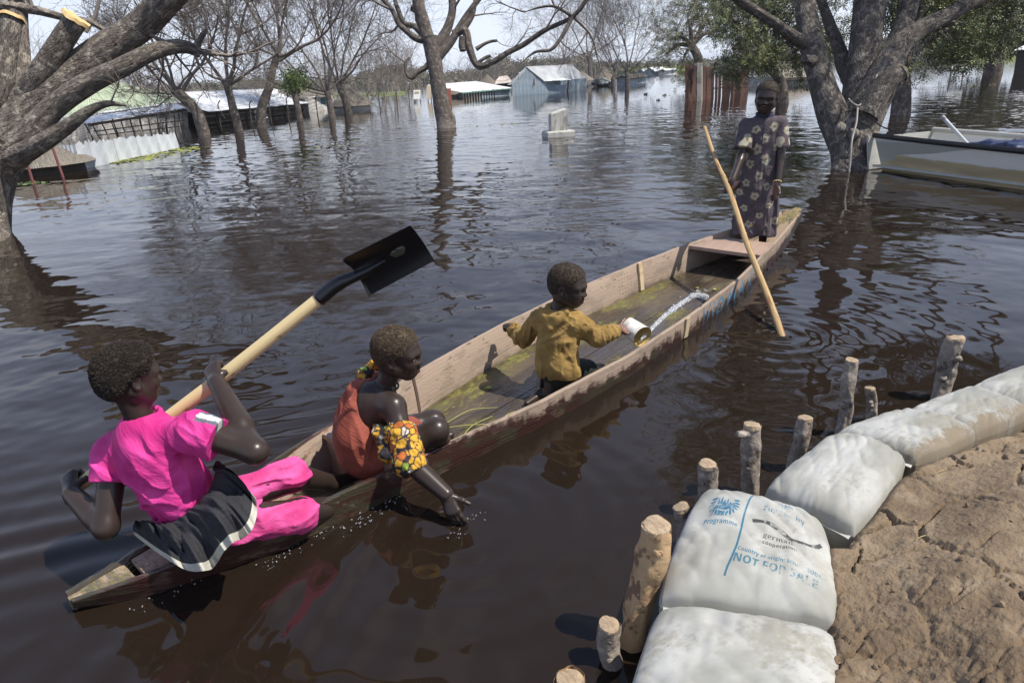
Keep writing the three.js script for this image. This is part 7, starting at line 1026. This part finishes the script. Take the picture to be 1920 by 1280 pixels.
{ // gabled corrugated shed and its lean-to
  const A = atH(962, 180, 0), B = atH(1023, 175, 0), t = thing('gabled_shed', 'blue-grey corrugated shed with a gable front and rust streaks, flooded to its walls', 'building', A.clone().lerp(B, 0.5)), Ae = px2(960, 157, A), Be = px2(1023, 151, B), Ap = px2(991, 126, A.clone().lerp(B, 0.5)), n = V(3.4, 0, -3.8), dn = V(0, -0.2, 0), N = 9;
  for (let i = 0; i < N; i++) { const u0 = i / N, u1 = (i + 1) / N, roof = (u) => u < 0.5 ? Ae.clone().lerp(Ap, u * 2) : Ap.clone().lerp(Be, u * 2 - 1); part(t, 'wall_sheet', corrugated([A.clone().lerp(B, u0).add(dn), A.clone().lerp(B, u1).add(dn), roof(u1), roof(u0)].map((p) => p.add(V(0, 0, 0.02 * (i % 2)))), 0.1, 0.016), i % 4 === 2 ? zincRust.clone() && zincBlue : zincBlue); }
  const f = n.clone().normalize().multiplyScalar(-0.25), e = V(0, -0.05, 0); sheets(t, 'roof_sheet', [Ae.clone().add(f).add(e).add(V(-0.15, 0, 0)), Ae.clone().add(n).add(e).add(V(-0.15, 0, 0)), Ap.clone().add(n).add(V(0, 0.05, 0)), Ap.clone().add(f).add(V(0, 0.05, 0))], 3, zincWhite); sheets(t, 'roof_sheet', [Be.clone().add(n).add(e), Be.clone().add(f).add(e).add(V(0.1, 0, 0)), Ap.clone().add(f).add(V(0, 0.06, 0)), Ap.clone().add(n).add(V(0, 0.06, 0))], 3, zincWhite);
  part(t, 'side_wall', corrugated([B.clone().add(dn), B.clone().add(n).add(dn), Be.clone().add(n), Be], 0.12, 0.018), zincBlue);
  for (const [x0, y0, x1, y1] of [[978, 164, 983, 172], [1000, 142, 1003, 160]]) { const d = depthOf(A.clone().lerp(B, 0.5)) - 0.12; part(t, 'rust_patch', slab([atD(x0, y1, d), atD(x1, y1, d), atD(x1 - 1, y0, d), atD(x0 + 1, y0, d)], 0.01), rustM); }
  const C0 = atH(1064, 172, 0), Ce = px2(1066, 150, C0), lt = thing('lean_to', 'lean-to beside the gabled shed with a white sheet roof and open dark side', 'building', B.clone().lerp(C0, 0.5)), n2 = away(B, C0, 4);
  const b0 = B.clone().add(V(0.05, 0, -0.15)), be = Be.clone().add(V(0.05, -0.05, -0.15)); part(lt, 'wall', corrugated([b0.clone().add(dn), C0.clone().add(dn), C0.clone().lerp(Ce, 0.62), b0.clone().lerp(be, 0.62)], 0.12, 0.016), zincBlue); part(lt, 'back_wall', slab([b0.clone().add(n2).add(dn), C0.clone().add(n2).add(dn), Ce.clone().add(n2), be.clone().add(n2)], 0.04), darkWood); part(lt, 'post', pole(C0.clone().add(dn), Ce, 0.06), darkWood);
  sheets(lt, 'roof_sheet', [be.clone().add(V(0, 0.02, 0.3)), Ce.clone().add(V(0.2, 0, 0.3)), px2(1040, 132, C0).add(n2.clone().multiplyScalar(0.7)), px2(1012, 134, B).add(n2.clone().multiplyScalar(0.7))], 4, zincWhite);
}
{ // rusty roof behind the silver one
  const A = atH(922, 170, 0), t = thing('rusty_roof_hut', 'hut with a rust-streaked sheet roof behind the sunken shed', 'building', A.clone()), a = px2(924, 158, A), b = px2(962, 154, A), p = px2(936, 144, A), q = px2(952, 142, A), n = V(0, 0, -2.5), dn = V(0, -0.2, 0); sheets(t, 'roof_sheet', [a, b, q.clone().add(n), p.clone().add(n)], 4, zincRust); part(t, 'wall', slab([V(a.x + 0.2, -0.2, a.z - 0.2), V(b.x - 0.2, -0.2, b.z - 0.2), b.clone().add(V(-0.2, -0.02, -0.2)), a.clone().add(V(0.2, -0.02, -0.2))], 0.1), darkWood);
}
{ // reed landing with posts and tarpaulin
  const A = atH(1064, 166, 0), B = atH(1142, 160, 0), t = thing('reed_landing', 'rickety pole and reed landing with a tarpaulin heap beside the lean-to', 'landing', A.clone().lerp(B, 0.5)), r = rng(91), n = away(A, B, 2.5), D = depthOf(A);
  for (let i = 0; i < 26; i++) { const p = A.clone().lerp(B, i / 25).addScaledVector(n, r()); part(t, 'post', pole(p.clone().add(V(0, -0.2, 0)), p.clone().add(V(0.05 * (r() - 0.5), 0.25 + 0.5 * r(), 0)), 0.035, 5), r() < 0.5 ? darkWood : greyWood); }
  for (let k = 0; k < 5; k++) part(t, 'rail', pole(A.clone().add(V(0, 0.12 + 0.1 * k, 0.05 * k)), B.clone().add(V(-r() * 2, 0.12 + 0.09 * k, 0)), 0.03, 5), greyWood);
  const c = atD(1128, 155, D + 2), g = nets((x, y, z) => { const q = V(x, y, z).sub(c); return (Math.hypot(q.x / 0.9, q.y / 0.36, q.z / 0.7) - 1) * 0.36 + 0.1 * fbm(x * 2.2, y * 3, z * 2.2, 3); }, [c.x - 1.4, c.y - 0.7, c.z - 1.2], [c.x + 1.4, c.y + 0.7, c.z + 1.2], 0.07, (x, y, z) => noise(x * 1.6, y * 4, z) > 0.15 ? [0.35, 0.4, 0.4] : [0.02, 0.025, 0.03]); part(t, 'tarpaulin', g, std({ vertexColors: true, roughness: 0.5 }));
}
// small far huts and tents
function tent(label, x0, x1, yw, ye, ya, wallM, roofM) { const A = atH(x0, yw, 0), B = atH(x1, yw - (x1 - x0) * 0.05, 0), t = thing('far_hut', label, 'hut', A.clone().lerp(B, 0.5)), Ae = px2(x0, ye, A), Be = px2(x1, ye - (x1 - x0) * 0.05, B), Ap = px2((x0 + x1) / 2, ya, A.clone().lerp(B, 0.5)), n = away(A, B, 6).add(V(2.5, 0, 0)), dn = V(0, -0.3, 0); part(t, 'wall', loft([[A.clone().add(dn), B.clone().add(dn), Be, Ap, Ae], [A.clone().add(n).add(dn), B.clone().add(n).add(dn), Be.clone().add(n), Ap.clone().add(n), Ae.clone().add(n)]], 0.3), wallM); const o = V(0, 0.06, 0); part(t, 'roof', slab([Ae.clone().add(o).add(V(-0.3, -0.1, 0.3)), Ap.clone().add(o).add(V(0, 0, 0.3)), Ap.clone().add(n).add(o), Ae.clone().add(n).add(o).add(V(-0.3, -0.1, 0))], 0.05), roofM); part(t, 'roof', slab([Ap.clone().add(o).add(V(0, 0, 0.3)), Be.clone().add(o).add(V(0.3, -0.1, 0.3)), Be.clone().add(n).add(o).add(V(0.3, -0.1, 0)), Ap.clone().add(n).add(o)], 0.05), roofM); }
tent('far white-roofed hut with a blue-grey front on the grassy bank', 1208, 1224, 141, 134, 127, zincBlue, zincWhite);
tent('low far hut with a long pale roof next to the white-roofed hut', 1192, 1206, 139, 135, 130, zincBlue, zincWhite);
tent('tiny white far hut at the end of the grassy bank', 1236, 1244, 141, 132, 130, plaster, zincWhite);
tent('half-sunk small blue hut beside the crooked bare tree', 1157, 1172, 160, 147, 142, zincBlue, darkWood);
{ // grassy far banks
  const grassM = std({ map: tex(128, 128, (u, v) => mix3([0.10, 0.125, 0.035], [0.17, 0.20, 0.06], fine60(u, v))), roughness: 1 });
  const bank = (pts, h, label) => { const P = pts.map(([x, y]) => atH(x, y, 0)), pos = [], idx = [], uv = [], N = 90; for (let i = 0; i <= N; i++) { const f = i / N * (P.length - 1), k = Math.min(P.length - 2, Math.floor(f)), p = P[k].clone().lerp(P[k + 1], f - k), o = V(p.x, 0, p.z).normalize(); [[0, -0.05], [0.6, h * 0.7], [3, h], [14, h * 0.9], [20, -0.05]].forEach(([d, y], m) => { pos.push(p.x + o.x * d, y + (y > 0 ? 0.35 * h * noise(i * 0.8, m * 2, 4) : 0), p.z + o.z * d); uv.push(i, m); }); } for (let i = 0; i < N; i++) for (let m = 0; m < 4; m++) { const a = i * 5 + m; idx.push(a, a + 5, a + 1, a + 1, a + 5, a + 6); } structure('grass_bank', geoFrom(pos, idx, uv), grassM); };
  bank([[1160, 137], [1200, 138], [1240, 135.5], [1290, 133]], 0.9); bank([[1790, 113], [1850, 110], [1960, 104]], 0.9); bank([[560, 186], [600, 184], [640, 181], [700, 180], [760, 178]], 0.1);
}
{ // rusty fence enclosure
  const A = atH(1286, 192, 0), B = atH(1404, 172, 0), A1 = px2(1285, 121, A), B1 = px2(1404, 128, B), t = thing('rusty_sheet_fence', 'tall rusty red sheet fence with missing slats and a concrete post', 'fence', A.clone()), dn = V(0, -0.3, 0), r = rng(55);
  const P = (u, v) => A.clone().lerp(B, u).lerp(A1.clone().lerp(B1, u), v), sheet = (u0, u1, v1 = 1, o = 0) => part(t, 'sheet', corrugated([P(u0, 0).add(dn), P(u1, 0).add(dn), P(u1, v1), P(u0, v1)].map((p) => p.add(V(0, 0, o))), 0.12, 0.016), rustM);
  sheet(0, 0.08); sheet(0.075, 0.15, 0.99, 0.03); sheet(0.22, 0.3, 1, 0); sheet(0.29, 0.36, 0.96, 0.03); sheet(0.86, 1.0, 1.02); sheet(0.7, 0.745, 0.9);
  for (let i = 0; i < 26; i++) { const u = 0.37 + i * 0.0187 + 0.006 * r(); if (u > 0.85 || r() < 0.2) continue; const h = 0.72 + 0.28 * r(); part(t, 'slat', beam(P(u, 0).add(dn), P(u + 0.004, h), 0.06 + 0.05 * r(), 0.025, V(0, 0, 1)), rustM); }
  for (const v of [0.3, 0.8]) part(t, 'rail', beam(P(0, v).add(V(0, 0, -0.08)), P(1, v).add(V(0, 0, -0.08)), 0.05, 0.07), darkWood);
  part(t, 'concrete_post', beam(P(0.17, 0).add(dn).add(V(0, 0, 0.1)), P(0.17, 1.06).add(V(0, 0, 0.1)), 0.28, 0.28, V(0, 0, 1)), concrete);
}
{ // low building behind the standing girl
  const A = atH(1462, 160, 0), B = atH(1532, 154, 0), t = thing('low_house', 'low house with pale walls and a dark eave behind the standing girl', 'building', A.clone().lerp(B, 0.5)), Ae = px2(1462, 143, A), Be = px2(1532, 139, B), n = away(A, B, 4), dn = V(0, -0.3, 0); part(t, 'wall', slab([A.clone().add(dn), B.clone().add(dn), Be, Ae], 0.2), plaster); part(t, 'side_wall', slab([A.clone().add(n).add(dn), A.clone().add(dn), Ae, Ae.clone().add(n)], 0.2), plaster); part(t, 'roof', slab([Ae.clone().add(V(-0.4, -0.1, 0.6)), Be.clone().add(V(0.4, -0.1, 0.6)), Be.clone().add(n.clone().multiplyScalar(0.5)).add(V(0, 0.9, 0)), Ae.clone().add(n.clone().multiplyScalar(0.5)).add(V(0, 0.9, 0))], 0.08), thatch); part(t, 'eave_board', beam(Ae.clone().add(V(-0.4, -0.18, 0.62)), Be.clone().add(V(0.4, -0.18, 0.62)), 0.05, 0.16), darkWood);
}
{ // dark building at the right-hand edge
  const A = atH(1902, 138, 0), B = atH(1990, 136, 0), t = thing('dark_shed', 'dark timber shed with a pale sheet roof by the round leafy tree', 'building', A.clone().lerp(B, 0.5)), Ae = px2(1908, 94, A), Be = px2(1995, 88, B), n = away(A, B, 4), dn = V(0, -0.3, 0); part(t, 'wall', slab([A.clone().add(dn), B.clone().add(dn), Be, Ae], 0.15), darkWood); part(t, 'wall', slab([A.clone().add(n).add(dn), A.clone().add(dn), Ae, Ae.clone().add(n)], 0.15), darkWood); sheets(t, 'roof_sheet', [Ae.clone().add(V(-0.5, 0, 0.4)), Be.clone().add(V(0.4, 0, 0.4)), Be.clone().add(n).add(V(0, 0.9, 0)), Ae.clone().add(n).add(V(0, 0.9, 0))], 3, zincWhite);
}
{ // memorial stone
  const b = atH(1047, 255, 0), D = depthOf(b), t = thing('memorial_stone', 'worn concrete headstone with a slanted top on a slab, standing in the water', 'headstone', b.clone()), ang = 0.22, R = V(Math.cos(ang), 0, -Math.sin(ang)), F = V(Math.sin(ang), 0, Math.cos(ang)), o = b.clone().setY(0), Q = (x, y, z) => o.clone().addScaledVector(R, x).addScaledVector(F, z).setY(y);
  const bl = (w, d, y0, y1, sl = 0) => { const c = 0.03, ring = (s, y, k) => [[-w + s, -d + s], [w - s, -d + s], [w - s, d - s], [-w + s, d - s]].map(([x, z]) => Q(x, y + k * x, z)); return loft([ring(0, y0, 0), ring(0, y1 - c, sl), ring(c, y1, sl)], 0.5); };
  part(t, 'slab', bl(0.36, 0.28, -0.3, 0.14), concrete); part(t, 'headstone', bl(0.215, 0.13, 0.141, 0.62, 0.26), concrete);
}
{ // moored motorboat
  const t = thing('motorboat', 'white fibreglass boat with black rubbing strip and tan waterline stain moored by the forked tree', 'boat', atH(1790, 335, 0));
  const g0 = atH(1628, 262, 0.43), g1 = atH(1960, 291, 0.43), dir = g1.clone().sub(g0).setY(0).normalize(), nrm = V(-dir.z, 0, dir.x); if (nrm.z > 0) nrm.negate(); const L = g0.distanceTo(g1) + 2.5, Wd = 1.35, B = (s, w, y) => g0.clone().addScaledVector(dir, s).addScaledVector(nrm, w).setY(y);
  const hull = tex(256, 256, (u, v) => { let c = mix3([0.66, 0.64, 0.57], [0.76, 0.74, 0.67], n60(u, v)); const w = v + 0.06 * (n60(u * 2, 0.3) - 0.5); c = mix3([0.46, 0.37, 0.22].map((q) => q * (0.7 + 0.6 * n60(u, v))), c, smooth(0.60, 0.65, w)); return c; }), hm = phys({ map: hull, roughness: 0.35 });
  const side = (w, sgn) => { const pos = [], uv = [], idx = [], N = 40, M = 8; for (let i = 0; i <= N; i++) for (let j = 0; j <= M; j++) { const s = i / N * L, y = mix(-0.15, 0.43, j / M), fl = 0.16 * (1 - j / M), bow = 0.10 * Math.pow(1 - i / N, 3); const p = B(s + 0.25 * (1 - j / M) * (i ? 0 : 1), w + sgn * (fl + bow) + (Math.abs(j - 5) < 1 ? -sgn * 0.012 : 0), y + 0.05 * Math.pow(1 - i / N, 2) * j / M); pos.push(p.x, p.y, p.z); uv.push(s * 0.5, j / M); } for (let i = 0; i < N; i++) for (let j = 0; j < M; j++) { const a = i * (M + 1) + j; idx.push(a, a + 1, a + M + 1, a + 1, a + M + 2, a + M + 1); } return geoFrom(pos, idx, uv); };
  const inner = std({ map: tex(128, 128, (u, v) => mix3([0.34, 0.335, 0.30], [0.5, 0.49, 0.45], n60(u, v))), roughness: 0.7 }); part(t, 'hull_side', side(0, 1), hm); part(t, 'hull_side', side(Wd, -1), hm);
  part(t, 'bow_end', slab([B(0.03, 0.1, -0.15), B(0.03, Wd - 0.1, -0.15), B(0, Wd, 0.46), B(0, 0, 0.46)], 0.03), inner);
  part(t, 'lining', slab([B(0.1, 0.2, 0.08), B(L, 0.2, 0.08), B(L, 0.04, 0.42), B(0.1, 0.04, 0.42)], 0.02), inner); part(t, 'lining', slab([B(0.1, Wd - 0.2, 0.08), B(L, Wd - 0.2, 0.08), B(L, Wd - 0.04, 0.43), B(0.1, Wd - 0.04, 0.43)], 0.02), inner); part(t, 'floor', slab([B(0.05, 0.1, 0.08), B(L, 0.1, 0.08), B(L, Wd - 0.1, 0.08), B(0.05, Wd - 0.1, 0.08)], 0.03), inner);
  for (const s of [0.55, 1.9]) part(t, 'seat', loft([0.1, 0.5, 0.9].map((k) => [B(s, Wd * k, 0.27), B(s + 0.35, Wd * k, 0.27), B(s + 0.35, Wd * k, 0.31), B(s, Wd * k, 0.31)]), 0.4), inner);
  const strip = std({ color: rgb(0.008, 0.008, 0.01), roughness: 0.5 }); const rail = (w) => tube(Array.from({ length: 12 }, (_, i) => B(i / 11 * L, w + (w > 0.5 ? -1 : 1) * 0.1 * Math.pow(1 - i / 11, 3), 0.435 + 0.05 * Math.pow(1 - i / 11, 2))), [0.035, 0.035], { sides: 8, n: 40, capStart: true }); part(t, 'rubbing_strip', rail(0), strip); part(t, 'gunwale', rail(Wd), inner);
  const c = B(2.0, 0.5, 0.36), tg = thing('tarpaulin', 'crumpled dark blue tarpaulin heaped in the white boat', 'tarpaulin', c.clone()); const fold = creases(V(1, 0, 0.2), 0.13, 0.035, 2.4); part(tg, 'cloth', nets((x, y, z) => { const q = V(x, y, z).sub(c), a = q.dot(dir), b = q.dot(nrm); return (Math.hypot(a / 0.85, q.y / 0.14, b / 0.36) - 1) * 0.14 + fold(x, y, z) + 0.02 * fbm(x * 9, y * 9, z * 9, 3); }, [c.x - 1.1, c.y - 0.35, c.z - 1.1], [c.x + 1.1, c.y + 0.35, c.z + 1.1], 0.026, () => [0.02, 0.03, 0.085]), phys({ vertexColors: true, roughness: 0.45 }));
  const oT = atD(1768, 219, depthOf(B(1.2, 0.7, 0.9))), oB = B(1.35, 0.45, 0.3), ot = thing('paddle_shaft', 'pale pole propped slantwise in the white boat', 'pole', oB.clone()); part(ot, 'shaft', pole(oB, oT, 0.024, 10), std({ color: rgb(0.5, 0.52, 0.53), roughness: 0.4 })); part(ot, 'grip', pole(oT.clone().lerp(oB, 0.06), oT.clone().lerp(oB, -0.02), 0.027, 10), std({ color: rgb(0.3, 0.3, 0.3), roughness: 0.5 }));
  const rp = thing('mooring_rope', 'pale mooring rope looped in the tree fork and hanging to the water', 'rope', atH(1594, 326, 0)), ropeM = std({ color: rgb(0.42, 0.38, 0.32), roughness: 0.95, bumpMap: tex(32, 64, (u, v) => 0.5 + 0.5 * Math.sin((u + v * 2) * 6.283), true), bumpScale: 0.01 }), D = 10.0; part(rp, 'hanging_end', tube([atD(1609, 198, D), atD(1606, 230, D - 0.05), atD(1598, 262, D - 0.08), atD(1595, 300, D - 0.02), atD(1592, 330, D)], [0.014, 0.015, 0.014], { sides: 7, n: 30, rough: 0.2, freq: 30 }), ropeM); part(rp, 'loop', tube([atD(1592, 185, 10.1), atD(1600, 193, D), atD(1610, 198, D - 0.02), atD(1622, 188, D - 0.02), atD(1636, 168, D - 0.05), atD(1645, 140, D + 0.1)], [0.012, 0.012], { sides: 6, n: 26, rough: 0.2, freq: 30 }), ropeM);
  const ln = thing('boat_line', 'thin dark line from the white boat\'s end to the forked tree', 'rope', B(0.1, 0.3, 0.5)); part(ln, 'line', tube([B(0.4, 0.2, 0.52), B(0.1, 0.1, 0.62), B(-0.25, 0.15, 0.78), B(-0.5, 0.2, 0.8)], [0.009, 0.009], { sides: 5, n: 20 }), strip);
}
// ---------------------------------------------------------------- grey thorn scrub and far woods that close the view
{
  const brushes = (name, label, list, seed, mat) => { const w = new Wood(); for (const [x, y, wpx, hpx] of list) { const b = atH(x, y, 0), r = rng(seed += 3), s = depthOf(b) / 1280, W = wpx * s, H = hpx * s, n = Math.round(wpx / 9); for (let i = 0; i < n; i++) { const p = b.clone().add(V((r() - 0.5) * W, -0.1, (r() - 0.5) * W * 0.5)); grow(w, p, V((r() - 0.5) * 1.0, 1, (r() - 0.5)), H * (0.5 + 0.5 * r()), 0.05, 1, { r, max: 3, wander: 0.42, lift: 0.05, kids: [5, 6, 5], up: 0.2, min: 0.012 }); } } const m = new THREE.Mesh(w.geo(), mat); m.name = name; m.castShadow = m.receiveShadow = true; info(m, label, 'scrub', null, 'stuff'); scene.add(m); };
  brushes('thorn_scrub', 'dense grey leafless thorn scrub behind the flooded huts', [[700, 181, 90, 130], [745, 177, 80, 100], [660, 184, 70, 110], [590, 186, 90, 90], [855, 170, 70, 60], [900, 166, 70, 55], [1020, 155, 90, 70], [1085, 150, 70, 75], [1130, 148, 60, 50], [130, 215, 120, 130], [60, 222, 100, 110], [230, 208, 90, 80], [320, 203, 80, 70], [470, 190, 90, 70], [760, 172, 70, 80], [960, 158, 70, 45]], 700, twigPale);
  const far = new THREE.InstancedMesh(sprayGeo, std({ color: rgb(1, 1, 1), roughness: 0.9 }), 26000), r = rng(808), M = new THREE.Matrix4(), Q = new THREE.Quaternion(), c = new THREE.Color();
  for (let i = 0; i < 26000; i++) { const a = mix(-0.85, 0.95, r()), dist = 170 + 60 * r(), h = (0.8 + 3.6 * smooth(-0.15, 0.5, fbm(a * 14, 3, 1, 3))) * Math.pow(r(), 0.7) * (a > 0.12 && a < 0.42 ? 0.35 : 1); Q.setFromUnitVectors(Y_, rdir(r)); const s = 8 + 6 * r(); M.compose(V(Math.sin(a) * dist, h, -Math.cos(a) * dist), Q, V(s, s, s)); far.setMatrixAt(i, M); const t = [[0.16, 0.15, 0.10], [0.2, 0.172, 0.14], [0.13, 0.135, 0.075]][i % 3]; far.setColorAt(i, c.setRGB(...t)); }
  far.name = 'far_wood'; info(far, 'low hazy band of far-off woodland along the horizon', 'woodland', null, 'stuff'); scene.add(far);
}
// ---------------------------------------------------------------- floating weed, straw and splashes
{
  const r = rng(909), weed = (label, list, tone, size, group) => { for (const [x, y, n, sx, sz] of list) { const b = atH(x, y, 0), t = new THREE.InstancedMesh(new THREE.CircleGeometry(1, 6).rotateX(-Math.PI / 2), std({ color: rgb(...tone), roughness: 0.7 }), n), M = new THREE.Matrix4(), Q = new THREE.Quaternion(); for (let i = 0; i < n; i++) { const a = rdir(r), f = Math.sqrt(r()); Q.setFromAxisAngle(V(r() - 0.5, 0, r() - 0.5).normalize(), 0.3 * r()); const s = size * (0.5 + r()); M.compose(V(b.x + a.x * sx * f + (r() - 0.5) * sx * 0.3, 0.012 + 0.006 * r(), b.z + a.z * sz * f), Q, V(s, s, s * (0.5 + 0.5 * r()))); t.setMatrixAt(i, M); } t.name = numbered('duckweed'); t.receiveShadow = true; info(t, label, 'floating weed', group, 'stuff'); scene.add(t); } };
  weed('yellow-green floating weed drifting along the sheet fence', [[262, 296, 260, 0.9, 1.2], [330, 282, 200, 0.9, 1.0], [215, 303, 120, 0.5, 0.6]], [0.24, 0.26, 0.06], 0.05, 'weed by the sheet fence');
  weed('scattered pale weed specks floating on the open water', [[930, 235, 40, 2.2, 0.5], [1080, 234, 26, 1.2, 0.4], [640, 275, 20, 0.8, 0.3], [1240, 180, 40, 4, 0.6], [1745, 165, 60, 3.5, 0.7]], [0.20, 0.22, 0.07], 0.045, 'weed specks on the open water');
  weed('green weed fringe lying against the pruned tree', [[40, 345, 90, 0.6, 0.3]], [0.12, 0.17, 0.05], 0.04);
  for (const [x, y, l] of [[1211, 177, 'dark tuft of floating weed farthest into the bright channel'], [1246, 179, 'dark double tuft of floating weed by the rusty sheet fence'], [1234, 188, 'small flat tuft of floating weed below the double tuft'], [1513, 168, 'dark round tuft of weed behind the forked tree\'s limb']]) { const b = atH(x, y, 0), s = depthOf(b) / 1280, t = thing('weed_tuft', l, 'floating weed', b.clone()), w = new Wood(); for (let i = 0; i < 14; i++) grow(w, b.clone().add(V((r() - 0.5) * 5 * s, -0.02, (r() - 0.5) * 3 * s)), rdir(r).add(V(0, 1, 0)), 4.5 * s, 1.0 * s, 2, { r, max: 2, wander: 0.5 }); part(t, 'stems', w.geo(), std({ color: rgb(0.03, 0.035, 0.018), roughness: 1 })); }
  // straw and leaves lying on the canoe's floor
  const straw = std({ color: rgb(0.33, 0.31, 0.09), roughness: 0.8 });
  [[2.0, 2.30, 0.5, 2.6], [2.08, 2.22, 0.42, 0.25], [2.2, 2.35, 0.35, -0.3], [2.25, 2.15, 0.3, 0.5]].forEach(([s, n, l, a]) => { const t = thing('straw_stalk', 'thin yellow straw stalk lying on the canoe floor before the rust red dress', 'straw', C(s, n, FLOOR(s)), 'straw stalks on the canoe floor'), c = Math.cos(a) * l / 2, e = Math.sin(a) * l / 2; part(t, 'stalk', tube([C(s - c, n - e, FLOOR(s) + 0.012), C(s, n + 0.03, FLOOR(s) + 0.03), C(s + c * 0.8, n + e * 0.8, FLOOR(s) + 0.012)], [0.0028, 0.003, 0.002], { sides: 5, n: 14 }), straw); });
  const leafG = (p, a, m) => { const d = V(Math.cos(a), 0.1, Math.sin(a)), q = V(-d.z, 0.15, d.x), pos = [], idx = [0, 1, 2, 0, 2, 3]; for (const [u, v] of [[0, 0], [0.5, 0.3], [1, 0], [0.5, -0.3]]) { const e = p.clone().addScaledVector(d, u * m).addScaledVector(q, v * m); pos.push(e.x, e.y + (u === 0.5 ? 0.004 : 0), e.z); } return geoFrom(pos, idx); };
  [[2.35, 2.2, 0.3], [2.42, 2.1, 1.9], [3.1, 2.05, 0.9], [4.7, 2.4, 0.4], [4.85, 2.3, 2.2], [4.8, 2.45, 1.4], [2.5, 2.5, 2.9]].forEach(([s, n, a]) => { const p = C(s, n, FLOOR(s) + 0.014), t = thing('fallen_leaf', 'small yellow-green leaf lying on the canoe floor', 'leaf', p, 'leaves on the canoe floor'); part(t, 'blade', leafG(p, a, 0.05), std({ color: rgb(0.36, 0.36, 0.05), roughness: 0.6 })); });
  // clods and straw on the trodden mud
  { const n = 420, g = new THREE.IcosahedronGeometry(1, 1), a = g.attributes.position; for (let i = 0; i < a.count; i++) { const q = V(a.getX(i), a.getY(i), a.getZ(i)), f = 1 + 0.45 * fbm(q.x * 1.7, q.y * 1.7, q.z * 1.7, 2); a.setXYZ(i, q.x * f, q.y * f * 0.7, q.z * f); } g.computeVertexNormals(); const m = new THREE.InstancedMesh(g, std({ color: rgb(1, 1, 1), roughness: 1 }), n), M = new THREE.Matrix4(), Q = new THREE.Quaternion(), c = new THREE.Color(); for (let i = 0; i < n; i++) { let x, z, k = 0; do { x = 0.7 + 2.2 * r(); z = -0.7 - 2.2 * r(); k++; } while (dykeDistance(x, z) < 0.03 && k < 40); const s = 0.002 + 0.010 * Math.pow(r(), 3); Q.setFromUnitVectors(Y_, rdir(r)); M.compose(V(x, landAt(x, z) + s * 0.3, z), Q, V(s, s, s)); m.setMatrixAt(i, M); const e = 0.7 + 0.5 * r(); m.setColorAt(i, c.setRGB(0.21 * e, 0.15 * e, 0.095 * e)); } m.name = 'mud_clods'; info(m, 'loose crumbs and clods of dry mud on the dyke', 'mud', null, 'stuff'); m.castShadow = m.receiveShadow = true; scene.add(m);
    for (let i = 0; i < 9; i++) { const x = 0.9 + 1.2 * r(), z = -1.1 - 1.2 * r(); if (dykeDistance(x, z) < 0.06) continue; const q = V(x, landAt(x, z) + 0.004, z), d = V(r() - 0.5, 0, r() - 0.5).normalize(), t = thing('straw_bit', 'short dry straw lying on the cracked mud', 'straw', q.clone(), 'straw bits on the mud'); part(t, 'stalk', tube([q.clone().addScaledVector(d, -0.025), q.clone().add(V(0, 0.004, 0)), q.clone().addScaledVector(d, 0.02)], [0.0013, 0.0015, 0.001], { sides: 5, n: 6 }), std({ color: rgb(0.42, 0.34, 0.18), roughness: 0.9 })); } }
  // splashes along the near plank and where the hand trails
  const clear = phys({ color: rgb(0.97, 0.98, 1), transmission: 0.85, thickness: 0.02, ior: 1.333, roughness: 0.06 });
  for (const [x, y, n, sp, label] of [[690, 965, 60, 0.10, 'churned splash of droplets along the canoe below the rust red dress'], [545, 1030, 40, 0.09, 'splash of droplets along the canoe below the pink trousers'], [868, 985, 26, 0.07, 'small splash round the trailing hand'], [320, 1105, 26, 0.10, 'thin splash line at the canoe\'s stern']]) { const b = atH(x, y, 0.004), t = thing('splash', label, 'splash', b.clone()), bl = []; for (let i = 0; i < n; i++) { const k = (r() - 0.5) * 2 * sp, p = b.clone().addScaledVector(CANOE_DIR, k * 1.6).addScaledVector(CANOE_NEAR, (r() - 0.3) * 0.07).add(V(0, 0.0 + 0.02 * r() * r(), 0)); bl.push(capsule(p, p.clone().add(V((r() - 0.5) * 0.008, 0.002, (r() - 0.5) * 0.008)), 0.0009 + 0.0017 * r())); } const lo = [b.x - 0.3, -0.02, b.z - 0.3], hi = [b.x + 0.3, 0.05, b.z + 0.3]; part(t, 'drops', nets(union(bl, 0.002), lo, hi, 0.0016), clear).userData.kind = 'stuff'; }
}

renderer.render(scene, camera);
